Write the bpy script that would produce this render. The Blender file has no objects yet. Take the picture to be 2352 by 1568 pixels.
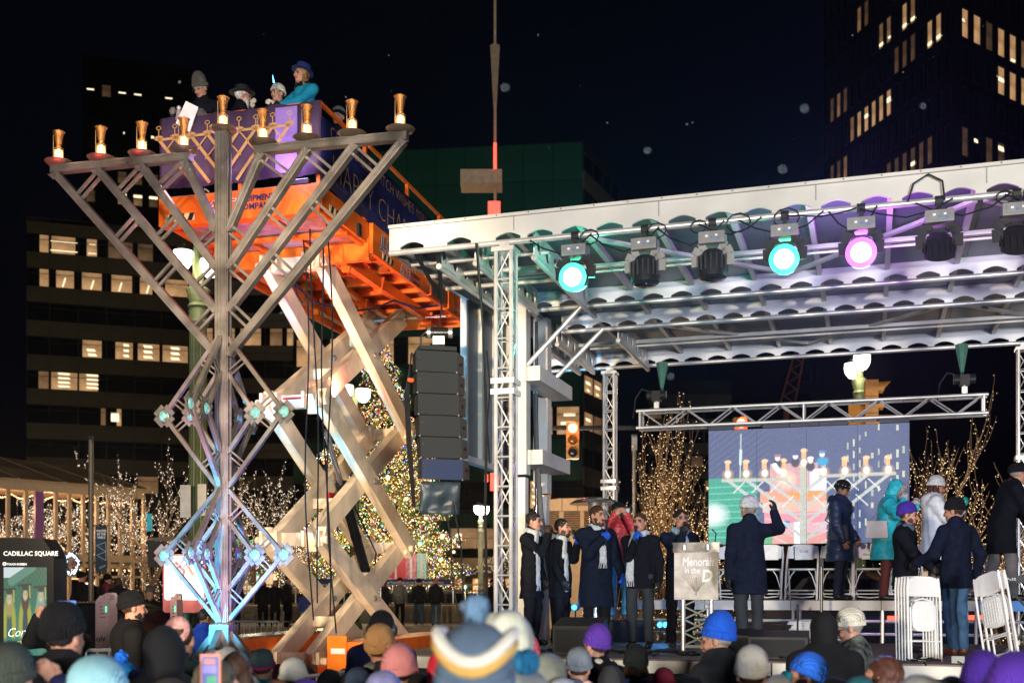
import bpy, math, random
import numpy as np
from mathutils import Vector, Matrix
SC = bpy.context.scene
COL = SC.collection
random.seed(7)
RNG = np.random.RandomState(11)
CAMZ = 1.9
FPX, CX, HZ = 2613.5, 1176.0, 1350.0
def at(x, y, d):
 """A point seen at (x, y) of a 2352-wide view of the photograph, d metres in front of the camera."""
 return Vector(((x - CX) / FPX * d, d, CAMZ + (HZ - y) / FPX * d))
# camera
cam = bpy.data.cameras.new('camera')
cam.lens = 40.0
cam.sensor_width = 36.0
cam.shift_y = 0.2424
cam.clip_start = 0.2
cam.clip_end = 900
cam.dof.use_dof = True
cam.dof.focus_distance = 14.5
cam.dof.aperture_fstop = 1.9
camo = bpy.data.objects.new('camera', cam)
COL.objects.link(camo)
camo.location = (0, 0, CAMZ)
camo.rotation_euler = (math.pi / 2, 0, 0)
SC.camera = camo
# night sky
world = bpy.data.worlds.new('World')
SC.world = world
world.use_nodes = True
_bg = world.node_tree.nodes['Background']
_bg.inputs[0].default_value = (0.10, 0.16, 0.42, 1)
_bg.inputs[1].default_value = 0.006
# event lights
def spot(name, loc, tgt, power, col, size_deg, blend=.5, radius=.25):
 l = bpy.data.lights.new(name, 'SPOT')
 l.energy = power
 l.color = col
 l.spot_size = math.radians(size_deg)
 l.spot_blend = blend
 l.shadow_soft_size = radius
 o = bpy.data.objects.new(name, l)
 COL.objects.link(o)
 o.location = loc
 o.rotation_euler = (Vector(tgt) - Vector(loc)).to_track_quat('-Z', 'Y').to_euler()
 return o
def point(name, loc, power, col, radius=.1):
 l = bpy.data.lights.new(name, 'POINT')
 l.energy = power
 l.color = col
 l.shadow_soft_size = radius
 o = bpy.data.objects.new(name, l)
 COL.objects.link(o)
 o.location = loc
 return o
spot('floodlight', (-8, -14, 3.2), (-3.5, 15, 2.6), 21000, (1.0, .86, .66), 80, .5, .5)
spot('floodlight', (5, -15, 2.1), (2.5, 13, 2.8), 29000, (.92, .95, 1.0), 60, .6, 1.5)
spot('floodlight', (-5.5, -12, 3.4), (-1.9, 17.5, 4.1), 48000, (1.0, .78, .52), 15, .35, .3)
spot('uplight_lamp', (-4.5, 12.2, .35), (-3.6, 13.9, 2.1), 3600, (.02, .50, 1.0), 42, .7, .08)
spot('uplight_lamp', (-2.6, 12.4, .35), (-3.5, 13.9, 2.4), 1500, (.30, .16, 1.0), 42, .7, .08)
spot('uplight_lamp', (-6.3, 12.9, .35), (-5.6, 14.4, 7.0), 2400, (1.0, .05, .08), 21, .6, .08)
spot('under_deck_fill', (-2.75, 17.6, 4.9), (-2.6, 18.2, 7), 400, (1.0, .27, .20), 150, .6, .06)  # unseen fill lights added in mid-air to redden the deck underside
spot('under_deck_fill', (-3.4, 15.6, 4.6), (-3.6, 16.2, 7), 240, (1.0, .36, .30), 120, .6, .06)
spot('uplight_lamp', (-3.9, 12.2, .35), (-3.9, 15.6, 8.7), 700, (.85, .35, .8), 22, .7, .08)
SC.view_settings.view_transform = 'Standard'
SC.view_settings.look = 'None'
SC.view_settings.gamma = 1
SC.view_settings.exposure = 0
SC.view_settings.use_curve_mapping = False
SC.cycles.use_denoising = True
SC.cycles.sample_clamp_indirect = 2.5
SC.cycles.max_bounces = 5
SC.cycles.diffuse_bounces = 2
SC.cycles.glossy_bounces = 3
SC.cycles.transparent_max_bounces = 6
SC.cycles.caustics_reflective = False
SC.cycles.caustics_refractive = False
# materials
def lin(c):
 return tuple(((v / 255) / 12.92 if v <= 10 else (((v / 255) + .055) / 1.055) ** 2.4) for v in c)
MATS = {}
def M(key, col, rough=.6, metal=0.0, var=.18, scale=6.0, bump=.12, bscale=None, emit=0.0, ecol=None, knit=0, spec=.25, trans=0):
 """Procedural principled material: base colour broken up by noise, fine relief from a second noise."""
 if key in MATS:
  return MATS[key]
 m = bpy.data.materials.new(key)
 m.use_nodes = True
 nt = m.node_tree
 b = nt.nodes['Principled BSDF']
 tc = nt.nodes.new('ShaderNodeTexCoord')
 n1 = nt.nodes.new('ShaderNodeTexNoise')
 n1.inputs['Scale'].default_value = scale
 n1.inputs['Detail'].default_value = 6
 nt.links.new(tc.outputs['Object'], n1.inputs['Vector'])
 r = nt.nodes.new('ShaderNodeMapRange')
 r.inputs['From Min'].default_value = .3
 r.inputs['From Max'].default_value = .7
 r.inputs['To Min'].default_value = 1 - var
 r.inputs['To Max'].default_value = 1 + var
 nt.links.new(n1.outputs['Fac'], r.inputs['Value'])
 mul = nt.nodes.new('ShaderNodeVectorMath')
 mul.operation = 'SCALE'
 mul.inputs[0].default_value = col[:3]
 nt.links.new(r.outputs[0], mul.inputs['Scale'])
 nt.links.new(mul.outputs[0], b.inputs['Base Color'])
 b.inputs['Metallic'].default_value = metal
 b.inputs['Specular IOR Level'].default_value = spec
 rr = nt.nodes.new('ShaderNodeMapRange')
 rr.inputs['To Min'].default_value = max(.02, rough - .12)
 rr.inputs['To Max'].default_value = min(1, rough + .12)
 nt.links.new(n1.outputs['Fac'], rr.inputs['Value'])
 nt.links.new(rr.outputs[0], b.inputs['Roughness'])
 if bump:
  if knit:
   n2 = nt.nodes.new('ShaderNodeTexWave')
   n2.inputs['Scale'].default_value = knit
   n2.inputs['Distortion'].default_value = 2.5
   n2.inputs['Detail'].default_value = 2
  else:
   n2 = nt.nodes.new('ShaderNodeTexNoise')
   n2.inputs['Scale'].default_value = bscale or scale * 9
   n2.inputs['Detail'].default_value = 3
  nt.links.new(tc.outputs['Object'], n2.inputs['Vector'])
  bm = nt.nodes.new('ShaderNodeBump')
  bm.inputs['Strength'].default_value = bump
  bm.inputs['Distance'].default_value = .01
  nt.links.new(n2.outputs['Fac'], bm.inputs['Height'])
  nt.links.new(bm.outputs[0], b.inputs['Normal'])
 if emit:
  b.inputs['Emission Color'].default_value = (*(ecol or col)[:3], 1)
  if var > .3:
   nt.links.new(mul.outputs[0], b.inputs['Emission Color'])
  b.inputs['Emission Strength'].default_value = emit
 if trans:
  b.inputs['Transmission Weight'].default_value = trans
 MATS[key] = m
 return m
def Mattr(key, emit=0.0, rough=.6):
 """Material whose flat print comes from the mesh's colour attribute 'print'."""
 if key in MATS:
  return MATS[key]
 m = bpy.data.materials.new(key)
 m.use_nodes = True
 nt = m.node_tree
 b = nt.nodes['Principled BSDF']
 a = nt.nodes.new('ShaderNodeAttribute')
 a.attribute_name = 'print'
 b.inputs['Roughness'].default_value = rough
 if emit:
  b.inputs['Base Color'].default_value = (.01, .01, .012, 1)
  nt.links.new(a.outputs['Color'], b.inputs['Emission Color'])
  b.inputs['Emission Strength'].default_value = emit
 else:
  nt.links.new(a.outputs['Color'], b.inputs['Base Color'])
 MATS[key] = m
 return m
def E(key, col, strength, sample=True, var=.05, scale=6.0):
 if key in MATS:
  return MATS[key]
 m = M(key, col, .4, var=var, scale=scale, bump=0, emit=strength)
 m.cycles.emission_sampling = 'AUTO' if sample else 'NONE'
 return m
# mesh builder
def V(*a):
 return Vector(a)
def frame(d, up=(0, 0, 1)):
 d = Vector(d).normalized()
 u = Vector(up)
 if abs(d.dot(u.normalized())) > .98:
  u = Vector((1, 0, 0)) if abs(d.x) < .9 else Vector((0, 1, 0))
 s = d.cross(u).normalized()
 t = s.cross(d).normalized()
 return d, s, t
class MB:
 def __init__(self):
  self.v, self.f, self.m = [], [], []
  self.cur = 0
 def add(self, vs, fs):
  o = len(self.v)
  self.v.extend([tuple(p) for p in vs])
  for f in fs:
   self.f.append([i + o for i in f])
   self.m.append(self.cur)
  return self
 def box(self, c, s, R=None):
  c = Vector(c)
  X, Y, Z = R if R else (V(1, 0, 0), V(0, 1, 0), V(0, 0, 1))
  vs = [c + X * (s[0] / 2 * a) + Y * (s[1] / 2 * b) + Z * (s[2] / 2 * e) for a in (-1, 1) for b in (-1, 1) for e in (-1, 1)]
  return self.add(vs, [(0, 1, 3, 2), (4, 6, 7, 5), (0, 4, 5, 1), (2, 3, 7, 6), (0, 2, 6, 4), (1, 5, 7, 3)])
 def bar(self, p, q, w, h, up=(0, 0, 1)):
  p, q = Vector(p), Vector(q)
  d, s, t = frame(q - p, up)
  vs = [o + s * (w / 2 * a) + t * (h / 2 * b) for o in (p, q) for a, b in ((-1, -1), (1, -1), (1, 1), (-1, 1))]
  return self.add(vs, [(0, 1, 2, 3), (7, 6, 5, 4), (0, 4, 5, 1), (1, 5, 6, 2), (2, 6, 7, 3), (3, 7, 4, 0)])
 def tube(self, p, q, r, n=8, r2=None):
  p, q = Vector(p), Vector(q)
  d, s, t = frame(q - p)
  r2 = r if r2 is None else r2
  vs = []
  for o, rr in ((p, r), (q, r2)):
   for i in range(n):
    a = 2 * math.pi * i / n
    vs.append(o + s * (rr * math.cos(a)) + t * (rr * math.sin(a)))
  fs = [(i, (i + 1) % n, n + (i + 1) % n, n + i) for i in range(n)]
  fs += [tuple(range(n - 1, -1, -1)), tuple(range(n, 2 * n))]
  return self.add(vs, fs)
 def path(self, pts, r, n=6):
  pts = [Vector(p) for p in pts]
  vs, fs = [], []
  L = len(pts)
  up = V(0, 0, 1)
  for k, p in enumerate(pts):
   d = (pts[min(k + 1, L - 1)] - pts[max(k - 1, 0)])
   d, s, t = frame(d, up)
   rr = r[k] if isinstance(r, (list, tuple)) else r
   for i in range(n):
    a = 2 * math.pi * i / n
    vs.append(p + s * (rr * math.cos(a)) + t * (rr * math.sin(a)))
  for k in range(L - 1):
   for i in range(n):
    fs.append((k * n + i, k * n + (i + 1) % n, (k + 1) * n + (i + 1) % n, (k + 1) * n + i))
  fs += [tuple(range(n - 1, -1, -1)), tuple(range((L - 1) * n, L * n))]
  return self.add(vs, fs)
 def lathe(self, prof, c, n=20, R=None, sx=1, sy=1, fn=None):
  """prof: list of (radius, height) revolved about the Z of R at c."""
  c = Vector(c)
  X, Y, Z = R if R else (V(1, 0, 0), V(0, 1, 0), V(0, 0, 1))
  vs, fs = [], []
  for j, (r, z) in enumerate(prof):
   for i in range(n):
    a = 2 * math.pi * i / n
    k = fn(a, z) if fn else 1
    vs.append(c + X * (r * k * sx * math.cos(a)) + Y * (r * k * sy * math.sin(a)) + Z * z)
  for j in range(len(prof) - 1):
   for i in range(n):
    fs.append((j * n + i, j * n + (i + 1) % n, (j + 1) * n + (i + 1) % n, (j + 1) * n + i))
  if prof[0][0] > 1e-4:
   fs.append(tuple(range(n - 1, -1, -1)))
  if prof[-1][0] > 1e-4:
   fs.append(tuple(range((len(prof) - 1) * n, len(prof) * n)))
  return self.add(vs, fs)
 def ball(self, c, r, n=10, m=6, R=None):
  rx = r if isinstance(r, (tuple, list)) else (r, r, r)
  prof = [(max(math.sin(math.pi * k / m), 0.002), -math.cos(math.pi * k / m)) for k in range(m + 1)]
  c = Vector(c)
  X, Y, Z = R if R else (V(1, 0, 0), V(0, 1, 0), V(0, 0, 1))
  vs, fs = [], []
  for (pr, pz) in prof:
   for i in range(n):
    a = 2 * math.pi * i / n
    vs.append(c + X * (pr * math.cos(a) * rx[0]) + Y * (pr * math.sin(a) * rx[1]) + Z * (pz * rx[2]))
  for j in range(m):
   for i in range(n):
    fs.append((j * n + i, j * n + (i + 1) % n, (j + 1) * n + (i + 1) % n, (j + 1) * n + i))
  return self.add(vs, fs)
 def prism(self, pts, vec):
  pts = [Vector(p) for p in pts]
  vec = Vector(vec)
  n = len(pts)
  vs = pts + [p + vec for p in pts]
  fs = [tuple(range(n - 1, -1, -1)), tuple(range(n, 2 * n))] + [(i, (i + 1) % n, n + (i + 1) % n, n + i) for i in range(n)]
  return self.add(vs, fs)
 def quad(self, a, b, c, d):
  return self.add([a, b, c, d], [(0, 1, 2, 3)])
 def mesh(self, name, mats, off=(0, 0, 0), smooth=False):
  me = bpy.data.meshes.new(name)
  ox, oy, oz = off
  me.from_pydata([(x - ox, y - oy, z - oz) for x, y, z in self.v], [], self.f)
  for m in (mats if isinstance(mats, (list, tuple)) else [mats]):
   me.materials.append(m)
  if any(self.m):
   me.polygons.foreach_set('material_index', self.m)
  if smooth:
   me.shade_smooth()
   me.set_sharp_from_angle(angle=.7)
  me.update()
  return me
 def build(self, name, mats, parent=None, smooth=False, kind=None, loc=None):
  off = WOFF.get(parent.name, V(0, 0, 0)) if parent else (Vector(loc) if loc else V(0, 0, 0))
  o = bpy.data.objects.new(name, self.mesh(name, mats, off, smooth))
  COL.objects.link(o)
  if parent:
   o.parent = parent
   WOFF[o.name] = off
  else:
   o.location = off
   WOFF[o.name] = off
  if kind:
   o['kind'] = kind
  return o
WOFF = {}
def tag(o, label, cat, group=None):
 o['label'] = label
 o['category'] = cat
 if group:
  o['group'] = group
 return o
def thing(name, label, cat, loc=(0, 0, 0), group=None):
 o = bpy.data.objects.new(name, None)
 o.empty_display_size = .2
 COL.objects.link(o)
 o.location = loc
 WOFF[o.name] = Vector(loc)
 return tag(o, label, cat, group)
def obj(name, me, parent=None, loc=(0, 0, 0), rot=(0, 0, 0)):
 o = bpy.data.objects.new(name, me)
 COL.objects.link(o)
 if parent:
  o.parent = parent
 o.location = loc
 o.rotation_euler = rot
 return o
def copy_tree(src, parent=None):
 c = src.copy()
 COL.objects.link(c)
 c.parent = parent
 for ch in list(src.children):
  copy_tree(ch, c)
 return c
def text(s, name, size, org, xd, zd, mat, parent, sx=1.0, ext=.003, shear=0, thin=0.0, align='LEFT'):
 cu = bpy.data.curves.new('lettering', 'FONT')
 cu.body = s
 cu.size = size
 cu.resolution_u = 2
 cu.shear = shear
 cu.offset = thin
 cu.align_x = align
 t = bpy.data.objects.new('lettering_tmp', cu)
 COL.objects.link(t)
 dg = bpy.context.evaluated_depsgraph_get()
 me = bpy.data.meshes.new_from_object(t.evaluated_get(dg), depsgraph=dg)
 bpy.data.objects.remove(t)
 bpy.data.curves.remove(cu)
 xd, zd = Vector(xd).normalized(), Vector(zd).normalized()
 off = WOFF.get(parent.name, V(0, 0, 0))
 org = Vector(org) - off
 for v in me.vertices:
  v.co = org + xd * (v.co.x * sx) + zd * v.co.y
 me.materials.clear()
 me.materials.append(mat)
 me.name = name
 o = bpy.data.objects.new(name, me)
 COL.objects.link(o)
 o.parent = parent
 WOFF[o.name] = off
 return o
def print_grid(name, img, p0, ux, uz, mat, parent, kind=None):
 """A flat sheet of W x H cells, each carrying one colour of img (rows from the top) in the attribute 'print'."""
 H, W = img.shape[:2]
 off = WOFF.get(parent.name, V(0, 0, 0))
 p0 = Vector(p0) - off
 ux, uz = np.array(ux), np.array(uz)
 gx, gz = np.meshgrid(np.linspace(0, 1, W + 1), np.linspace(0, 1, H + 1))
 co = np.array(p0)[None, None] + gx[..., None] * ux + gz[..., None] * uz
 idx = np.arange((W + 1) * (H + 1)).reshape(H + 1, W + 1)
 fa = np.stack([idx[:-1, :-1], idx[:-1, 1:], idx[1:, 1:], idx[1:, :-1]], -1).reshape(-1, 4)
 me = np_mesh(name, co.reshape(-1, 3), fa)
 me.materials.append(mat)
 ca = me.color_attributes.new('print', 'FLOAT_COLOR', 'CORNER')
 colr = np.ones((H * W, 4, 4), np.float32)
 colr[:, :, :3] = img[::-1].reshape(-1, 1, 3)
 ca.data.foreach_set('color', colr.ravel())
 o = obj(name, me, parent)
 WOFF[o.name] = off
 if kind:
  o['kind'] = kind
 return o
def np_mesh(name, co, fa):
 """Fast mesh from numpy arrays (all faces with the same number of corners)."""
 me = bpy.data.meshes.new(name)
 n, k = fa.shape
 me.vertices.add(len(co))
 me.vertices.foreach_set('co', np.asarray(co, np.float32).ravel())
 me.loops.add(n * k)
 me.loops.foreach_set('vertex_index', np.asarray(fa, np.int32).ravel())
 me.polygons.add(n)
 me.polygons.foreach_set('loop_start', np.arange(0, n * k, k, dtype=np.int32))
 me.update(calc_edges=True)
 return me
# soft-blended bodies and clothes (signed distances -> surface nets)
def cone(a, b, ra, rb, lab=0, k=.03, flat=None, sub=False):
 return ('c', np.array(a, float), np.array(b, float), ra, rb, lab, k, flat, sub)
def ell(c, r, R=None, lab=0, k=.02, sub=False):
 return ('e', np.array(c, float), np.array(r, float), R, 0, lab, k, None, sub)
def cut(p, n):
 return ('p', np.array(p, float), np.array(n, float) / np.linalg.norm(n), 0, 0, 0, 0, None, True)
def prim_d(P, pr):
 t, a, b, ra, rb, lab, k, flat, sub = pr
 if t == 'c':
  if flat is not None:
   ax, f = flat
   ax = np.asarray(ax, float)
   w = (P - a) @ ax
   P = P + ax[None] * (w * (1 / f - 1))[:, None]
  d = b - a
  L2 = max(d @ d, 1e-9)
  h = np.clip(((P - a) @ d) / L2, 0, 1)
  q = P - a - h[:, None] * d
  v = np.sqrt((q * q).sum(1)) - (ra + (rb - ra) * h)
  return v * (flat[1] * .5 + .5 if flat is not None else 1)
 if t == 'e':
  q = P - a
  if ra is not None and not isinstance(ra, (int, float)):
   q = q @ ra
  s = q / b
  n = np.sqrt((s * s).sum(1))
  g = np.sqrt(((s / b) ** 2).sum(1)) + 1e-9
  return n * (n - 1) / g
 return (P - a) @ b
def field(P, prims, noise=None):
 d = np.full(len(P), 9.0)
 for pr in prims:
  v = prim_d(P, pr)
  k = pr[6]
  if pr[8]:
   if pr[0] == 'p':
    continue
   if k > 1e-4:
    h = np.clip(.5 - .5 * (d + v) / k, 0, 1)
    d = d + (-v - d) * h + k * h * (1 - h)
   else:
    d = np.maximum(d, -v)
  elif k > 1e-4:
   h = np.clip(.5 + .5 * (d - v) / k, 0, 1)
   d = d + (v - d) * h - k * h * (1 - h)
  else:
   d = np.minimum(d, v)
 if noise is not None:
  d = d + noise(P)
 for pr in prims:
  if pr[0] == 'p':
   d = np.maximum(d, prim_d(P, pr))
 return d
EDG = [((0, 0, 0), (1, 0, 0)), ((0, 1, 0), (1, 1, 0)), ((0, 0, 1), (1, 0, 1)), ((0, 1, 1), (1, 1, 1)),
 ((0, 0, 0), (0, 1, 0)), ((1, 0, 0), (1, 1, 0)), ((0, 0, 1), (0, 1, 1)), ((1, 0, 1), (1, 1, 1)),
 ((0, 0, 0), (0, 0, 1)), ((1, 0, 0), (1, 0, 1)), ((0, 1, 0), (0, 1, 1)), ((1, 1, 0), (1, 1, 1))]
def surfnet(prims, h, noise=None, pad=.03):
 lo = np.full(3, 9e9)
 hi = -lo
 for pr in prims:
  if pr[8]:
   continue
  t, a, b, ra, rb = pr[:5]
  if t == 'c':
   r = max(ra, rb)
   lo = np.minimum(lo, np.minimum(a, b) - r)
   hi = np.maximum(hi, np.maximum(a, b) + r)
  else:
   r = b if (ra is None or isinstance(ra, (int, float))) else np.full(3, b.max())
   lo = np.minimum(lo, a - r)
   hi = np.maximum(hi, a + r)
 lo, hi = lo - pad, hi + pad
 CF = 4
 nc = np.ceil((hi - lo) / (h * CF)).astype(int) + 1
 ax = [lo[i] + (np.arange(nc[i]) + .5) * h * CF - .5 * h for i in range(3)]
 G = np.stack(np.meshgrid(*ax, indexing='ij'), -1).reshape(-1, 3)
 dc = field(G, prims, noise).reshape(nc)
 act = np.abs(dc) < h * CF * 1.9
 d = np.repeat(np.repeat(np.repeat(dc, CF, 0), CF, 1), CF, 2)
 am = np.repeat(np.repeat(np.repeat(act, CF, 0), CF, 1), CF, 2)
 idx = np.argwhere(am)
 P = lo + idx * h
 d[am] = field(P, prims, noise)
 ins = d < 0
 n = np.array(d.shape)
 cnt = np.zeros(n - 1, np.int8)
 for i in (0, 1):
  for j in (0, 1):
   for k in (0, 1):
    cnt += ins[i:n[0] - 1 + i, j:n[1] - 1 + j, k:n[2] - 1 + k]
 cells = np.argwhere((cnt > 0) & (cnt < 8))
 vid = np.full(n - 1, -1, np.int64)
 vid[cells[:, 0], cells[:, 1], cells[:, 2]] = np.arange(len(cells))
 acc = np.zeros((len(cells), 3))
 num = np.zeros(len(cells))
 for e0, e1 in EDG:
  c0, c1 = cells + e0, cells + e1
  d0, d1 = d[c0[:, 0], c0[:, 1], c0[:, 2]], d[c1[:, 0], c1[:, 1], c1[:, 2]]
  m = (d0 < 0) != (d1 < 0)
  t = np.where(m, d0 / np.where(d0 == d1, 1, d0 - d1), 0)
  acc += np.where(m[:, None], np.array(e0) + t[:, None] * (np.array(e1) - np.array(e0)), 0)
  num += m
 vv = lo + (cells + acc / num[:, None]) * h
 quads = []
 for axi in range(3):
  u, w = [(1, 2), (2, 0), (0, 1)][axi]
  sl0 = [slice(None)] * 3
  sl1 = [slice(None)] * 3
  sl0[axi] = slice(0, n[axi] - 1)
  sl1[axi] = slice(1, n[axi])
  a, b = ins[tuple(sl0)], ins[tuple(sl1)]
  e = np.argwhere(a != b)
  e = e[(e[:, u] > 0) & (e[:, w] > 0) & (e[:, u] < n[u] - 1) & (e[:, w] < n[w] - 1)]
  sgn = a[e[:, 0], e[:, 1], e[:, 2]]
  q = []
  for du, dw in ((1, 1), (0, 1), (0, 0), (1, 0)):
   c = e.copy()
   c[:, u] -= du
   c[:, w] -= dw
   q.append(vid[c[:, 0], c[:, 1], c[:, 2]])
  q = np.stack(q, 1)
  q[~sgn] = q[~sgn][:, ::-1]
  quads.append(q)
 quads = np.concatenate(quads)
 quads = quads[(quads >= 0).all(1)]
 return vv, quads
def labels(vv, prims):
 best = np.full(len(vv), 9.0)
 lab = np.zeros(len(vv), int)
 for pr in prims:
  if pr[8] or pr[5] < 0:
   continue
  v = np.abs(prim_d(vv, pr)) + (0 if pr[5] else .004)
  m = v < best
  best[m] = v[m]
  lab[m] = pr[5]
 return lab
def folds(amp, seed=0, f=1.0):
 r = np.random.RandomState(seed)
 K = [(r.normal(0, 1, 3) * (16, 16, 9) * f, r.rand() * 6) for _ in range(4)]
 def fn(P):
  s = 0
  for i, (k, ph) in enumerate(K):
   s = s + np.sin(P @ k + ph + 1.6 * np.sin(P @ (K[(i + 1) % 4][0] * .6)))
  return amp * s / 2
 return fn
def puffs(amp, pitch, seed=0):
 g = folds(amp * .35, seed, 1.6)
 def fn(P):
  w = np.abs(np.sin(math.pi * (P[:, 2] + .012 * np.sin(P[:, 0] * 14)) / pitch))
  return -amp * (w ** .45 - .65) + g(P)
 return fn
def sdf_obj(name, prims, h, mats, parent, noise=None, extra=None):
 """Mesh from prims (plus more (prims, h, noise) groups joined into the same mesh), labelled per prim."""
 groups = [(prims, h, noise)] + list(extra or [])
 cos, fas, labs = [], [], []
 o = 0
 for pr, hh, nz in groups:
  v, q = surfnet(pr, hh, nz)
  if not len(q):
   continue
  cos.append(v)
  fas.append(q + o)
  labs.append(labels(v, pr)[q[:, 0]])
  o += len(v)
 me = np_mesh(name, np.concatenate(cos), np.concatenate(fas))
 ms = mats if isinstance(mats, (list, tuple)) else [mats]
 for m in ms:
  me.materials.append(m)
 if len(ms) > 1:
  me.polygons.foreach_set('material_index', np.clip(np.concatenate(labs), 0, len(ms) - 1).astype(np.int32))
 me.shade_smooth()
 return obj(name, me, parent)
def Rx(a):
 return np.array([[1, 0, 0], [0, math.cos(a), -math.sin(a)], [0, math.sin(a), math.cos(a)]])
def Ry(a):
 return np.array([[math.cos(a), 0, math.sin(a)], [0, 1, 0], [-math.sin(a), 0, math.cos(a)]])
def Rz(a):
 return np.array([[math.cos(a), -math.sin(a), 0], [math.sin(a), math.cos(a), 0], [0, 0, 1]])
def nrm(v):
 v = np.asarray(v, float)
 return v / max(np.linalg.norm(v), 1e-9)
def hand_prims(W, d, side, s, curl, rad=1.0, lab=0, e=1):
 """Palm, four unequal bent fingers and a thumb leaving the side of the palm near its base."""
 d, side = nrm(d), nrm(side)
 n = np.cross(d, side) * -e
 out = [cone(W, W + d * .03 * s, .026 * s * rad, .03 * s * rad, lab, .01),
 ell(W + d * .055 * s, (.042 * s * rad, .046 * s * rad, .02 * s * rad), np.stack([side, d, n], 1), lab, .012)]
 for i, L in enumerate((.88, 1.0, .95, .76)):
  p = W + d * .088 * s + side * ((i - 1.5) * .0215 * s)
  a = 0
  for k, (l, r) in enumerate(((.043, .0112), (.028, .0103), (.021, .0094))):
   a += curl * (.8, 1.15, .8)[k]
   q = p + (d * math.cos(a) + n * math.sin(a)) * l * L * s
   out.append(cone(p, q, r * s * rad, r * .95 * s * rad, lab, .004))
   p = q
 b = W + d * .03 * s - side * .03 * s
 td = nrm(d * .65 - side * .75 + n * (.25 + .5 * curl))
 q = b + td * .042 * s
 out.append(cone(b, q, .0155 * s * rad, .0125 * s * rad, lab, .008))
 td2 = nrm(d * .9 - side * (.35 - .6 * min(curl, 1)) + n * (.2 + .6 * curl))
 out.append(cone(q, q + td2 * .03 * s, .0122 * s * rad, .0108 * s * rad, lab, .004))
 return out
SKIN = M('skin', (.40, .20, .135), .5, var=.08, scale=14, bump=.05)
SKIN_DARK = M('skin_brown', (.17, .085, .055), .5, var=.08, scale=14, bump=.05)
LIP = M('lips', (.33, .10, .09), .45, var=.05, bump=0)
EYE = M('eye', (.085, .055, .05), .3, var=.3, bump=0)
HAIR = {k: M('hair_' + k, c, .55, var=.4, scale=30, bump=.5, bscale=90) for k, c in
  dict(black=(.012, .010, .010), brown=(.045, .022, .012), grey=(.20, .19, .18), blond=(.20, .11, .045), auburn=(.06, .022, .015), white=(.5, .48, .46)).items()}
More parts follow.
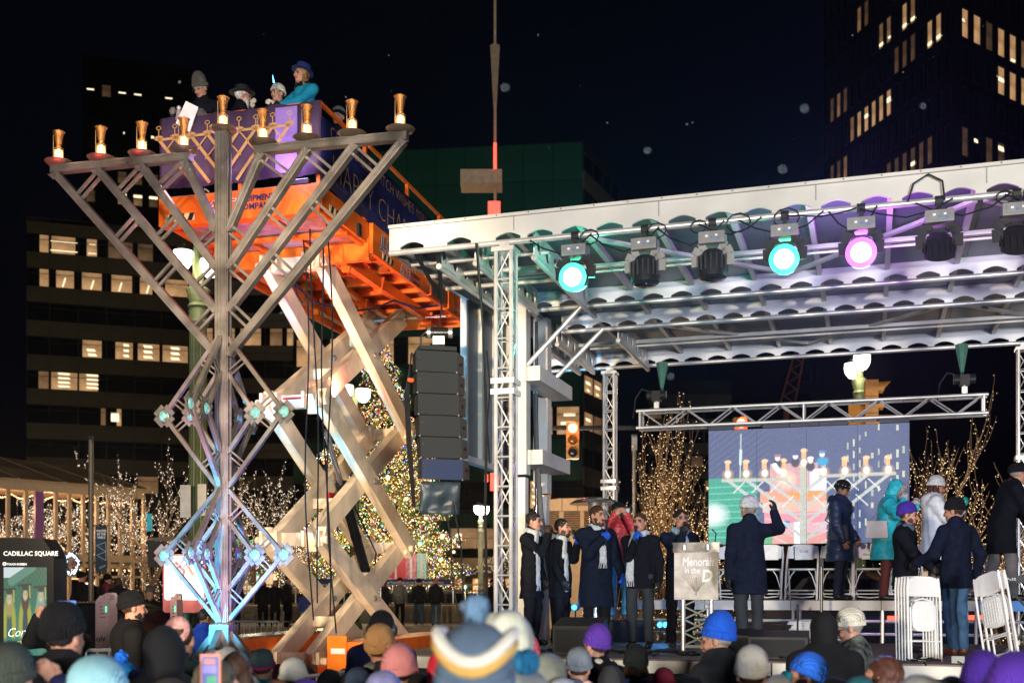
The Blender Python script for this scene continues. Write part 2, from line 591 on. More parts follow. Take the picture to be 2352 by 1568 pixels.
def person(label, loc, yaw=0, H=1.76, coat=None, legs=None, shoes='black', skin='fair', head=(0, 0, 0), hat=None, hair=None, beard=None, scarf=None,
 L=None, R=None, lean=0, side=0, hem=.55, bulk=1.0, puffer=None, glasses=False, group=None, fine=1, hood=None, hood_up=None, stance=.11, step=0,
 glove=None, collar=True, legs_on=True, cat='person', smile=False, crouch=0, mouth=0):
 """One figure in its own axes (facing -Y, feet at 0). L / R: hand target (x out to that side, y forward, z up) or None for a hanging arm; dict(t, curl, glove).
 Head: yaw (to its left), pitch (down), roll in degrees."""
 s = H / 1.78
 root = thing('person', label, cat, loc, group)
 root.rotation_euler = (0, 0, yaw)
 hi = fine in (1, 2)
 sk = SKIN if skin == 'fair' else SKIN_DARK
 rg = sum(map(ord, label)) % 997
 pel = np.array((0, 0, (.94 - crouch) * s))
 LR = Rx(math.radians(lean)) @ Ry(math.radians(side))      # leaning forward = towards -Y
 def up(p):
  p = np.array(p, float) * s
  p[2] -= crouch * s
  return pel + LR @ (p - pel)
 fwd = LR @ np.array((0, 1.0, 0))
 neck0, neck1 = up((0, .015, 1.44)), up((0, -.005, 1.535))
 hc = up((0, -.03, 1.645))
 hy, hp, hr = [math.radians(a) for a in head]
 RH = Rz(hy) @ Rx(hp) @ Ry(hr) @ Rx(math.radians(lean * .35))
 def hd(p):
  return hc + RH @ (np.array(p, float) * s)
 def hcone(a, b, ra, rb, lab=0, k=.012, sub=False):
  return cone(hd(a), hd(b), ra * s, rb * s, lab, k, None, sub)
 def hell(c, r, lab=0, k=.012, sub=False, rot=None):
  return ell(hd(c), np.array(r) * s, RH if rot is None else RH @ rot, lab, k, sub)
 # --- head and neck
 HP = [hell((0, .014, .035), (.076, .096, .092)), hell((0, -.03, -.025), (.063, .068, .088), k=.03), hell((0, -.058, -.092), (.036, .036, .028), k=.03),
 hell((.045, -.02, -.065), (.022, .04, .035), k=.02), hell((-.045, -.02, -.065), (.022, .04, .035), k=.02),
 hell((0, -.082, .024), (.052, .020, .013), k=.016),
 hell((.032, -.104, .001), (.018, .0135, .0105), sub=True, k=.010), hell((-.032, -.104, .001), (.018, .0135, .0105), sub=True, k=.010),
 hcone((0, -.094, .012), (0, -.117, -.030), .0095, .0135, k=.012), hell((0, -.108, -.036), (.0185, .014, .010), k=.008),
 hell((.034, -.075, -.03), (.022, .02, .016), k=.02), hell((-.034, -.075, -.03), (.022, .02, .016), k=.02),
 hell((.079, .012, -.008), (.011, .022, .034), k=.006), hell((-.079, .012, -.008), (.011, .022, .034), k=.006),
 cone(neck0, hd((0, .01, -.06)), .06 * s, .054 * s, 0, .03)]
 if hi:
  HP += [hell((0, -.094, -.061), (.024, .010, .006), lab=1, k=.004), hell((0, -.092, -.071), (.021, .011, .007), lab=1, k=.004),
 hell((.032, -.086, .001), (.0115, .0092, .0055), lab=2, k=.001), hell((-.032, -.086, .001), (.0115, .0092, .0055), lab=2, k=.001)]
  if mouth:
   HP += [hell((0, -.103, -.067), (.016, .014, .006 + .008 * mouth), sub=True, k=.003), hell((0, -.086, -.067), (.016, .008, .006 + .008 * mouth), lab=2, k=.001)]
  for e in (1, -1):
   HP += [hcone((e * .017, -.1, .022), (e * .048, -.088, .024), 0.0034, .0026, lab=3, k=.003)]
 # --- limb joints
 sh = {e: up((e * .185 * (1 + .3 * (bulk - 1)), .012, 1.405)) for e in (1, -1)}
 arms = {}
 l1, l2 = .285 * s, .255 * s
 for e, spec in ((1, L), (-1, R)):
  spec = spec or {}
  t = spec.get('t')
  if t is None:
   t = (.27, .02, .80)
  if spec.get('world'):
   T = np.array(t, float)
  else:
   T = np.array((e * t[0], -t[1], t[2])) * s
   T[2] -= crouch * s
  S = sh[e]
  v = T - S
  D = min(np.linalg.norm(v), (l1 + l2) * .985)
  u = nrm(v)
  pole = np.array(spec.get('pole', (e * .5, .55, -.75)), float)
  if 'pole' in spec:
   pole = np.array((e * pole[0], -pole[1], pole[2]))
  pv = nrm(pole - u * (pole @ u))
  a = (l1 * l1 - l2 * l2 + D * D) / (2 * D)
  hgt = math.sqrt(max(l1 * l1 - a * a, 1e-6))
  El = S + u * a + pv * hgt
  W = S + u * D
  fd = nrm(W - El)
  hdir = spec.get('dir')
  if hdir is not None:
   hdir = nrm(np.array((e * hdir[0], -hdir[1], hdir[2])))
  else:
   hdir = fd
  sd = spec.get('side')
  sd = np.array((e * sd[0], -sd[1], sd[2])) if sd is not None else (np.array((0, 1.0, 0)) if t[2] < 1.0 else np.array((0, 0, -1.0)))
  sd = sd - hdir * (sd @ hdir)
  if np.linalg.norm(sd) < .05:
   sd = np.array((1.0, 0, 0)) - hdir * hdir[0]
  arms[e] = (S, El, W, hdir, nrm(sd), spec.get('curl', .45), spec.get('glove', glove))
 hips = {e: pel + np.array((e * .095 * s, 0, 0)) for e in (1, -1)}
 feet = {e: np.array((e * stance * s, e * step * s + .02 * s, .085 * s)) for e in (1, -1)}
 knees = {}
 for e in (1, -1):
  mid = (hips[e] + feet[e]) / 2
  knees[e] = mid + np.array((e * .01, -.03 - crouch * .9, .02)) * s
 # --- body: one mesh (fine head and bare hands, coarse covered parts)
 core = [cone(up((0, .01, 1.36)), up((0, 0, 1.02)), .125 * s, .11 * s, -1, .05, (fwd, .66)), cone(up((0, 0, 1.02)), pel, .12 * s, .125 * s, -1, .05, (fwd, .7)), cone(neck0, up((0, .01, 1.36)), .055 * s, .1 * s, -1, .04)]
 for e in (1, -1):
  S, El, W, hdir, sd, curl, gl = arms[e]
  core += [cone(S, El, .045 * s, .036 * s, -1, .03), cone(El, W, .036 * s, .026 * s, -1, .03), cone(S, up((0, .01, 1.36)), .05 * s, .09 * s, -1, .03)]
  core += [cone(hips[e], knees[e], .075 * s, .05 * s, -1, .04), cone(knees[e], feet[e], .048 * s, .033 * s, -1, .03), cone(feet[e] - (0, 0, .03 * s), feet[e] + np.array((0, -.11, -.045)) * s, .03 * s, .025 * s, -1, .03)]
  if gl:
   core.append(cone(W, W + hdir * .1 * s, .025 * s, .02 * s, -1, .02))
 hres = {2: .0062, 1: .0075, 0: .012}[int(fine)] if fine in (0, 1, 2) else fine
 extra = [(core, .022 if hi else .03, None)]
 for e in (1, -1):
  if not arms[e][6] and (hi or (L if e == 1 else R)):
   S, El, W, hdir, sd, curl, gl = arms[e]
   extra.append((hand_prims(W, hdir, sd, s, curl, e=e), .0065 if hi else .009, None))
 brow = HAIR[beard or (hair if isinstance(hair, str) else (hair or {}).get('c', 'brown'))] if (beard or hair) else HAIR['brown']
 sdf_obj('body', HP, hres, [sk, LIP, EYE, brow], root, None, extra)
 # --- hair and beard
 hc_ = hair if isinstance(hair, dict) else (dict(c=hair) if hair else None)
 if hc_:
  q = [hell((0, .018, .037), (.083, .102, .097), k=.0)]
  if hc_.get('long'):
   ln = hc_['long']
   for e in (1, -1, .35, -.35):
    q.append(hcone((e * .062, .05 if abs(e) < 1 else .02, -.02), (e * .085, .07 if abs(e) < 1 else .02, -ln), .034, .028, k=.03))
    if abs(e) == 1:
     q.append(hcone((e * .075, -.01, -.04), (e * .10, -.035, -ln * .95), .026, .020, k=.02))
  q.append(hell((0, -.088, -.035), (.068 if not hc_.get('long') else .06, .075, .098), sub=True, k=.015))
  if not hc_.get('long'):
   q.append(cut(hd((0, 0, -.05)), -(RH @ np.array((0, .30, 1.0)))))
  sdf_obj('hair', q, hres * 1.1, HAIR[hc_['c']], root, folds(.004, rg, 5))
 if beard:
  ln = .05 if beard in ('white', 'grey') else .012
  bk_ = 1.0 if ln > .02 else .86
  q = [hell((0, -.052, -.088), (.047 * bk_, .046, .042 * bk_), k=.01), hell((.047, -.022, -.060), (.0245, .044, .040), k=.025), hell((-.047, -.022, -.060), (.0245, .044, .040), k=.025), hell((0, -.064, -.1 - ln), (.036, .028, .022 + ln), k=.02),
 hell((0, -.106, -.067), (.022, .018, .010), sub=True, k=.006), hell((0, -.1, -.0), (.06, .05, .052), sub=True, k=.01), hcone((-.028, -.096, -.058), (0, -.104, -.05), .005, .006, k=.004), hcone((.028, -.096, -.058), (0, -.104, -.05), .005, .006, k=.004)]
  sdf_obj('beard', q, hres, HAIR[beard], root, folds(.003, rg, 6))
 # --- trousers and shoes
 if legs_on:
  lm = legs or M('black_trousers', (.012, .012, .014), .8, bump=.3)
  tp = [cone(pel + (0, 0, .03), pel - (0, 0, .04), .135 * s, .14 * s, 0, .05, ((0, 1, 0), .75))]
  for e in (1, -1):
   tp += [cone(hips[e], knees[e], .098 * s, .072 * s, 0, .04), cone(knees[e], feet[e] + (0, .01, .0), .072 * s, .062 * s, 0, .03)]
  tp.append(cut(np.array((0, 0, .05 * s)), (0, 0, -1)))
  sdf_obj('trousers', tp, .016 if hi else .028, lm, root, folds(.006, rg, 1.5))
  sc = {'black': (.012, .012, .013), 'brown': (.13, .04, .02), 'white': (.6, .6, .6), 'grey': (.12, .12, .13)}[shoes]
  for e in (1, -1):
   f = feet[e]
   sdf_obj('shoe', [cone(f + np.array((0, .02, -.04)) * s, f + np.array((e * .012, -.15, -.05)) * s, .045 * s, .038 * s, 0, .02), cone(f + np.array((0, .01, .0)), f, .045 * s, .05 * s, 0, .02), cut((0, 0, .002), (0, 0, -1))],
     .012 if hi else .02, M('shoe_' + shoes, sc, .35, bump=.05), root)
 # --- coat
 if coat:
  cm = coat
  b = bulk
  q = [cone(up((0, .005, 1.375)), up((0, 0, 1.10)), .168 * s * b, .158 * s * b, 0, .06, (fwd, .70)), cone(up((0, 0, 1.10)), up((0, 0, .95)), .158 * s * b, .175 * s * b, 0, .05, (fwd, .72))]
  if hem < .93:
   q.append(cone(up((0, 0, .95)), np.array((0, .01, hem * s - crouch * s)), .175 * s * b, (.19 + .05 * (.95 - hem)) * s * b, 0, .05, ((0, 1, 0), .75)))
  q += [cone(neck0 - fwd * .0, up((0, .01, 1.33)), .085 * s, .15 * s * b, 0, .05, (fwd, .8))]
  if collar:
   q.append(cone(up((0, .015, 1.455)), up((0, .0, 1.525)), .078 * s, .083 * s, 0, .02))
   q.append(cone(up((0, .0, 1.50)), up((0, -.01, 1.56)), .058 * s, .066 * s, 0, .0, None, True))
  for e in (1, -1):
   S, El, W, hdir, sd, curl, gl = arms[e]
   q += [cone(S, El, .073 * s * b, .062 * s * b, 0, .045), cone(El, W, .062 * s * b, .048 * s * b, 0, .03), cone(S, up((0, .01, 1.38)), .068 * s * b, .12 * s * b, 0, .04)]
  if hood:   # hood lying on the back
   q += [ell(up((0, .10, 1.45)), np.array((.13, .085, .10)) * s, None, 0, .04)]
  if hem < .93:
   q.append(cut(np.array((0, 0, (hem - crouch) * s)), (0, 0, -1)))
  else:
   q.append(cut(up((0, 0, hem)), -(LR @ np.array((0, 0, 1.0)))))
  nz = puffs(.012, puffer, rg) if puffer else folds(.0065, rg, 1.0)
  sdf_obj('coat', q, .0115 if hi else .017, cm, root, nz)
 if hood_up:
  q = [hell((0, .02, .035), (.104, .118, .118), k=.02), hell((0, .03, -.07), (.10, .10, .10), k=.04), hell((0, .05, .10), (.05, .06, .05), k=.05),
 hell((0, -.115, -.012), (.074, .10, .098), sub=True, k=.02)]
  sdf_obj('hood', q, .010 if hi else .013, hood_up, root, folds(.005, rg + 5, 2))
 for e in (1, -1):
  S, El, W, hdir, sd, curl, gl = arms[e]
  if gl:
   g = hand_prims(W, hdir, sd, s, curl, 1.28, e=e)
   g.append(cone(W - hdir * .05 * s, W, .036 * s, .036 * s, 0, .01))
   sdf_obj('glove', g, .0075 if hi else .011, gl, root)
 # --- scarf
 if scarf:
  sm = scarf['m']
  q = [cone(up((.05, -.06, 1.485)), up((-.05, -.06, 1.485)), .042 * s, .042 * s, 0, .03), cone(up((.075, -.01, 1.50)), up((.05, -.06, 1.485)), .045 * s, .042 * s, 0, .03), cone(up((-.075, -.01, 1.50)), up((-.05, -.06, 1.485)), .045 * s, .042 * s, 0, .03),
 cone(up((.05, .05, 1.515)), up((.075, -.01, 1.50)), .042 * s, .045 * s, 0, .03), cone(up((-.05, .05, 1.515)), up((-.075, -.01, 1.50)), .042 * s, .045 * s, 0, .03), cone(up((-.05, .05, 1.515)), up((.05, .05, 1.515)), .042 * s, .042 * s, 0, .03)]
  tails = scarf.get('tails', ())
  fr = MB()
  for (x0, x1, zb) in tails:
   c = [up((x0, -.10, 1.46)), up((x1, -.155 * bulk, 1.25)), up((x1, -.165 * bulk, zb))]
   for p_, q_ in zip(c[:-1], c[1:]):
    q.append(cone(p_, q_, .048 * s, .055 * s, 0, .02, (fwd, .38)))
   for i in range(9):
    p_ = c[2] + np.array(((i - 4) * .0115, random.uniform(-.008, .008), -.012)) * s
    fr.path([p_, p_ + np.array((random.uniform(-.012, .012), 0, -.05)) * s, p_ + np.array((random.uniform(-.016, .016), random.uniform(-.01, .01), -.10)) * s], .0042 * s, 5)
  sdf_obj('scarf', q, .010, sm, root, folds(.004, rg, 3))
  if tails:
   me = fr.mesh('fringe', sm)
   obj('fringe', me, root)
 # --- hats
 Z = Vector(RH @ np.array((0, -.0, 1.0)))
 X = Vector(RH @ np.array((1.0, 0, 0)))
 Y = Vector(RH @ np.array((0, 1.0, 0)))
 def tilt(a):
  c, t_ = math.cos(a), math.sin(a)
  return X, Y * c + Z * t_, Z * c - Y * t_
 if hat:
  k = hat['kind']
  if k == 'beanie':
   A = tilt(math.radians(hat.get('tilt', -14)))
   hgt = hat.get('h', 1.0)
   tops = hat.get('top', .0)
   c0 = hd((0, .012, .018 + hat.get('dz', 0)))
   sx, sy = .094 * s * hat.get('w', 1), .112 * s * hat.get('w', 1)
   cf = [(1.02, 0), (1.09, .004), (1.11, .022), (1.10, .046), (1.05, .056), (.98, .058)]
   mb = MB()
   mb.lathe([(r, z * s * hat.get('cuff', 1)) for r, z in cf], c0, 84, A, sx, sy, lambda a, z: 1 + .014 * math.sin(5 * a + rg) + .012 * math.sin(9 * a + rg + z * 40) + .016 * math.cos(42 * a))
   obj('cuff', mb.mesh('cuff', hat.get('cm', hat['m']), (0, 0, 0), True), root)
   mb = MB()
   zz = .05 * s * hat.get('cuff', 1)
   hh = .128 * s * hgt
   pf = [(1.0, -.01 * s), (1.03, .0), (1.03, .2 * hh), (.99, .4 * hh), (.91, .58 * hh), (.78, .74 * hh), (.60, .87 * hh), (.36, .96 * hh), (.14, 1.0 * hh), (.01, 1.0 * hh)]
   if tops:
    pf = [(1.0, -.01 * s), (1.03, 0), (1.02, .25 * hh), (.93, .5 * hh), (.78, .70 * hh), (.58, .86 * hh), (.40, .95 * hh), (.16, 1.0 * hh), (.01, 1.0 * hh)]
   mb.lathe(pf, c0 + np.array(A[2]) * zz * .8, 84, A, sx, sy, lambda a, z: 1 + .034 * math.sin(3 * a + rg + z * 22) + .026 * math.sin(6 * a + 2 * rg + z * 42) + .012 * math.cos(42 * a))
   if hat.get('stripes'):
    nf = len(mb.f)
    for i in range(nf):
     mb.m[i] = 1 + (0 if (i // 28) % 2 else 0) if (i % 84) // 3 in hat['stripes'] else 0
    obj('hat', mb.mesh('hat', [hat['m'], hat['sm']], (0, 0, 0), True), root)
   else:
    obj('hat', mb.mesh('hat', hat['m'], (0, 0, 0), True), root)
   if hat.get('pom'):
    pc = c0 + np.array(A[2]) * (zz + hh + .03 * s)
    sdf_obj('pompom', [ell(pc, np.full(3, hat.get('pr', .042) * s))], .006, hat['pom'], root, folds(.006, rg, 8))
  elif k == 'kippah':
   A = tilt(math.radians(hat.get('tilt', -28)))
   mb = MB()
   r = .088 * s
   mb.lathe([(r * math.sin(t_), r * 1.08 * math.cos(t_)) for t_ in (1.02, .85, .65, .4, .15, .01)], hd((0, .022, .042)), 20, A, 1.0, 1.16)
   obj('kippah', mb.mesh('kippah', hat['m'], (0, 0, 0), True), root)
  elif k == 'brim':
   A = tilt(math.radians(hat.get('tilt', -8)))
   mb = MB()
   br = hat.get('r', 1.62)
   mb.lathe([(1.0, .0), (br, .006 * s), (br, .012 * s), (1.02, .012 * s), (1.0, .07 * s), (.92, .105 * s), (.7, .115 * s), (.3, .105 * s), (.01, .10 * s)], hd((0, .012, .045)), 28, A, .093 * s, .112 * s, lambda a, z: 1 + .03 * math.sin(2 * a + 1))
   obj('hat', mb.mesh('hat', hat['m'], (0, 0, 0), True), root)
 if glasses:
  mb = MB()
  for e in (1, -1):
   c = [hd((e * .034 + .024 * math.cos(t_ * math.pi / 5), -.112, .000 + .017 * math.sin(t_ * math.pi / 5))) for t_ in range(11)]
   mb.path(c, .0015 * s, 5)
   mb.path([hd((e * .058, -.11, .004)), hd((e * .08, -.06, .006)), hd((e * .083, .01, .008))], .0014 * s, 5)
  mb.path([hd((-.011, -.113, .004)), hd((0, -.116, .007)), hd((.011, -.113, .004))], .0024 * s, 5)
  obj('glasses', mb.mesh('glasses', M('spectacle_frame', (.16, .14, .13), .3, .6, bump=0)), root)
 def tw(p):
  """figure axes -> world"""
  return Vector(loc) + Matrix.Rotation(yaw, 3, 'Z') @ Vector(p)
 info = dict(root=root, arms={e: dict(W=arms[e][2], El=arms[e][1], d=arms[e][3], side=arms[e][4]) for e in arms}, hd=hd, up=up, tw=tw, s=s, RH=RH, pel=pel, fwd=fwd)
 return info
# stage axes: S(s, w, z): s along the front lip to the right, w into the depth
SO = V(1.165, 12.26, 0)
SU, SV = V(.9535, -.3015, 0), V(.3015, .9535, 0)
SROT = math.atan2(-.3015, .9535)
def S(s, w, z):
 return SO + SU * s + SV * w + V(0, 0, z)
SR = (SU, SV, V(0, 0, 1))
# ground
ASPH = M('asphalt', (.045, .043, .042), .8, var=.35, scale=1.5, bump=.35, bscale=60)
PAVE = M('plaza_concrete', (.20, .175, .15), .75, var=.25, scale=.8, bump=.15, bscale=20)
mb = MB()
mb.quad((-420, -60, 0), (420, -60, 0), (420, 700, 0), (-420, 700, 0))
mb.build('street', ASPH, kind='structure')
mb = MB()
mb.box((-5, 79, .3), (110, 106, .6))
mb.build('plaza_pavement', PAVE, kind='structure')
mb = MB()
for i in range(44):
 mb.box((-58 + i * 2.44, 25.95, .30), (2.41, .14, .66))
mb.build('plaza_kerb', M('kerb_stone', (.30, .28, .25), .7), kind='structure')
mb = MB()
for k in range(9):
 mb.box((-16, 27.5 + k * 1.6, .603), (60, .03, .004))
for k in range(24):
 mb.box((-46 + k * 2.5, 33, .605), (.03, 12, .004))
mb.build('pavement_joints', M('joint', (.07, .06, .055), .9), kind='structure')
# far facades
LIT = E('office_interior', (1.0, .56, .25), .36, False, .55, .55)
LIT2 = E('office_interior_dim', (1.0, .55, .25), .13, False, .6, .55)
LIT3 = E('office_interior_faint', (1.0, .60, .30), .035, False, .6, .6)
LIT4 = E('tower_interior', (1.0, .56, .25), .42, False, .5, .8)
TUBE = E('ceiling_tube', (1.0, .85, .56), 1.5, False)
GLS = M('dark_glass', (.010, .012, .014), .12, var=.2, bump=0, spec=.6)
MULL = M('dark_mullion', (.03, .03, .03), .5, bump=0)
class Facade:
 def __init__(self, name, label, p0, d, wall_mat, wmat, depth=14):
  self.p0, self.d = Vector(p0), Vector(d).normalized()
  self.n = V(self.d.y, -self.d.x, 0)          # towards the viewer
  self.root = thing(name, label, 'building', (self.p0.x, self.p0.y, 0))
  self.rz = math.atan2(self.d.y, self.d.x)
  self.root.rotation_euler = (0, 0, self.rz)
  self.wall_mat, self.wmat = wall_mat, wmat
  self.cache = {}
 def body(self, t0, t1, z1, depth, name='wall', mat=None, y0=.12):
  mb = MB()
  mb.box(((t0 + t1) / 2, y0 + depth / 2, z1 / 2), (t1 - t0, depth, z1))
  obj(name, mb.mesh(name, mat or self.wall_mat), self.root)
 def cell(self, key, name, build, t, z, parent=None):
  """A shared-mesh piece at (t, z) of the facade."""
  if key not in self.cache:
   self.cache[key] = build()
  return obj(name, self.cache[key], parent or self.root, (t, 0, z) if parent is None else (0, 0, 0))
 def panel(self, t, z, w, h, mat=None, name='spandrel_panel', out=.06):
  def b():
   mb = MB()
   mb.box((0, .05 - out / 2, 0), (w - .04, out + .10, h - .04))
   return mb.mesh(name, mat or self.wmat)
  return self.cell((name, round(w, 2), round(h, 2), (mat or self.wmat).name), name, b, t, z)
 def window(self, t, z, w, h, lit=0, tubes=None, split=0, x0=0.0, x1=1.0):
  """lit: 0 dark, 1 bright, 2 dim, 3 faint; tubes: list of (x, z, w, h, shear) in 0..1 of the pane; x0..x1: lit share of the width."""
  key = ('win', round(w, 2), round(h, 2), lit, split, x0, x1)
  def b():
   mb = MB()
   g = .05
   for c, s in (((0, .0, h / 2), (w, .12, g)), ((0, .0, -h / 2), (w, .12, g)), ((-w / 2, 0, 0), (g, .12, h)), ((w / 2, 0, 0), (g, .12, h))):
    mb.box(c, s)
   if split:
    mb.box((0, 0, h * .22), (w, .10, .05))
   return mb.mesh('window', MULL)
  f = self.cell(key, 'window', b, t, z)
  def bp():
   mb = MB()
   mb.box((0, .04, 0), (w - .06, .02, h - .06))
   if lit:
    mb.cur = 1
    mb.box(((x0 + x1 - 1) / 2 * w, .028, 0), ((x1 - x0) * w - .10, .008, h - .10))
   return mb.mesh('pane', [GLS, (GLS, LIT, LIT2, LIT3, LIT4)[lit]])
  self.cell(key + ('pane',), 'pane', bp, t, z, f)
  for (x, zz, tw_, th, shx) in (tubes or ()):
   mb = MB()
   a = V((x - .5) * w, .018, (zz - .5) * h)
   mb.prism([a + V(-tw_ * w / 2 + shx * w, 0, -th * h / 2), a + V(tw_ * w / 2 + shx * w, 0, -th * h / 2), a + V(tw_ * w / 2 - shx * w, 0, th * h / 2), a + V(-tw_ * w / 2 - shx * w, 0, th * h / 2)], V(0, .006, 0))
   obj('ceiling_light', mb.mesh('ceiling_light', TUBE), f)
  return f
SPAN = M('spandrel_olive', (.17, .14, .07), .55, var=.15, scale=.5, bump=.05)
WALLD = M('dark_wall', (.05, .045, .03), .7, var=.2, scale=.3, bump=.1)
A = Facade('office_building', 'wide dark office block with olive spandrels and lit windows behind the steel menorah', (-54.5, 130, 0), (.951, .311, 0), WALLD, SPAN)
A.body(-.9, 17.3, 44.2, 12)
BAYS = [(-.9, 1.55)] + [(1.55 + 3.07 * i, 1.55 + 3.07 * (i + 1)) for i in range(5)] + [(16.9, 17.3)]
ROWS = [40.5 - 3.9 * k for k in range(9)]
three = [(.5, .82, .32, .14, .03), (.5, .52, .32, .14, .03), (.5, .22, .32, .14, .03)]
two = [(.45, .42, .3, .14, .03), (.5, .16, .3, .14, .03)]
four = [(.5, .9, .42, .1, .02), (.5, .66, .42, .1, .02), (.5, .42, .42, .1, .02), (.5, .2, .42, .1, .02)]
lines = [(.5, .70, .98, .05, 0), (.5, .18, .98, .05, 0)]
slash = [(.5, .32, .055, .5, -.05)]
LITMAP = {(0, 0): (1, None, .55, 1), (1, 0): (1, lines, .03, .93), (2, 0): (1, [(.5, .70, .25, .05, 0), (.5, .18, .3, .05, 0)], .28, .68), (3, 0): (3, None, .03, .97), (4, 0): (3, None, .1, .7),
 (0, 1): (1, None, .55, 1), (1, 1): (1, slash, .2, .88), (2, 1): (1, slash, .1, .86), (3, 1): (1, slash, .15, .95), (4, 1): (1, slash, .18, .68), (5, 1): (1, None, .1, 1),
 (2, 3): (1, two, .12, .86), (3, 3): (1, [(.72, z_, .2, .13, .02) for _, z_, *_ in three], .3, .98), (4, 3): (1, three, .1, .95), (5, 3): (1, three, .0, 1),
 (1, 4): (1, four, .02, 1), (2, 4): (1, four, .0, .72), (0, 4): (2, None, .5, 1), (3, 5): (1, [(.3, .5, .3, .5, 0)], .35, .55), (2, 5): (2, None, .8, 1), (4, 7): (2, None, .1, .9)}
for r, zb in enumerate(ROWS):
 for c, (a, b) in enumerate(BAYS):
  w = b - a
  zc = zb + 1.02
  if w > .6:
   l = LITMAP.get((c, r), (0, None, 0, 1))
   A.window((a + b) / 2, zc, w - .12, 2.05, l[0], l[1], 1, l[2], l[3])
  A.panel((a + b) / 2, zb + 2.07 + .92, w, 1.80)
for c, (a, b) in enumerate(BAYS):
 A.panel((a + b) / 2, 44.0 + .2, w if False else b - a, .5, name='parapet_panel')
 A.panel((a + b) / 2, 4.2, b - a, 8.0, WALLD, name='base_panel')
SPAN2 = M('spandrel_tan', (.30, .25, .16), .55, var=.12, scale=.5, bump=.05)
B = Facade('office_building', 'paler office wing with tan bands and lit windows between menorah and scissor arms', (-38.4, 136, 0), (1, .02, 0), WALLD, SPAN2)
B.body(0, 12.9, 39.5, 12)
BB = [(0, .9), (.9, 2.7), (2.7, 5.6), (5.6, 8.9), (8.9, 11.2), (11.2, 12.9)]
BR = [31.1 + 3.9 * k for k in (2, 1, 0, -1, -2, -3, -4, -5, -6)]
for r, zb in enumerate(BR):
 for c, (a, b) in enumerate(BB):
  l = {(1, 2): (1, None, 0, 1), (2, 2): (1, three, .1, .9), (3, 2): (1, [(.25, .75, .26, .16, 0), (.2, .4, .26, .16, 0)], .06, .86), (4, 2): (2, None, .2, .9), (5, 2): (1, None, .1, .9), (2, 4): (1, [(.4, .3, .2, .2, 0)], .3, .5), (0, 4): (2, None, 0, 1), (4, 4): (3, None, 0, 1)}.get((c, r), (0, None, 0, 1))
  B.window((a + b) / 2, zb + 1.05, b - a - .12, 2.1, l[0], l[1], 1, l[2], l[3])
  B.panel((a + b) / 2, zb + 2.12 + .45, b - a, .88)
  B.panel((a + b) / 2, zb + 2.12 + 1.34, b - a, .86)
GRN = M('green_wash_cladding', (.028, .17, .095), .45, var=.2, scale=.12, bump=.03)  # green wash of the stage lights put into the cladding's base colour
GRND = M('green_wash_cladding_dark', (.012, .07, .04), .4, var=.2, scale=.12, bump=.03)
G_ = Facade('glass_building', 'tall dark panelled block with green stage light painted on, rising behind the lift and the stage roof', (-23.8, 123.7, 0), (.993, -.118, 0), GRND, GRN)
G_.body(0, 31.5, 49.2, 12)
for k in range(10):
 for r in range(12):
  z = 49.2 - 2.1 - r * 3.9
  if r in (5, 7, 9, 11):
   l = {(0, 5): (1, None, .1, 1), (1, 5): (1, [(.8, .75, .25, .16, .02), (.8, .4, .25, .16, .02)], .3, .98), (3, 5): (1, None, .02, .55), (4, 5): (1, None, .02, .98), (8, 9): (1, four, .2, .95), (9, 7): (1, [(.55, .7, .4, .1, 0), (.45, .4, .4, .1, 0)], .1, .9), (8, 7): (1, [(.7, .5, .4, .1, 0)], .5, 1)}.get((k, r), (0, None, 0, 1))
   G_.window(3.15 * k + 1.575, z, 3.05, 3.0, l[0], l[1], 1, l[2], l[3])
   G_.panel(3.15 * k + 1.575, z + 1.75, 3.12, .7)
  else:
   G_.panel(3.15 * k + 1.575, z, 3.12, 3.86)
G2 = Facade('glass_building', 'return wing of the green washed block seen between mast and rear truss tower, two lit offices', (7.55, 119.9, 0), (.40, .92, 0), WALLD, SPAN2)
G2.body(0, 12, 49.2, 10)
for r in range(11):
 z = 49.2 - 2.1 - r * 3.9
 for k in range(4):
  l = {(0, 6): 1, (1, 6): 1, (0, 7): 1, (1, 7): 2}.get((k, r), 0)
  G2.window(3 * k + 1.5, z, 2.9, 1.9, l, [(.5, .6, .5, .16, .05), (.5, .2, .3, .12, .05)] if l == 1 else None, 0)
  G2.panel(3 * k + 1.5, z - 1.95, 2.96, 1.9)
TWR = M('brown_tower_wall', (.012, .009, .007), .8, var=.3, scale=.2, bump=.1)
def tower(name, label, p0, d, width, top, cols, rowh, ww, wh, z0, lit, bot=0, depth=18, tubes=None):
 F = Facade(name, label, p0, d, TWR, TWR)
 F.body(0, width, top, depth)
 cw = width / cols
 r = 0
 z = top - rowh * .6
 while z > z0:
  for c in range(cols):
   v = lit.get((c, r), 0)
   if isinstance(v, tuple):
    F.window(cw * (c + .5), z, ww, wh, v[0], v[1])
   else:
    F.window(cw * (c + .5), z, ww, wh, v)
  z -= rowh
  r += 1
 return F
slit = [(.5, .8, 1.0, .22, 0)]
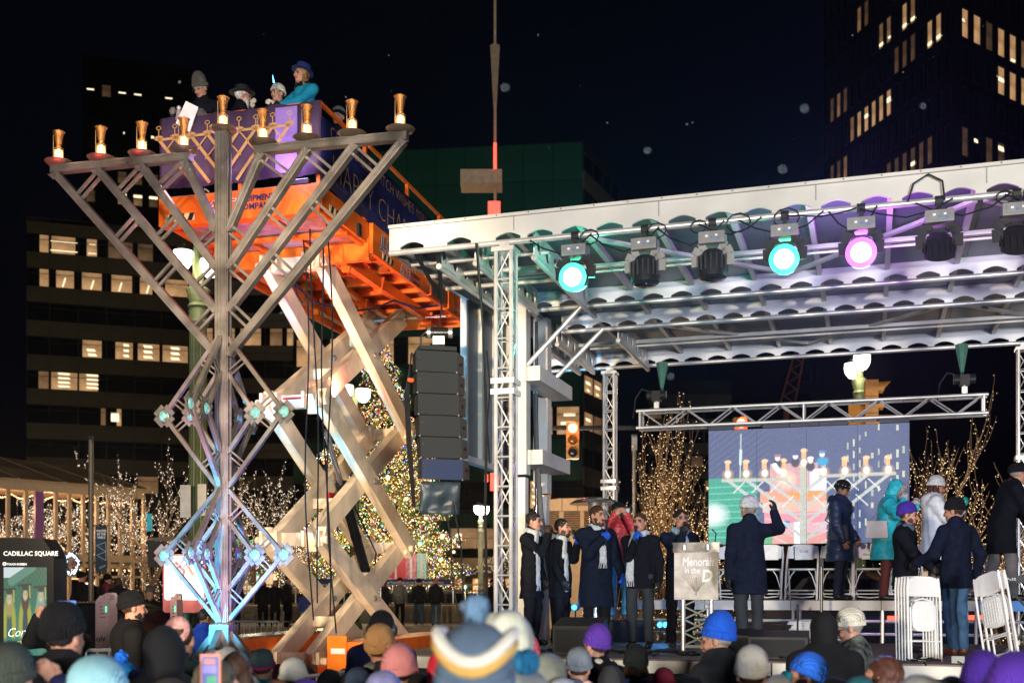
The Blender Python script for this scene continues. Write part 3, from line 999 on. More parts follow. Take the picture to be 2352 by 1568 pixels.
lt = {(1, 1): (3, None), (0, 1): (0, [(.5, .5, .8, .12, 0)]), (2, 1): (0, [(.5, .5, .8, .12, 0)]), (3, 1): (0, [(.5, .5, .8, .12, 0)]), (5, 1): (0, [(.5, .5, .8, .12, 0)]),
 (4, 3): (0, [(.4, .6, .3, .2, 0)]), (5, 3): (2, slit), (2, 3): (0, [(.7, .7, .15, .15, 0)]), (2, 5): (3, None), (3, 5): (3, None), (4, 5): (3, None), (5, 5): (2, [(.3, .15, .3, .18, 0), (.75, .15, .3, .18, 0)]),
 (0, 6): (3, None), (2, 6): (2, slit), (3, 6): (2, slit), (4, 6): (3, slit), (0, 8): (2, None), (1, 8): (1, None), (3, 8): (3, slit), (5, 8): (2, slit), (6, 8): (1, None), (0, 10): (2, None), (1, 10): (1, None), (2, 10): (1, None), (4, 10): (3, slit), (3, 7): (3, None), (1, 9): (3, None)}
tower('office_tower', 'dark brown tower far behind the left arm of the menorah with few lit windows', (-75.5, 200, 0), (.96, .28, 0), 18.5, 96, 7, 3.75, 1.5, 2.1, 45, lt)
tower('office_tower', 'dim brown tower hardly visible behind the people on the lift', (-48, 210, 0), (1, .05, 0), 17, 92, 6, 4.2, 1.6, 2.6, 60, {(3, 2): 3, (4, 2): 3, (4, 3): 3})
tl = [(.5, .18, 1.0, .13, .10)]
lw = {(4, 4): (2, None), (5, 4): (1, None), (6, 4): (1, [(.5, .62, 1, .16, .08)]), (7, 4): (1, None), (8, 4): (1, None), (9, 4): (1, [(.5, .62, 1, .2, .08)]),
 (8, 2): (2, tl), (9, 2): (2, [(.6, .2, .6, .1, .1)]), (11, 2): (1, tl), (12, 2): (2, tl), (14, 3): (1, tl), (15, 3): (1, tl), (5, 1): (2, None), (6, 1): (3, None), (10, 3): (3, None), (11, 3): (3, None), (12, 3): (3, None),
 (1, 3): (3, None), (2, 3): (2, None), (3, 3): (3, None), (1, 5): (3, None), (2, 5): (3, None), (3, 5): (2, None), (9, 6): (3, None), (10, 6): (3, None), (11, 6): (3, None), (12, 6): (3, [(.5, .4, 1, .15, .08)]), (13, 6): (3, None), (14, 6): (3, None), (3, 6): (2, None)}
far = V(38.7, 100, 0) + V(-.254, .967, 0) * 22
tower('office_tower', 'tall dark tower above the stage roof, side with slim lit windows in sloping rows', far, (.254, -.967, 0), 22, 64.8, 17, 3.5, .78, 2.5, 38, lw, depth=.9)
lw2 = {(0, 3): (4, [(.3, .6, .5, .10, .08)]), (1, 3): (4, None), (2, 3): (3, None), (3, 3): (4, None), (4, 3): (4, [(.6, .1, .6, .1, -.08)]), (5, 3): (2, None), (3, 4): (4, [(.5, .55, 1, .14, .1)]), (4, 4): (4, None), (5, 4): (4, None), (1, 6): (0, [(.4, .7, .5, .12, .05)]), (3, 6): (3, [(.5, .8, .9, .16, .05)]), (0, 6): (3, None), (2, 6): (3, None), (4, 6): (0, [(.4, .1, .5, .08, 0)])}
tower('office_tower', 'tall dark tower at top right corner of picture, face with wide glowing windows', (39.4, 100.5, 0), (.80, .60, 0), 18, 64.8, 9, 3.5, 1.15, 2.6, 38, lw2, depth=1.2)
lm = {(c, r): (0, [(.5, .5, .5, .10, 0)]) for c, r in ((2, 3), (3, 2), (5, 3), (8, 2), (9, 3), (3, 4), (6, 5), (2, 5))}
tower('office_building', 'low dark block far behind the screen truss with small glowing ceiling lamps', (31.5, 128, 0), (.98, .18, 0), 32, 31, 12, 3.0, 1.9, 1.8, 6, lm)
DK = M('slate_wall', (.05, .055, .06), .7, var=.2, scale=.3, bump=.1)
D_ = Facade('office_building', 'grey panelled office block behind the lit trees left of the video screen', (18, 150, 0), (1, .0, 0), DK, M('slate_panel', (.16, .15, .13), .6, var=.2, scale=.3))
D_.body(0, 11, 29.5, 12)
for r in range(7):
 for k in range(6):
  D_.window(1.83 * k + .92, 25.2 - 3.2 * r, 1.6, 1.5, 2 if (k, r) in ((4, 3), (5, 3), (1, 5)) else (3 if (k + 2 * r) % 7 == 0 else 0), [(.5, .3, .7, .2, 0)] if (k, r) in ((4, 3), (5, 3), (5, 5)) else None)
  D_.panel(1.83 * k + .92, 26.9 - 3.2 * r, 1.8, 1.5)
mb = MB()
p, q = at(1838, 800, 120), at(1806, 935, 120)
for o in (-.5, .5):
 mb.bar(p + V(o, 0, 0), q + V(o * 1.6, 0, 0), .16, .16)
for i in range(9):
 a = p.lerp(q, i / 9)
 b = p.lerp(q, (i + 1) / 9)
 mb.bar(a + V(-.5 if i % 2 else .5, 0, 0), b + V(.6 if i % 2 else -.6, 0, 0), .1, .1)
mb.bar(q, V(q.x, q.y, 0), .5, .5)
o = mb.build('crane_mast', M('rust_orange', (.35, .12, .04), .6), loc=(q.x, q.y, 0))
tag(o, 'leaning rust orange lattice crane mast far behind the stage', 'crane')
# pylon with red lights behind the stage roof
PY = thing('light_pylon', 'slender mast with inverted spike, tan box arm and red lights behind the stage roof', 'pylon', at(1137, 1350, 40) * 1)
PY.location.z = .6
WOFF[PY.name] = Vector(PY.location)
TAN = M('tan_metal', (.36, .28, .19), .5)
mb = MB()
b0 = at(1138, 1400, 40)
mb.tube((b0.x, 40, .6), at(1137, -40, 40), .075, 8, .05)
mb.build('mast', TAN, PY, True)
mb = MB()
mb.tube(at(1137, 252, 40), at(1137, 100, 40), .05, 4, .17)
mb.build('spike', TAN, PY)
mb = MB()
c = at(1106, 412, 40)
mb.box(c, (1.45, 1.0, .48))
for i in range(4):
 mb.box(c + V(-.54 + i * .36, -.515, 0), (.34, .03, .44))
mb.build('box_arm', TAN, PY)
RED = E('red_light', (1.0, .05, .05), 6)
RED2 = E('red_panel_and_lit_mast', (1.0, .09, .06), 2.2)
mb = MB()
mb.tube(at(1137, 393, 39.9), at(1137, 325, 39.9), .06, 10)
mb.build('red_lit_mast', RED2, PY)  # glowing sleeve added for the red light on this stretch of mast
for (x0, y0, x1, y1) in ((1121, 459, 1149, 491), (1126, 1082, 1147, 1122), (1113, 1085, 1121, 1102)):
 mb = MB()
 a, b = at(x0, y0, 39.7), at(x1, y1, 39.7)
 mb.box((a + b) / 2, (b.x - a.x, .1, a.z - b.z))
 mb.build('red_panel', RED2, PY)
point('red_mast_light', at(1137, 352, 39.5), 45, (1, .04, .03), .2)
# the mobile stage
ALU = M('brushed_aluminium', (.62, .61, .58), .42, .35, var=.10, scale=3, bump=.08, bscale=40)
ALUP = M('white_painted_aluminium', (.50, .485, .455), .5, .05, var=.16, scale=1.3, bump=.06, bscale=30)
ALUB = M('lit_beam_white', (.70, .71, .73), .42, .1, var=.10, scale=2.2, bump=.06, bscale=30)  # inner roof beams: paint brightened and cooled to carry the stage light
SKINR = M('roof_skin_grey', (.085, .105, .135), .40, .25, var=.25, scale=1.2, bump=.05)
STL = M('galvanised_tube', (.60, .60, .60), .33, .55, var=.12, scale=5, bump=.05)
BLK = M('black_plastic', (.012, .012, .013), .5, bump=.1)
RUB = M('black_cable', (.010, .010, .011), .6, bump=0)
ZT = CAMZ + 4.15
ZB = ZT - .285
ST = thing('mobile_stage', 'silver mobile stage with perforated roof beams, truss towers and wooden deck', 'stage', S(0, 0, 0))
def arch_beam(name, s0, s1, w, zt, zb, pitch, hw, hh, first=None, th=.03, lip=.035, mat=None):
 mat = mat or (ALUP if w == 0 else ALUB)
 mb = MB()
 xs = []
 x = s0
 if first:
  for f in first:
   xs.append(f)
  x = first[-1] + pitch
 else:
  x = s0 + pitch * .6
 while x < s1 - pitch * .4:
  xs.append(x)
  x += pitch
 edges = [s0] + [(a + b) / 2 for a, b in zip(xs[:-1], xs[1:])] + [s1]
 for i, xc in enumerate(xs):
  a, b = edges[i], edges[i + 1]
  pts = [S(a, w, zb), S(a, w, zt), S(b, w, zt), S(b, w, zb), S(xc + hw / 2, w, zb)]
  n = 8
  pts.append(S(xc + hw / 2, w, zb + hh * .55))
  for k in range(1, n):
   t = k / n
   pts.append(S(xc + hw / 2 - hw * t, w, zb + hh * (.55 + .45 * math.sin(math.pi * t))))
  pts.append(S(xc - hw / 2, w, zb + hh * .55))
  pts.append(S(xc - hw / 2, w, zb))
  mb.prism(pts, SV * th)
 mb.box(S((s0 + s1) / 2, w - .012, zt + .006), (s1 - s0, .05, lip), SR)
 o = mb.build(name, mat, ST)
 mb = MB()
 mb.tube(S(s0, w + th / 2, zb), S(s1, w + th / 2, zb), .034, 12)
 mb.build('roof_tube', STL, ST, True)
 return o
S0, S1 = -2.70, 6.0
arch_beam('front_fascia_beam', S0, S1, 0, ZT, ZB, .392, .29, .105, [-2.42, -1.85, -1.27, -.90])
arch_beam('roof_beam', -1.98, S1, 3.05, ZT - .02, ZB, .385, .28, .105)
arch_beam('roof_beam', -1.85, S1, 4.45, ZT - .02, ZB, .385, .28, .105)
arch_beam('roof_beam', -2.95, S1, 7.35, ZT - .04, ZB, .40, .30, .10)
mb = MB()
for i in range(5):
 mb.box(S(-1.2 + i * 1.62, -.004, ZT - .08), (.012, .006, .17), SR)
mb.build('seam_strip', M('seam_grey', (.25, .25, .24), .5), ST)['kind'] = 'stuff'
mb = MB()
for i in range(24):
 mb.box(S(-2.5 + i * .37, -.039, ZT + .008), (.014, .006, .014), SR)
mb.build('rivet', M('rivet_brown', (.12, .07, .04), .6, bump=0), ST)['kind'] = 'stuff'
for (w0, w1) in ((.04, 3.04), (3.09, 4.44), (4.49, 7.34)):
 for (a, b) in ((S0, -.9), (-.895, 1.4), (1.405, 3.7), (3.705, S1)):
  mb = MB()
  mb.box(S((a + b) / 2, (w0 + w1) / 2, ZT - .03), (b - a, w1 - w0, .03), SR)
  mb.build('roof_panel', SKINR, ST)
k = 0
for (w0, w1) in ((.05, 3.03), (3.10, 4.43), (4.50, 7.33)):
 x = -2.15
 while x < S1:
  mb = MB()
  mb.box(S(x, (w0 + w1) / 2, ZT - .085), (.06, w1 - w0, .08), SR)
  mb.build('rafter', ALU, ST)
  x += .82
 if w1 - w0 > 2:
  mb = MB()
  wm = (w0 + w1) / 2 + .15
  mb.box(S((S0 + S1) / 2, wm, ZT - .155), (S1 - S0, .07, .05), SR)
  mb.tube(S(S0 + .9, wm, ZT - .22), S(S1, wm, ZT - .22), .018, 8)
  mb.build('purlin', ALU, ST)
  for (a, b) in ((-.5, 1.6), (3.6, 1.6), (3.7, 5.8)):
   mb = MB()
   mb.bar(S(a, w0 + .5, ZT - .15), S(b, w1 - .3, ZT - .15), .06, .04)
   mb.build('brace', ALU, ST)
def holed_plate(name, s, w0, w1, zc, h, r, n):
 """End plate along the depth with round lightening holes and a tube below."""
 mb = MB()
 pw = (w1 - w0) / n
 for i in range(n):
  c = w0 + pw * (i + .5)
  K = 16
  sq, ci = [], []
  for k in range(K):
   a = 2 * math.pi * k / K + math.pi / 4
   dx, dz = math.cos(a), math.sin(a)
   m = max(abs(dx), abs(dz))
   sq.append(S(s, c + dx / m * pw / 2, zc + dz / m * h / 2))
   ci.append(S(s, c + dx * r, zc + dz * r))
  for k in range(K):
   mb.prism([sq[k], sq[(k + 1) % K], ci[(k + 1) % K], ci[k]], SU * .02)
 mb.build(name, ALU, ST)
 mb = MB()
 mb.tube(S(s + .01, w0, zc - h / 2 - .01), S(s + .01, w1, zc - h / 2 - .01), .035, 10)
 mb.build('roof_tube', STL, ST, True)
for s_ in (-1.05, -1.75, -2.2):
 holed_plate('end_plate', s_, .25, 2.75, ZT - .25, .30, .085, 7)
for s_ in (-1.05, -2.0, -2.25):
 holed_plate('end_plate', s_, 4.7, 7.1, ZT - .25, .30, .085, 6)
mb = MB()
mb.prism([S(S0, .03, ZT - .26), S(S0, .03, ZT - .03), S(S0, 2.62, ZT - .03), S(S0, 2.62, ZT - .16)], SU * .03)
mb.bar(S(S0 + .01, .03, ZT - .27), S(S0 + .01, 2.62, ZT - .17), .05, .03)
mb.build('edge_skirt', ALUP, ST)
mb = MB()
for w_ in (.55, 1.1, 1.7):
 mb.tube(S(S0 + .05, w_, ZT - .27), S(-.95, w_, ZT - .27), .028, 8)
mb.build('cross_tube', STL, ST, True)
def box_truss(mb, p, q, wd, r, rb, step, up=(0, 0, 1), R=None):
 p, q = Vector(p), Vector(q)
 d = (q - p).normalized()
 a, b = R
 L = (q - p).length
 cs = [a * (wd / 2 * i) + b * (wd / 2 * j) for i, j in ((-1, -1), (1, -1), (1, 1), (-1, 1))]
 for c in cs:
  mb.tube(p + c, q + c, r, 8)
 n = max(2, int(round(L / step)))
 for k in range(n):
  for f in range(4):
   c0, c1 = cs[f], cs[(f + 1) % 4]
   u0, u1 = p + d * (L * k / n), p + d * (L * (k + 1) / n)
   if k % 2 == (f % 2):
    mb.tube(u0 + c0, u1 + c1, rb, 5)
   else:
    mb.tube(u0 + c1, u1 + c0, rb, 5)
   mb.tube(u0 + c0, u0 + c1, rb * 1.1, 5)
DZ = CAMZ - .737          # deck top
for (s_, w_, zc) in ((-1.30, .02, 4.15), (-1.76, 7.36, 3.72), (4.86, 7.36, 3.9), (5.2, .02, 4.15)):
 mb = MB()
 box_truss(mb, S(s_, w_, .1), S(s_, w_, ZB - .10), .175, .024, .0085, .32, R=(SU, SV))
 mb.box(S(s_, w_, ZB - .10), (.26, .26, .05), SR)
 mb.box(S(s_, w_, .08), (.34, .34, .03), SR)
 mb.build('truss_tower', STL, ST, True)
 mb = MB()
 for z in (zc - .06, zc + .06):
  mb.box(S(s_, w_, z), (.27, .27, .06), SR)
 mb.build('truss_collar', STL, ST)
 mb = MB()
 mb.box(S(s_, w_, ZB - .05), (.12, .10, .09), SR)
 mb.build('tower_clamp', STL, ST)
for (s_, w_, wd, zl) in ((-2.04, 3.02, .20, 3.45), (-2.14, 4.42, .22, 3.3)):
 mb = MB()
 mb.box(S(s_, w_, (zl + ZB) / 2 + .12), (wd, wd, ZB - zl + .16), SR)
 mb.build('mast_column', ALUP, ST)
 mb = MB()
 mb.box(S(s_, w_, zl / 2 + .4), (wd * .78, wd * .78, zl - .8), SR)
 mb.build('mast_inner', ALUP, ST)
mb = MB()
mb.tube(S(-2.02, 3.7, 4.2), S(-2.02, 3.7, ZB), .026, 10)
mb.tube(S(-2.02, 3.7, 1.2), S(-2.02, 3.7, 3.1), .048, 10)
mb.tube(S(-2.02, 3.7, 3.1), S(-2.02, 3.7, 4.2), .026, 10)
mb.build('hydraulic_ram', M('chrome', (.45, .48, .52), .12, .9, bump=0), ST, True)
for z, l in ((4.86, 1.75), (3.73, 1.5)):
 mb = MB()
 mb.box(S(-1.90, 3.75, z), (.34, l, .20), SR)
 mb.build('mast_bracket', ALUP, ST)
for (a, b) in ((S(-1.95, 3.0, 5.0), S(-1.20, 3.06, ZB)), (S(-2.0, 4.4, 5.0), S(-1.22, 4.46, ZB))):
 mb = MB()
 mb.tube(a, b, .035, 10)
 mb.build('diagonal_strut', STL, ST, True)
mb = MB()
mb.box(S(-2.78, 3.65, 4.86), (.03, 1.98, 2.3), SR)
mb.build('end_wall', M('end_wall_grey', (.16, .17, .18), .5, .2, var=.2, scale=1), ST)
for w_ in (2.66, 3.3, 3.95, 4.62):
 mb = MB()
 mb.box(S(-2.75, w_, 4.86), (.09, .07, 2.34), SR)
 mb.build('wall_rib', ALUP, ST)
for z in (3.70, 6.0):
 mb = MB()
 mb.box(S(-2.74, 3.65, z), (.12, 2.1, .09), SR)
 mb.build('wall_rail', ALUP, ST)
WOOD = M('deck_plywood', (.17, .13, .10), .7, var=.4, scale=2.5, bump=.2)
for i in range(9):
 for j in range(3):
  mb = MB()
  mb.box(S(-2.9 + i + .5, .05 + j * 1.55 + .77, DZ - .03), (.985, 1.535, .05), SR)
  mb.build('deck_board', WOOD, ST)
LIPW = M('white_lip', (.60, .57, .50), .5, var=.15, scale=3)
for i in range(4):
 mb = MB()
 mb.box(S(-2.9 + 2.25 * i + 1.12, .02, DZ - .085), (2.23, .04, .13), SR)
 mb.build('deck_lip', LIPW, ST)
mb = MB()
mb.box(S(1.6, .10, DZ - .40), (9.0, .08, .06), SR)
for i in range(8):
 mb.box(S(-2.7 + i * 1.2, .35, DZ / 2 - .1), (.07, .07, DZ - .2), SR)
 mb.bar(S(-2.7 + i * 1.2, .35, .2), S(-1.5 + i * 1.2, .35, DZ - .2), .03, .03)
mb.build('deck_scaffold', M('dark_steel', (.06, .06, .065), .5, .5), ST)
mb = MB()
mb.box(S(1.6, 1.4, .5), (9.0, .05, .9), SR)
mb.build('dark_skirt', M('black_drape', (.012, .013, .014), .9, bump=.3), ST)
# rear riser
RZ = CAMZ - .147
RI = thing('riser_platform', 'long white edged riser platform at back of stage under the folding chairs', 'platform', S(2.4, 5.2, 0))
for i in range(6):
 mb = MB()
 mb.box(S(-.95 + 1.22 * i + .61, 5.45, RZ - .02), (1.20, 1.75, .04), SR)
 mb.build('deck_board', M('riser_deck', (.22, .22, .23), .6, var=.2), RI)
 mb = MB()
 mb.box(S(-.95 + 1.22 * i + .61, 4.56, RZ - .07), (1.21, .04, .135), SR)
 e = mb.build('edge_beam', ALUP if i < 4 else M('blue_edge', (.05, .22, .55), .5), RI)
 if i >= 4:
  e['label'] = 'blue edge beam'
mb = MB()
for i in range(7):
 for w_ in (4.62, 6.2):
  mb.tube(S(-.9 + 1.21 * i, w_, DZ if w_ < 5 else .6), S(-.9 + 1.21 * i, w_, RZ - .05), .025, 8)
for z in (DZ + .12, DZ + .30):
 mb.tube(S(-.95, 4.66, z), S(6.3, 4.66, z), .022, 8)
mb.build('riser_leg', STL, RI, True)
# the screen and its truss
TR = thing('lighting_truss', 'horizontal silver box truss carrying the video screen', 'truss', S(1.56, 6.8, 0))
mb = MB()
z0, z1 = CAMZ + 2.70, CAMZ + 2.98
for z in (z0, z1):
 for w_ in (6.68, 6.94):
  mb.tube(S(-1.16, w_, z), S(4.28, w_, z), .027, 10)
mb.build('chord', STL, TR, True)
n = 14
for i in range(n):
 a, b = -1.08 + 5.28 * i / n, -1.08 + 5.28 * (i + 1) / n
 mb = MB()
 for w_ in (6.68, 6.94):
  mb.tube(S(a, w_, z1 if i % 2 == 0 else z0), S(b, w_, z0 if i % 2 == 0 else z1), .013, 6)
 mb.tube(S(a, 6.68, z0), S(a, 6.94, z0), .012, 6)
 mb.tube(S(a, 6.68, z1), S(a, 6.94, z1), .012, 6)
 mb.build('diagonal', STL, TR, True)
mb = MB()
for x in (-1.1, 1.55, 4.22):
 for w_ in (6.68, 6.94):
  mb.tube(S(x, w_, z0), S(x, w_, z1), .022, 8)
mb.build('end_frame', STL, TR, True)
for x, lab in ((-.84, 'chain hoist above left end of the screen truss'), (3.95, 'chain hoist above right end of the screen truss')):
 h = thing('chain_hoist', lab, 'hoist', S(x, 6.81, z1), 'hoists lifting the screen truss')
 mb = MB()
 mb.tube(S(x - .16, 6.8, z1 + .27), S(x + .16, 6.8, z1 + .27), .075, 12)
 mb.box(S(x, 6.8, z1 + .25), (.14, .16, .16), SR)
 mb.build('motor', BLK, h)
 mb = MB()
 mb.tube(S(x, 6.8, z1 + .02), S(x, 6.8, z1 + .2), .025, 6)
 mb.box(S(x, 6.8, z1 + .1), (.08, .05, .10), SR)
 mb.build('hook', STL, h)
 mb = MB()
 mb.tube(S(x, 6.8, z1 + .3), S(x, 7.3, ZB - .42), .012, 6)
 mb.path([S(x - .1, 6.8, z1 + .33), S(x - .25, 6.8, z1 + .38), S(x - .36, 6.8, z1 + .22), S(x - .4, 6.8, z1 - .1)], .012, 5)
 mb.build('chain', RUB, h)
 mb = MB()
 mb.tube(S(x, 7.3, ZB - .46), S(x, 7.36, ZB + .02), .02, 8, .11)
 mb.build('sling', M('sling_green', (.06, .16, .12), .8, bump=.4), h)
SCW, SCH = 3.13, 1.92
TH = thing('video_screen', 'large LED video wall showing the menorah behind the speakers', 'screen', S(1.59, 6.8, 0))
zt_, zb_ = CAMZ + 2.62, CAMZ + .74
mb = MB()
mb.box(S(.02 + SCW / 2, 6.85, (zt_ + zb_) / 2), (SCW, .09, zt_ - zb_), SR)
mb.build('cabinet', BLK, TH)
# picture shown on the LED wall, painted cell by cell
def canvas(h, w, col):
 return np.tile(np.array(col, float), (h, w, 1))
def p_rect(im, x0, y0, x1, y1, col, a=1.0):
 h, w = im.shape[:2]
 sl = im[int(max(y0, 0) * h):int(max(y1, 0) * h), int(max(x0, 0) * w):int(max(x1, 0) * w)]
 sl[:] = sl * (1 - a) + np.array(col) * a
def p_line(im, x0, y0, x1, y1, wd, col, asp=1.63, a=1.0):
 h, w = im.shape[:2]
 X, Y = np.meshgrid((np.arange(w) + .5) / w, (np.arange(h) + .5) / h)
 dx, dy = (x1 - x0) * asp, y1 - y0
 t = np.clip(((X - x0) * asp * dx + (Y - y0) * dy) / (dx * dx + dy * dy + 1e-9), 0, 1)
 d = np.hypot((X - x0) * asp - t * dx, (Y - y0) - t * dy)
 m = np.clip((wd - d) * h + .5, 0, 1)[..., None] * a
 im[:] = im * (1 - m) + np.array(col) * m
def p_blob(im, x, y, rx, ry, col, soft=.3, a=1.0):
 h, w = im.shape[:2]
 X, Y = np.meshgrid((np.arange(w) + .5) / w, (np.arange(h) + .5) / h)
 d = np.hypot((X - x) / rx, (Y - y) / ry)
 m = (np.clip((1 - d) / soft, 0, 1) * a)[..., None]
 im[:] = im * (1 - m) + np.array(col) * m
IM = canvas(150, 240, (.085, .11, .22))
yy, xx = np.mgrid[0:150, 0:240]
IM += (np.sin(xx * .55 + yy * .75) * (xx < 75) * .5 + .2)[..., None] * np.array((.02, .022, .03))
p_rect(IM, 0, .42, .25, 1, (.05, .34, .24))
for k in range(9):
 p_line(IM, 0, .50 + k * .055, .25, .49 + k * .055, .006, (.12, .50, .40))
p_blob(IM, .02, .74, .10, .13, (.9, 1, 1), .8)
p_line(IM, .168, .04, .163, .42, .004, (.55, .7, .7))
p_line(IM, .167, .18, .165, .30, .011, (.6, .75, .72))
r_ = np.random.RandomState(3)
for row in range(8):
 for c in range(10):
  if r_.rand() < .62:
   x, y = .70 + c * .03 + row * .0, .33 - c * .030 + row * .105 - .18
   if .68 < x < .995 and 0 < y < .95:
    p_rect(IM, x, y, x + .010, y + .045 + .02 * r_.rand(), (.62, .66, .48), .4 + .6 * r_.rand())
for k in range(5):
 p_rect(IM, .27 + .01 * k, .55 + .09 * k, .60, .64 + .09 * k, ((.86, .36, .22), (.92, .50, .40), (.85, .30, .35), (.9, .45, .50), (.8, .35, .30))[k], .9)
p_rect(IM, .40, .56, .60, .60, (.95, .33, .10))
p_rect(IM, .32, .31, .56, .55, (.72, .40, .40), .85)
p_rect(IM, .52, .36, .60, .55, (.85, .80, .95), .9)
p_blob(IM, .40, .45, .06, .10, (1, .72, .5), .9)
p_rect(IM, .34, .80, .42, .87, (.12, .22, .50))
p_rect(IM, .44, .82, .48, 1, (.95, .9, .98))
p_rect(IM, .26, .86, .33, 1, (.12, .40, .20))
bc = (.50, .50, .44)
p_rect(IM, .47, .33, .505, 1, bc)
lx = [.10, .195, .29, .385, .488, .585, .69, .795, .90]
p_line(IM, .075, .44, .40, .445, .014, bc)
p_line(IM, .57, .425, .93, .42, .014, bc)
for i in range(4):
 p_line(IM, lx[i], .44, .48, .44 + (.48 - lx[i]) * 1.32, .013, (.50, .54, .52))
 p_line(IM, lx[8 - i], .43, .50, .43 + (lx[8 - i] - .50) * 1.32, .013, (.50, .54, .52))
 p_line(IM, .487, 1.08 - i * .11, .487 - .19, .90 - i * .06, .005, (.48, .58, .62))
 p_line(IM, .487, 1.08 - i * .11, .487 + .19, .90 - i * .06, .005, (.48, .58, .62))
for i in range(3):
 for j in range(2):
  x = lx[i + 1] - .01 + .06 * j
  p_line(IM, x, .46 + .13 * j, x - .055, .55 + .13 * j, .005, (.7, .72, .7))
  x = lx[7 - i] + .01 - .06 * j
  p_line(IM, x, .46 + .13 * j, x + .055, .55 + .13 * j, .005, (.7, .72, .7))
for i, x in enumerate(lx):
 yb = .33 if i == 4 else .41
 p_blob(IM, x, yb - .02, .036, .06, (.9, .55, .25), .9, .8)
 p_rect(IM, x - .012, yb - .13, x + .012, yb - .06, (.80, .46, .24))
 p_blob(IM, x, yb - .13, .02, .02, (.9, .6, .35), .3)
 p_blob(IM, x, yb - .025, .018, .04, (1, 1, .92), .4)
for (x, y, c, hc_) in ((.355, .26, (1, .85, .85), (.4, .2, .2)), (.445, .25, (1, .9, 1), (.1, .1, .3)), (.52, .29, (.95, .85, .75), (.85, .8, .7)), (.578, .24, (1, .9, .92), (.12, .25, .5))):
 p_blob(IM, x, y + .05, .026, .05, (.06, .07, .12), .3)
 p_blob(IM, x, y, .015, .028, c, .3)
 p_blob(IM, x, y - .022, .02, .016, hc_, .3)
p_blob(IM, .58, .30, .035, .05, (.05, .35, .60), .4)
p_line(IM, .34, .32, .36, .37, .02, (1, .95, .9))
IM *= (1 + .07 * np.sin(xx * 1.3 + yy * 1.9) + r_.uniform(-.14, .14, (150, 240)))[..., None]
print_grid('picture', np.clip(IM, 0, 1.2), S(.025, 6.80, zb_ + .005), tuple(SU * (SCW - .01)), (0, 0, zt_ - zb_ - .01), Mattr('screen_glow', 1.3), TH)
mb = MB()
for x in (.02 + SCW * .25, .02 + SCW * .5, .02 + SCW * .75):
 mb.box(S(x, 6.798, (zt_ + zb_) / 2), (.004, .002, zt_ - zb_), SR)
mb.build('panel_joint', BLK, TH)
for i, (a, b) in enumerate(((.03, .44), (.90, 1.32), (1.33, 1.78), (1.79, 2.22), (2.70, 3.14))):
 mb = MB()
 mb.box(S((a + b) / 2, 6.80, zt_ + .045), (b - a, .06, .085), SR)
 mb.tube(S((a + b) / 2 - .1, 6.81, zt_ + .08), S((a + b) / 2 - .1, 6.81, CAMZ + 2.70), .012, 6)
 mb.box(S((a + b) / 2 + .08, 6.765, zt_ + .04), (.07, .02, .03), SR)
 mb.build('hanging_bar', M('blue_black_metal', (.03, .035, .06), .45), TH)
# the steel menorah
MO = V(-3.545, 13.97, 0)
ME, MF = V(.974, -.2265, 0), V(.2265, .974, 0)
def MN(a, z, b=0.0):
 return MO + ME * a + MF * b + V(0, 0, z)
STEEL = M('raw_steel', (.235, .205, .178), .33, .6, var=.45, scale=3, bump=.16, bscale=18, spec=.5)
BRASS = M('hammered_brass', (.34, .17, .055), .32, .8, var=.2, scale=20, bump=.9, bscale=70)
MEN = thing('menorah', 'giant raw steel lattice menorah with nine glowing lamps in the square', 'menorah', (MO.x, MO.y, 0))
ZA = 7.30
ZP = 7.52
mb = MB()
mb.box(MN(0, (ZP + 1.45) / 2), (.150, .150, ZP - 1.45), (ME, MF, V(0, 0, 1)))
for a, b in ((.081, 0), (-.081, 0)):
 for k in (-.045, .045):
  mb.box(MN(a, (ZP + 1.45) / 2, k), (.012, .02, ZP - 1.5), (ME, MF, V(0, 0, 1)))
for k in (-.045, .0, .045):
 mb.box(MN(k, (ZP + 1.45) / 2, -.081), (.02, .012, ZP - 1.5), (ME, MF, V(0, 0, 1)))
mb.build('post', STEEL, MEN)
LXS = [.53 + .575 * i for i in range(4)]
def mbar(p, q, w=.094, d=.10, ridge=True):
 mb = MB()
 mb.bar(p, q, d, w, V(0, 0, 1))
 if ridge:
  dd, s, t = frame(Vector(q) - Vector(p))
  for k in (-.3, .3):
   mb.bar(Vector(p) - MF * (d / 2 + .004) + t * (w * k), Vector(q) - MF * (d / 2 + .004) + t * (w * k), .012, .014)
 return mb
ZD = [6.30, 5.84, 5.32, 4.78]   # heights where the four diagonals leave the post
for e in (1, -1):
 mbar(MN(e * (LXS[0] - .10), ZA - .05), MN(e * (LXS[3] + .12), ZA - .05), .10, .11).build('top_bar', STEEL, MEN)
 P0 = [MN(e * .08, ZD[k]) for k in range(4)]
 P1 = [MN(e * (LXS[k] - .02 + .03 * k), ZA - .10) for k in range(4)]
 for k in range(4):
  mbar(P0[k], P1[k]).build('diagonal_arm', STEEL, MEN)
 for k in range(3):
  A0, A1, B0, B1 = P0[k], P1[k], P0[k + 1], P1[k + 1]
  for j in range(k + 2):
   t = j / (k + 1)
   a = A0.lerp(A1, .02 + t * .96)
   d = (B1 - B0).normalized()
   b = B0 + d * ((a - B0).dot(d))
   mb = MB()
   for o in (-.045, .045):
    mb.bar(a + d * o, b + d * o, .035, .032)
   mb.build('cross_brace', STEEL, MEN)
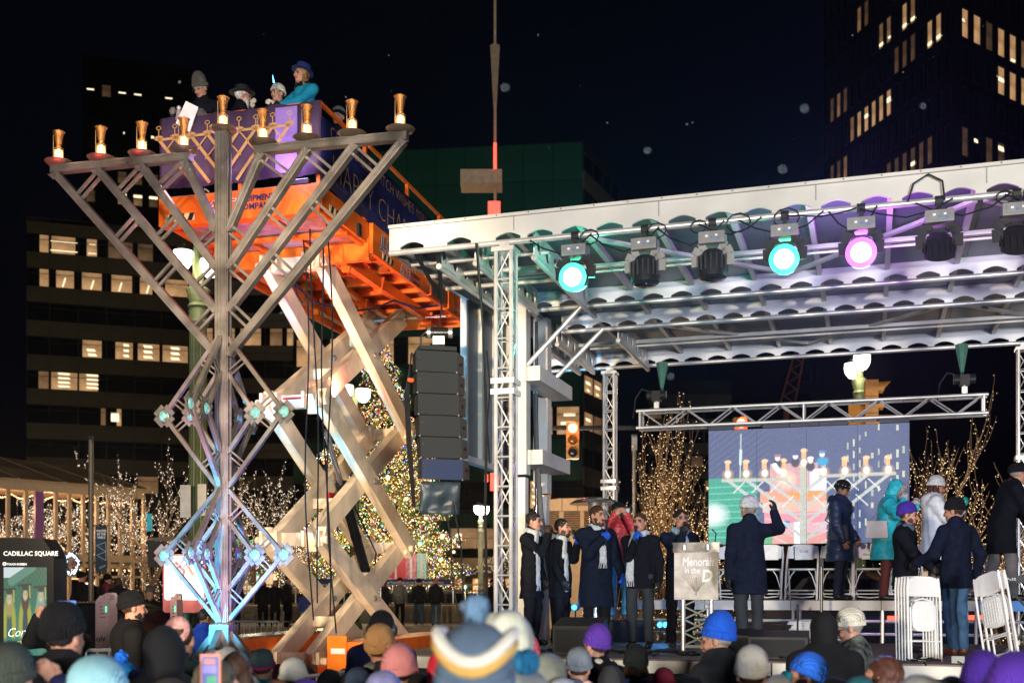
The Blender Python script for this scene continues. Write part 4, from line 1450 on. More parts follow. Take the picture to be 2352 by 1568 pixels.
for e in (1, -1):
 for k in range(4):
  for (q, r_) in ((MN(e * (LXS[k] - .02 + .03 * k), ZA - .13, -.065), .075), (MN(e * .10, ZD[k] + .03, -.065), .07)):
   mb = MB()
   mb.prism([q + ME * (e * r_), q - ME * (e * r_) * .4, q - ME * (e * r_) * .2 - V(0, 0, r_)], MF * -.012)
   for o in (-.02, .03):
    mb.tube(q + ME * o - MF * .012, q + ME * o - MF * .024, .010, 6)
   mb.build('gusset', STEEL, MEN)
LANT = E('lantern_glass', (1.0, .66, .30), 2.4)
CAGE = M('lantern_cage', (.45, .32, .18), .4, .6, bump=0)
ZL = [(0, ZP + .01)] + [(e * x, ZA + .02) for e in (1, -1) for x in LXS]
LAMPPOS = []
for (x, z) in ZL:
 c = MN(x + (.03 if x > 1.9 else (-.03 if x < -1.9 else 0)), z)
 mb = MB()
 mb.lathe([(.05, -.03), (.10, -.025), (.155, .0), (.175, .025), (.165, .028), (.10, .015), (.0, .012)], c, 24)
 dsh = mb.build('drip_plate', M('aged_copper', (.20, .145, .10), .38, .6, var=.3, scale=8), MEN, True)
 mb = MB()
 mb.lathe([(.058, .015), (.058, .045), (.0, .046)], c, 14)
 mb.build('lamp_base', M('white_porcelain', (.65, .62, .55), .4), MEN, True)
 mb = MB()
 mb.lathe([(.044, .04), (.048, .08), (.046, .165), (.02, .185), (.0, .186)], c, 12)
 mb.build('lantern', LANT, MEN, True)
 mb = MB()
 for k in range(8):
  a = k * math.pi / 4
  mb.tube(c + V(.056 * math.cos(a), .056 * math.sin(a), .04), c + V(.054 * math.cos(a), .054 * math.sin(a), .185), .0035, 4)
 for zz in (.06, .10, .145, .185):
  for k in range(12):
   a, b = k * math.pi / 6, (k + 1) * math.pi / 6
   mb.tube(c + V(.057 * math.cos(a), .057 * math.sin(a), zz), c + V(.057 * math.cos(b), .057 * math.sin(b), zz), .003, 4)
 mb.build('lantern_cage', CAGE, MEN)
 mb = MB()
 mb.lathe([(.0, .203), (.030, .205), (.035, .213), (.034, .225), (.040, .26), (.052, .34), (.064, .395), (.076, .405), (.072, .408), (.05, .35), (.03, .24), (.0, .235)], c, 22)
 mb.build('flame_cup', BRASS, MEN, True)
 mb = MB()
 mb.tube(c + V(-.06, -.02, .03), c + V(-.062, -.02, .36), .004, 5)
 mb.tube(c + V(0, 0, .40), c + V(0, 0, .45), .008, 6, .002)
 mb.build('gas_pipe', CAGE, MEN)
 LAMPPOS.append(c + V(0, -.16, .12))
for p in LAMPPOS:
 point('lantern_light', p, 5, (1.0, .58, .25), .05)
GLASSB = M('cast_glass', (.20, .55, .52), .08, .0, var=.4, scale=60, bump=.9, bscale=110, spec=1.0, trans=.35)
for (zt2, zm2, zb2) in ((4.99, 4.06, 3.16), (3.13, 2.33, 1.52)):
 for (dx, dy) in ((1, 0), (-1, 0), (0, -1), (0, 1)):
  W_ = ME * dx + MF * dy
  def Q(r, z):
   return MO + W_ * r + V(0, 0, z)
  side_ = ME * dy + MF * dx
  h1 = zm2 + (zt2 - zm2) * .53
  h2 = zm2 - (zm2 - zb2) * .53
  R1, R2 = .80, .42
  for (p, q) in ((Q(.07, zt2), Q(R1, zm2)), (Q(R1, zm2), Q(.07, zb2)), (Q(.07, h1), Q(R2, zm2)), (Q(R2, zm2), Q(.07, h2))):
   mbar(p, q, .048, .055, False).build('lattice_bar', STEEL, MEN)
  d = (Q(R1, zm2) - Q(.07, zt2)).normalized()
  for up_ in (1, -1):
   zz, hh = (zt2, h1) if up_ == 1 else (zb2, h2)
   O0, O1 = Q(.07, zz), Q(R1, zm2)
   d = (O1 - O0).normalized()
   for a in (Q(.08, hh), Q(R2, zm2)):
    b = O0 + d * ((a - O0).dot(d))
    mb = MB()
    for o in (-.03, .03):
     mb.bar(a + d * o, b + d * o, .018, .018)
    mb.build('cross_brace', STEEL, MEN)
  for rr in (R1, R2):
   c = Q(rr, zm2)
   mb = MB()
   k = .105
   cs = [c + W_ * k, c + V(0, 0, k), c - W_ * k, c - V(0, 0, k)]
   for i in range(4):
    mb.bar(cs[i], cs[(i + 1) % 4], .11 if True else 0, .016, W_.cross(V(0, 0, 1)))
   fr = mb.build('glass_frame', STEEL, MEN)
   mb = MB()
   nb = W_.cross(V(0, 0, 1))
   mb.ball(c, (.074, .035, .074), 14, 8, (W_, nb, V(0, 0, 1)))
   mb.build('glass_disc', GLASSB, fr, True)
mb = MB()
mb.box(MN(0, 1.28), (.26, .24, .40), (ME, MF, V(0, 0, 1)))
mb.box(MN(0, .62), (.20, .20, 1.0), (ME, MF, V(0, 0, 1)))
mb.build('base_sleeve', STEEL, MEN)
for (dx, dy) in ((1, 0), (-1, 0), (0, 1), (0, -1)):
 mb = MB()
 mb.bar(MO + V(0, 0, 1.40) + (ME * dx + MF * dy) * .08, MO + V(0, 0, .05) + (ME * dx + MF * dy) * 1.25, .08, .08)
 mb.build('base_strut', STEEL, MEN)
mb = MB()
mb.box(MN(0, .05), (2.7, .16, .10), (ME, MF, V(0, 0, 1)))
mb.box(MN(0, .155), (.16, 2.7, .10), (ME, MF, V(0, 0, 1)))
mb.build('base_beam', STEEL, MEN)
# the scissor lift
LO = V(-2.564, 15.2, 0)
LU, LV = V(.9659, -.2588, 0), V(.2588, .9659, 0)
LR_ = (LU, LV, V(0, 0, 1))
def LP(a, b, z):
 return LO + LU * a + LV * b + V(0, 0, z)
ORG = M('lift_orange', (.78, .14, .012), .45, var=.16, scale=5, bump=.05)
CRM = M('lift_cream', (.86, .67, .46), .42, var=.11, scale=5, bump=.05)
LIFT = thing('scissor_lift', 'raised orange scissor lift on cream crossed arms behind the menorah', 'lift', LP(-1.2, 3.4, 0))
WL, LL = 2.42, 6.45
ZF0, ZF1 = 6.97, 7.33
CUR = 1.75  # depth of the front extension deck
def lbox(name, a0, a1, b0, b1, z0, z1, mat=ORG, parent=None):
 mb = MB()
 mb.box(LP((a0 + a1) / 2, (b0 + b1) / 2, (z0 + z1) / 2), (a1 - a0, b1 - b0, z1 - z0), LR_)
 return mb.build(name, mat, parent or LIFT)
lbox('front_panel', -WL, 0, -.02, .02, ZF0, ZF1)
lbox('front_lip', -WL, 0, -.02, .16, ZF0 - .03, ZF0)
lbox('side_panel', -.03, .02, .022, CUR, ZF0 + .03, ZF1 - .02)
lbox('side_panel', .04, .10, CUR - .12, LL, ZF0 - .12, ZF1 - .03)
lbox('side_panel', -WL - .10, -WL - .04, CUR - .12, LL, ZF0 - .12, ZF1 - .03)
lbox('side_panel', -WL, -WL + .03, .022, CUR, ZF0 + .03, ZF1 - .02)
lbox('rear_panel', -WL - .04, .04, LL - .03, LL, ZF0 - .12, ZF1)
DKM = M('deck_mesh', (.45, .24, .22), .55, var=.3, scale=6, bump=.3)
for i in range(3):
 lbox('extension_floor', -WL + .1 + i * .76, -WL + .80 + i * .76, .2, CUR - .1, ZF0 + .06, ZF0 + .09, DKM)
for i in range(4):
 lbox('extension_rail', -WL + .03 + i * .765, -WL + .09 + i * .765, .17, 3.2, ZF0 - .01, ZF0 + .055)
lbox('extension_beam', -WL + .02, -.03, .95, 1.05, ZF0 - .03, ZF0 + .02)
lbox('deck_floor', -WL, .04, CUR - .1, LL - .04, ZF0 + .10, ZF0 + .14, M('deck_underside', (.60, .10, .03), .5, var=.15))
lbox('cross_beam', -WL, .04, CUR - .15, CUR - .05, ZF0 - .22, ZF0 + .09)
for i in range(7):
 lbox('deck_joist', -WL, .04, 2.35 + i * .62, 2.41 + i * .62, ZF0 - .02, ZF0 + .10)
for a in (-.45, -WL + .40):
 lbox('slide_rail', a - .06, a + .06, CUR, LL - .1, ZF0 - .20, ZF0 - .025)
lbox('slide_rail', -1.28, -1.16, CUR, LL - .1, ZF0 - .09, ZF0 - .025)
for (a, b) in ((-.45, 1.9), (-.45, 3.2), (-1.22, 3.0), (-1.22, 4.4), (-.45, 5.6), (-2.0, 4.2)):
 mb = MB()
 p = LP(a, b, ZF0 - .02)
 mb.prism([p + LU * -.11, p + LU * .11, p + LU * .06 - V(0, 0, .26), p - LU * .06 - V(0, 0, .26)], LV * .03)
 mb.build('lug_plate', ORG, LIFT)
YEL, BKP = M('hazard_cream', (.75, .55, .28), .5, bump=0), M('print_black', (.012, .012, .014), .5, bump=0)
def stripes(p0, ux, n=6, w=.46, h=.10, nrm_=None):
 mb = MB()
 ux = Vector(ux)
 mb.prism([p0, p0 + ux * w, p0 + ux * w + V(0, 0, h), p0 + V(0, 0, h)], nrm_ * .003)
 for i in range(n // 2):
  x = w * (i + .25) / (n / 2)
  mb.cur = 1
  mb.prism([p0 + ux * x + nrm_ * .0035, p0 + ux * (x + w / n * .95) + nrm_ * .0035, p0 + ux * (x + w / n * 1.5) + V(0, 0, h) + nrm_ * .0035, p0 + ux * (x + w / n * .55) + V(0, 0, h) + nrm_ * .0035], nrm_ * .002)
 mb.build('hazard_stripe', [YEL, BKP], LIFT)
stripes(LP(-WL + .10, -.022, ZF0 + .02), LU, nrm_=-LV)
stripes(LP(-.16, -.022, ZF0 + .08), LU, 2, .14, nrm_=-LV)
stripes(LP(.021, .25, ZF0 + .06), LV, nrm_=LU)
stripes(LP(.101, 2.0, ZF0 - .10), LV, nrm_=LU)
stripes(LP(.101, LL - .45, ZF0 - .09), LV, 4, .34, nrm_=LU)
WHT, BLU = M('print_white', (.75, .74, .72), .5, bump=0), M('print_teal', (.01, .10, .15), .5, bump=0)
RDP = M('print_red', (.45, .02, .03), .5, bump=0)
NVY = M('print_navy', (.015, .02, .09), .5, bump=0)
text('ALTA', 'lettering', .22, LP(-1.68, -.024, ZF0 + .10), LU, (0, 0, 1), WHT, LIFT, 1.05, .002, .25, .012)
text('ALTA', 'lettering', .22, LP(-1.68, -.028, ZF0 + .10), LU, (0, 0, 1), RDP, LIFT, 1.05, .002, .25)
text('EQUIPMENT', 'lettering', .115, LP(-1.21, -.028, ZF0 + .20), LU, (0, 0, 1), NVY, LIFT, .88, .002, 0, .003)
text('COMPANY', 'lettering', .115, LP(-1.21, -.028, ZF0 + .09), LU, (0, 0, 1), NVY, LIFT, .98, .002, 0, .003)
text('JLG', 'lettering', .27, LP(.103, 1.93, ZF0 + .07), LV, (0, 0, 1), WHT, LIFT, 1.1, .002, .2, .014)
text('JLG', 'lettering', .27, LP(.107, 1.93, ZF0 + .07), LV, (0, 0, 1), BLU, LIFT, 1.1, .002, .2, .004)
text('www.jlg.com', 'lettering', .08, LP(.104, 1.93, ZF0 - .01), LV, (0, 0, 1), WHT, LIFT, 1.0, .002)
text('RT3394', 'lettering', .21, LP(.104, 2.72, ZF0 + .09), LV, (0, 0, 1), WHT, LIFT, 1.15, .002, .1, .012)
text('RT3394', 'lettering', .21, LP(.107, 2.72, ZF0 + .09), LV, (0, 0, 1), BKP, LIFT, 1.15, .002, .1, .003)
text('ALTA', 'lettering', .23, LP(.104, 2.74, ZF0 - .12), LV, (0, 0, 1), WHT, LIFT, .95, .002, .2, .012)
text('ALTA', 'lettering', .23, LP(.107, 2.74, ZF0 - .12), LV, (0, 0, 1), RDP, LIFT, .95, .002, .2)
text('EQUIPMENT', 'lettering', .10, LP(.107, 3.22, ZF0 - .02), LV, (0, 0, 1), NVY, LIFT, .8, .002, 0, .002)
text('COMPANY', 'lettering', .10, LP(.107, 3.22, ZF0 - .12), LV, (0, 0, 1), NVY, LIFT, .9, .002, 0, .002)
text('DANGER', 'lettering', .10, LP(.104, 5.55, ZF0 - .02), LV, (0, 0, 1), WHT, LIFT, .9, .002)
for b in (3.95, 4.9):
 mb = MB()
 mb.path([LP(.10, b, ZF0 + .16), LP(.19, b, ZF0 + .15), LP(.19, b, ZF0 - .15), LP(.10, b, ZF0 - .16)], .018, 6)
 mb.build('grab_handle', ORG, LIFT)
lbox('control_box', .101, .16, 4.1, 4.8, ZF0 - .06, ZF0 + .14, M('dull_brown_box', (.10, .08, .05), .6))
lbox('latch', .02, .06, 1.2, 1.3, ZF0 + .02, ZF0 + .2, BLK)
for (a, b) in ((-WL + .04, .05), (-.04, .05), (-1.2, .05), (-.02, 1.6), (.05, 3.2), (.05, 4.8), (.05, LL - .1), (-WL, 1.6), (-WL, 3.2), (-WL, 4.8), (-WL, LL - .1)):
 lbox('rail_post', a - .025, a + .025, b - .025, b + .025, ZF0 + .1, 8.42)
for z in (7.88, 8.40):
 lbox('rail_bar', -WL, 0, .03, .07, z, z + .045)
 lbox('rail_bar', -.04, 0, .08, 1.6, z, z + .045)
 lbox('rail_bar', .03, .07, 1.6, LL, z, z + .045)
 lbox('rail_bar', -WL - .02, -WL + .02, .08, LL, z, z + .045)
BN, BF = 1.66, 5.36
LEV = [6.80, 4.72, 2.66, .86]
PL = (-.72, -1.60)
def arm(a, b0, z0, b1, z1, th=.15, h=.315):
 mb = MB()
 p, q = LP(a, b0, z0), LP(a, b1, z1)
 d = (q - p).normalized()
 mb.bar(p - d * .10, q + d * .10, th, h)
 o = mb.build('scissor_arm', CRM, LIFT)
 m = (p + q) / 2
 mb = MB()
 for x in (p, m, q):
  mb.tube(x + LU * (th / 2 + .012), x + LU * (th / 2 + .035), .05, 10)
  mb.tube(x + LU * (th / 2 + .035), x + LU * (th / 2 + .05), .028, 6)
 mb.build('pivot_pin', M('zinc', (.45, .44, .42), .35, .8, bump=0), o)
 return o
for k in range(3):
 for i, a in enumerate(PL):
  arm(a, BN, LEV[k], BF, LEV[k + 1])
  arm(a + (-.16 if i == 0 else .16), BF, LEV[k], BN, LEV[k + 1])
for z, b in ((LEV[0] - .02, BN), (LEV[1], BN), (LEV[1], BF), (LEV[2], BN), (LEV[2], BF), (LEV[3], BN)):
 mb = MB()
 mb.bar(LP(PL[0], b, z), LP(PL[1], b, z), .12, .20)
 mb.build('tie_beam', CRM, LIFT)
 mb = MB()
 for a in (PL[0] + .02, PL[0] - .22, PL[1] + .22, PL[1] - .02):
  mb.box(LP(a, b - .09, z), (.05, .26, .24), LR_)
 for a in (PL[0] + .09, PL[1] - .09):
  mb.tube(LP(a - .05, b - .12, z - .02), LP(a + .05, b - .12, z - .02), .06, 10)
 mb.build('pivot_bracket', CRM, LIFT)
for k in range(3):
 for f in (.30, .70):
  b = BN + (BF - BN) * f
  z = LEV[k + 1] + (LEV[k] - LEV[k + 1]) * f
  mb = MB()
  mb.bar(LP(PL[0] - .13, b, z), LP(PL[1] + .13, b, z), .10, .16)
  mb.build('tie_beam', CRM, LIFT)
mb = MB()
mb.tube(LP(-.05 + PL[0], BF, LEV[0]), LP(PL[1] - .1, BF, LEV[0]), .035, 10)
mb.tube(LP(.0, BF, LEV[0]), LP(PL[0], BF, LEV[0]), .025, 8)
mb.build('slide_shaft', M('zinc', (.45, .44, .42)), LIFT)
text_p = LP(PL[1] + .28, BN - .225, LEV[1] - .07)
mb = MB()
mb.box(LP((PL[0] + PL[1]) / 2, BN - .068, LEV[1]), (.36, .006, .13), LR_)
mb.cur = 1
mb.box(LP((PL[0] + PL[1]) / 2, BN - .072, LEV[1] + .045), (.34, .004, .03), LR_)
mb.build('warning_label', [WHT, RDP], LIFT)
mb = MB()
pc0, pc1 = LP(-1.16, 4.55, 2.05), LP(-1.16, 2.75, 4.45)
mb.tube(pc0, pc0.lerp(pc1, .66), .085, 14)
mb.tube(pc0.lerp(pc1, .64), pc0.lerp(pc1, .67), .10, 14)
mb.tube(pc0.lerp(pc1, .3), pc0.lerp(pc1, .33), .092, 14)
mb.build('hydraulic_cylinder', BLK, LIFT, True)
mb = MB()
mb.tube(pc0.lerp(pc1, .66), pc1, .048, 12)
mb.build('cylinder_rod', M('chrome', (.45, .48, .52)), LIFT, True)
mb = MB()
pd0 = LP(-1.16, 2.9, 1.25)
mb.tube(LP(-1.16, 3.9, 1.4), LP(-1.16, 4.45, 2.15), .08, 12)
mb.path([pc0 + V(.1, 0, .1), pc0 + V(.14, -.1, .5), pc0.lerp(pc1, .5) + V(.13, -.05, 0), pc0.lerp(pc1, .64) + V(.12, 0, .0)], .015, 6)
mb.build('hydraulic_hose', RUB, LIFT)
lbox('red_stop', -1.35, -1.30, 3.2, 4.2, 3.35, 3.5, M('safety_red', (.45, .02, .02), .5))
lbox('chassis', -1.95, -.45, .9, 6.0, .45, .80, ORG)
lbox('chassis_front', -1.95, -.45, .88, .898, .40, .84, M('dark_maroon', (.06, .02, .02), .5))
lbox('engine_tray', -WL - .1, -1.97, 1.2, 5.4, .50, 1.15, ORG)
lbox('tray_door', -WL - .12, -1.95, 1.17, 1.195, .62, 1.10, M('dark_maroon', (.06, .02, .02), .5))
lbox('engine_tray', -.43, .18, 1.2, 5.4, .50, 1.15, ORG)
lbox('tray_panel', -.42, -.12, 1.165, 1.195, .62, 1.24, M('vivid_orange', (.80, .20, .015), .4))
lbox('tray_label', -.36, -.14, 1.155, 1.163, .98, 1.06, WHT)
text('JLG', 'lettering', .22, LP(.20, 4.1, .92), LV, (0, 0, 1), NVY, LIFT, 1.1, .002, .2, .008)
lbox('tray_lid', -WL - .1, -1.97, 1.1, 5.4, 1.152, 1.19, M('chrome', (.45, .48, .52)))
for b in (1.3, 5.2):
 for a in (-2.35, -.1):
  mb = MB()
  R = (LV, V(0, 0, 1), LU)
  mb.lathe([(.0, -.16), (.22, -.16), (.36, -.13), (.40, -.08), (.40, .08), (.36, .13), (.22, .16), (.0, .16)], LP(a, b, .40), 22, R)
  w_ = mb.build('wheel', M('tyre_rubber', (.014, .014, .015), .8), LIFT, True)
  mb = MB()
  mb.lathe([(.0, -.17), (.16, -.168), (.20, -.155), (.20, .155), (.16, .168), (.0, .17)], LP(a, b, .40), 14, R)
  mb.build('rim', M('rim_orange', (.5, .12, .02), .5), w_, True)
for i, (x, y0_, y1_, d_, sw) in enumerate(((697, 545, 1420, 16.4, 8), (716, 500, 1380, 16.2, -5), (738, 560, 1410, 16.6, 6), (749, 480, 1450, 16.0, -10))):
 pts = []
 for k in range(14):
  t = k / 13
  pts.append(at(x + sw * math.sin(t * 7 + i) + 18 * t, y0_ + (y1_ - y0_) * t, d_))
 mb = MB()
 mb.path(pts, .012, 5)
 o = mb.build('power_cable', RUB, None, True, loc=pts[-1])
 tag(o, ('black cable hanging down left of the cream scissor arms', 'black cable hanging closest to the front of the orange deck', 'black cable hanging between the two cream scissor arms', 'long black cable dropping from the orange deck to the chassis')[i], 'cable', 'cables hanging from the lift')
mb = MB()
mb.path([LP(-1.5, 2.3, 6.72), LP(-1.3, 2.5, 6.45), LP(-.9, 3.0, 6.38), LP(-.6, 3.4, 6.5), LP(-.45, 3.9, 6.75), LP(-.2, 4.4, 6.72), LP(.1, 4.6, 6.8)], .018, 6)
mb.path([LP(-1.5, 2.3, 6.72), LP(-1.42, 2.25, 6.5), LP(-1.35, 2.3, 6.38), LP(-1.3, 2.35, 6.5), LP(-1.4, 2.3, 6.6)], .014, 6)
mb.build('slung_hose', M('blue_black_hose', (.015, .018, .05), .5), LIFT, True)
PUR = M('banner_purple', (.088, .050, .105), .55, var=.12, scale=1.5, bump=.12, bscale=4)
BN1 = thing('banner', 'purple banner printed with a golden menorah across front of the lift', 'banner', LP(-1.2, 0, 7.4))
mb = MB()
N = 40
vs, fs = [], []
zb1, zt1 = 7.44, 8.42
for i in range(N + 1):
 a = -WL + .02 + (WL + .0) * i / N
 y = -.035 - .012 * math.sin(i * .9) - .008 * math.sin(i * 2.3)
 for z in (zb1, zb1 + .33, zb1 + .66, zt1):
  vs.append(LP(a, y + .006 * math.sin(z * 9 + i), z + .012 * math.sin(i * .5)))
for i in range(N):
 for k in range(3):
  fs.append((i * 4 + k, (i + 1) * 4 + k, (i + 1) * 4 + k + 1, i * 4 + k + 1))
mb.add(vs, fs)
o = mb.build('cloth', PUR, BN1, True)
so = o.modifiers.new('thick', 'SOLIDIFY')
so.thickness = .004
lbox('lilac_light_patch', -.62, -.30, -.070, -.066, zb1 + .05, zt1 - .05, M('banner_lilac_light', (.26, .16, .46), .55), BN1)  # lilac pool of the wash light painted onto the banner
GOLD = M('print_gold', (.52, .30, .12), .5, var=.1, bump=0)
mb = MB()
def gl(a0, z0, a1, z1, w=.05):
 p, q = LP(a0, -.068, z0), LP(a1, -.068, z1)
 d = (q - p).normalized()
 t = LV.cross(d) * (w / 2)
 mb.prism([p - t, p + t, q + t, q - t], -LV * .003)
ca = -1.40
gl(ca, zb1 + .02, ca, 8.28, .075)
for e in (1, -1):
 gl(ca + e * .22, 8.13, ca + e * 1.0, 8.13 + (-.01), .035)
 for k in range(4):
  x = .24 + .25 * k
  zlow = max(zb1 + .02, 7.85 - .22 * k)
  xs = x - (8.13 - zlow) * .8
  if xs < .02:
   zlow, xs = 8.13 - (x - .02) / .8, .02
  gl(ca + e * xs, zlow, ca + e * x, 8.13, .045)
  if k < 3:
   gl(ca + e * (x + .0), 8.12, ca + e * (x + .14), 7.96, .018)
   gl(ca + e * (x - .12), 7.95, ca + e * (x + .03), 7.79, .018)
  gl(ca + e * x, 8.15, ca + e * x, 8.26, .012)
  for j in range(8):
   t0, t1 = j * math.pi / 4, (j + 1) * math.pi / 4
   gl(ca + e * x + .035 * math.cos(t0), 8.285 + .025 * math.sin(t0), ca + e * x + .035 * math.cos(t1), 8.285 + .025 * math.sin(t1), .010)
   gl(ca + e * x + .06 * math.cos(t0), 8.145 + .02 * math.sin(t0), ca + e * x + .06 * math.cos(t1), 8.145 + .02 * math.sin(t1), .03)
mb.build('menorah_print', GOLD, BN1)
BN2 = thing('banner', 'navy banner with thin gold lettering along the side of the lift', 'banner', LP(.1, 2.6, 7.4))
NAV = M('banner_navy', (.012, .014, .075), .5, var=.15, scale=1.5, bump=.12, bscale=4)
mb = MB()
vs, fs = [], []
for i in range(N + 1):
 b = -.03 + 5.6 * i / N
 y = (.035 if b < 1.6 else .035 + min(1, (b - 1.6) / .2) * .06) + .014 * math.sin(i * .8)
 sag = .10 * max(0, (b - 1.2) / 4.4)
 for k, z in enumerate((7.32, 7.62, 7.92, 8.22)):
  vs.append(LP(y, b, z - sag * (1 if k == 0 else .5)))
for i in range(N):
 for k in range(3):
  fs.append((i * 4 + k, (i + 1) * 4 + k, (i + 1) * 4 + k + 1, i * 4 + k + 1))
mb.add(vs, fs)
o = mb.build('cloth', NAV, BN2, True)
so = o.modifiers.new('thick', 'SOLIDIFY')
so.thickness = .004
text('CHABAD LUBAVITCH WISHES YOU', 'lettering', .24, LP(.125, .05, 7.95), LV, (0, 0, 1), GOLD, BN2, 1.02, .003, 0, -.006)
text('HAPPY CHANUKAH', 'lettering', .50, LP(.125, .10, 7.42), LV, (0, 0, 1), GOLD, BN2, 1.0, .003, 0, -.014)
WL1 = thing('wash_light', 'small LED wash light glowing lavender on the orange deck edge under banner', 'stage light', LP(-.35, .04, 7.36))
mb = MB()
mb.box(LP(-.36, .03, 7.365), (.42, .14, .06), LR_)
mb.build('housing', BLK, WL1)
mb = MB()
mb.box(LP(-.36, .03, 7.40), (.38, .10, .012), LR_)
mb.build('lens', E('lavender_glow', (.72, .62, 1.0), 3), WL1)
point('wash_light_glow', LP(-.36, -.32, 7.52), 20, (.62, .42, 1.0), .12)
point('wash_light_glow', LP(-1.55, -.55, 7.45), 8, (1.0, .45, .55), .12)
# line array
LA = thing('line_array', 'hanging black line array of six speaker cabinets left of the stage', 'loudspeaker', at(1015, 1130, 13.95))
GRY = M('speaker_grey', (.010, .0115, .013), .7, var=.15, scale=3, bump=.15, bscale=120)
GRB = M('speaker_blue', (.006, .015, .05), .65, var=.15, scale=3, bump=.15, bscale=120)
MAR = M('speaker_side', (.06, .025, .02), .6, var=.2, bump=.1)
LX, LY = V(.97, .24, 0), V(-.24, .97, 0)
top_ = at(1003, 800, 13.95)
for i in range(6):
 tl_ = math.radians(-1 + 1.1 * i)
 zc = top_ + V(.0, 0, -.135 - i * .262) + LX * (.010 * i + .0016 * i * i) + LY * (.004 * i * i)
 Zt = V(0, 0, 1) * math.cos(tl_) + LX * math.sin(tl_) * -.25
 w2, h2 = .255, .127
 mb = MB()
 f = [zc + LX * a * w2 + Zt * b * h2 for a, b in ((-1, -1), (1, -1), (1, 1), (-1, 1))]
 bk = [p + LY * .42 + LX * (.17 if k in (1, 2) else .02) + V(0, 0, .02 if k > 1 else .045) for k, p in enumerate(f)]
 mb.add(f + bk, [(3, 2, 1, 0), (4, 5, 6, 7), (0, 1, 5, 4), (2, 3, 7, 6), (3, 0, 4, 7)])
 mb.cur = 1
 mb.add([f[1], f[2], bk[2], bk[1]], [(0, 1, 2, 3)])
 cab = mb.build('cabinet', [GRB if i == 5 else GRY, MAR], LA)
 mb = MB()
 pm = (f[1] + f[2] + bk[1] + bk[2]) / 4
 mb.ball(pm + LX * .01, .022, 8, 6)
 mb.box(zc - LX * .22 - LY * .012 + Zt * .03, (.035, .02, .035), (LX, LY, V(0, 0, 1)))
 mb.build('handle', BLK, cab)
 mb = MB()
 for a in (-1, 1):
  mb.ball(zc + LX * a * .25 - Zt * .127 - LY * .006, .012, 6, 4)
 mb.build('rigging_pin', M('zinc', (.45, .44, .42)), cab)
mb = MB()
mb.box(top_ + LY * .2 + LX * .02 + V(0, 0, .03), (.46, .40, .05), (LX, LY, V(0, 0, 1)))
mb.box(top_ + LY * .2 + V(0, 0, .08), (.08, .25, .08), (LX, LY, V(0, 0, 1)))
mb.build('rigging_frame', GRY, LA)
mb = MB()
bot = top_ + V(.04, .1, -1.60)
vs, fs = [], []
for i in range(13):
 for j in range(9):
  t, u_ = i / 12, j / 8
  p = bot + LX * ((t - .5) * (.50 + .0 * u_)) - V(0, 0, .40 * u_) + LY * (.015 * math.sin(t * 17 + u_ * 5) + .03 * math.sin(u_ * 9 + t * 3) * math.sin(t * 3.14) + .06 * u_)
  vs.append(p)
for i in range(12):
 for j in range(8):
  fs.append((i * 9 + j, (i + 1) * 9 + j, (i + 1) * 9 + j + 1, i * 9 + j + 1))
mb.add(vs, fs)
o = mb.build('tarp_cover', M('tarp_slate', (.022, .032, .042), .38, var=.3, scale=5, bump=.3), LA, True)
so = o.modifiers.new('thick', 'SOLIDIFY')
so.thickness = .006
mb = MB()
for k in range(6):
 x = .01 * k
 mb.path([top_ + LX * -.27 + LY * (.3 - .02 * k) + V(0, 0, .0), top_ + LX * (-.30 - x) + LY * .3 + V(0, 0, -.5), top_ + LX * (-.27 - x) + LY * .3 + V(0, 0, -1.1), top_ + LX * (-.22 - x * .5) + LY * .3 + V(0, 0, -1.9)], .010, 5)
mb.build('cable_loom', RUB, LA)
HO = thing('chain_hoist', 'black and chrome chain hoist holding up the line array', 'hoist', top_ + V(0, 0, .25))
mb = MB()
hc0 = at(1008, 760, 14.0)
mb.tube(hc0 - V(.16, 0, 0), hc0 + V(.16, 0, 0), .065, 14)
mb.build('motor', M('motor_black', (.03, .03, .033), .25, .6), HO, True)
mb = MB()
mb.tube(hc0 - V(.14, 0, 0), hc0 - V(.10, 0, 0), .068, 14)
mb.tube(hc0 + V(.12, 0, 0), hc0 + V(.165, 0, 0), .068, 14)
mb.box(hc0 - V(0, 0, .10), (.14, .10, .10))
mb.tube(hc0 - V(0, 0, .1), top_ + LY * .2 + V(0, 0, .1), .02, 6)
mb.build('end_cap', M('zinc', (.45, .44, .42)), HO, True)
mb = MB()
apex = at(1015, 690, 14.0)
mb.tube(hc0, apex, .010, 6)
mb.ball(apex, .03, 8, 6)
mb.build('chain', RUB, HO)
mb = MB()
mb.tube(apex, S(-2.40, .05, ZB), .022, 6, .03)
mb.tube(apex, S(-2.12, .05, ZB), .022, 6, .03)
mb.path([hc0 - V(.15, 0, -.02), hc0 - V(.22, 0, .05), hc0 - V(.23, 0, .25), top_ + LX * -.2 + LY * .3], .012, 5)
mb.build('sling', RUB, HO)
mb = MB()
for dz, x in ((.95, 0), (1.05, .03)):
 mb.ball(top_ + LX * -.30 + LY * .1 + V(x - .02, 0, -.36 - .1 * x), .03, 8, 5)
o = mb.build('connector', M('connector_orange', (.5, .08, .02), .5), LA)
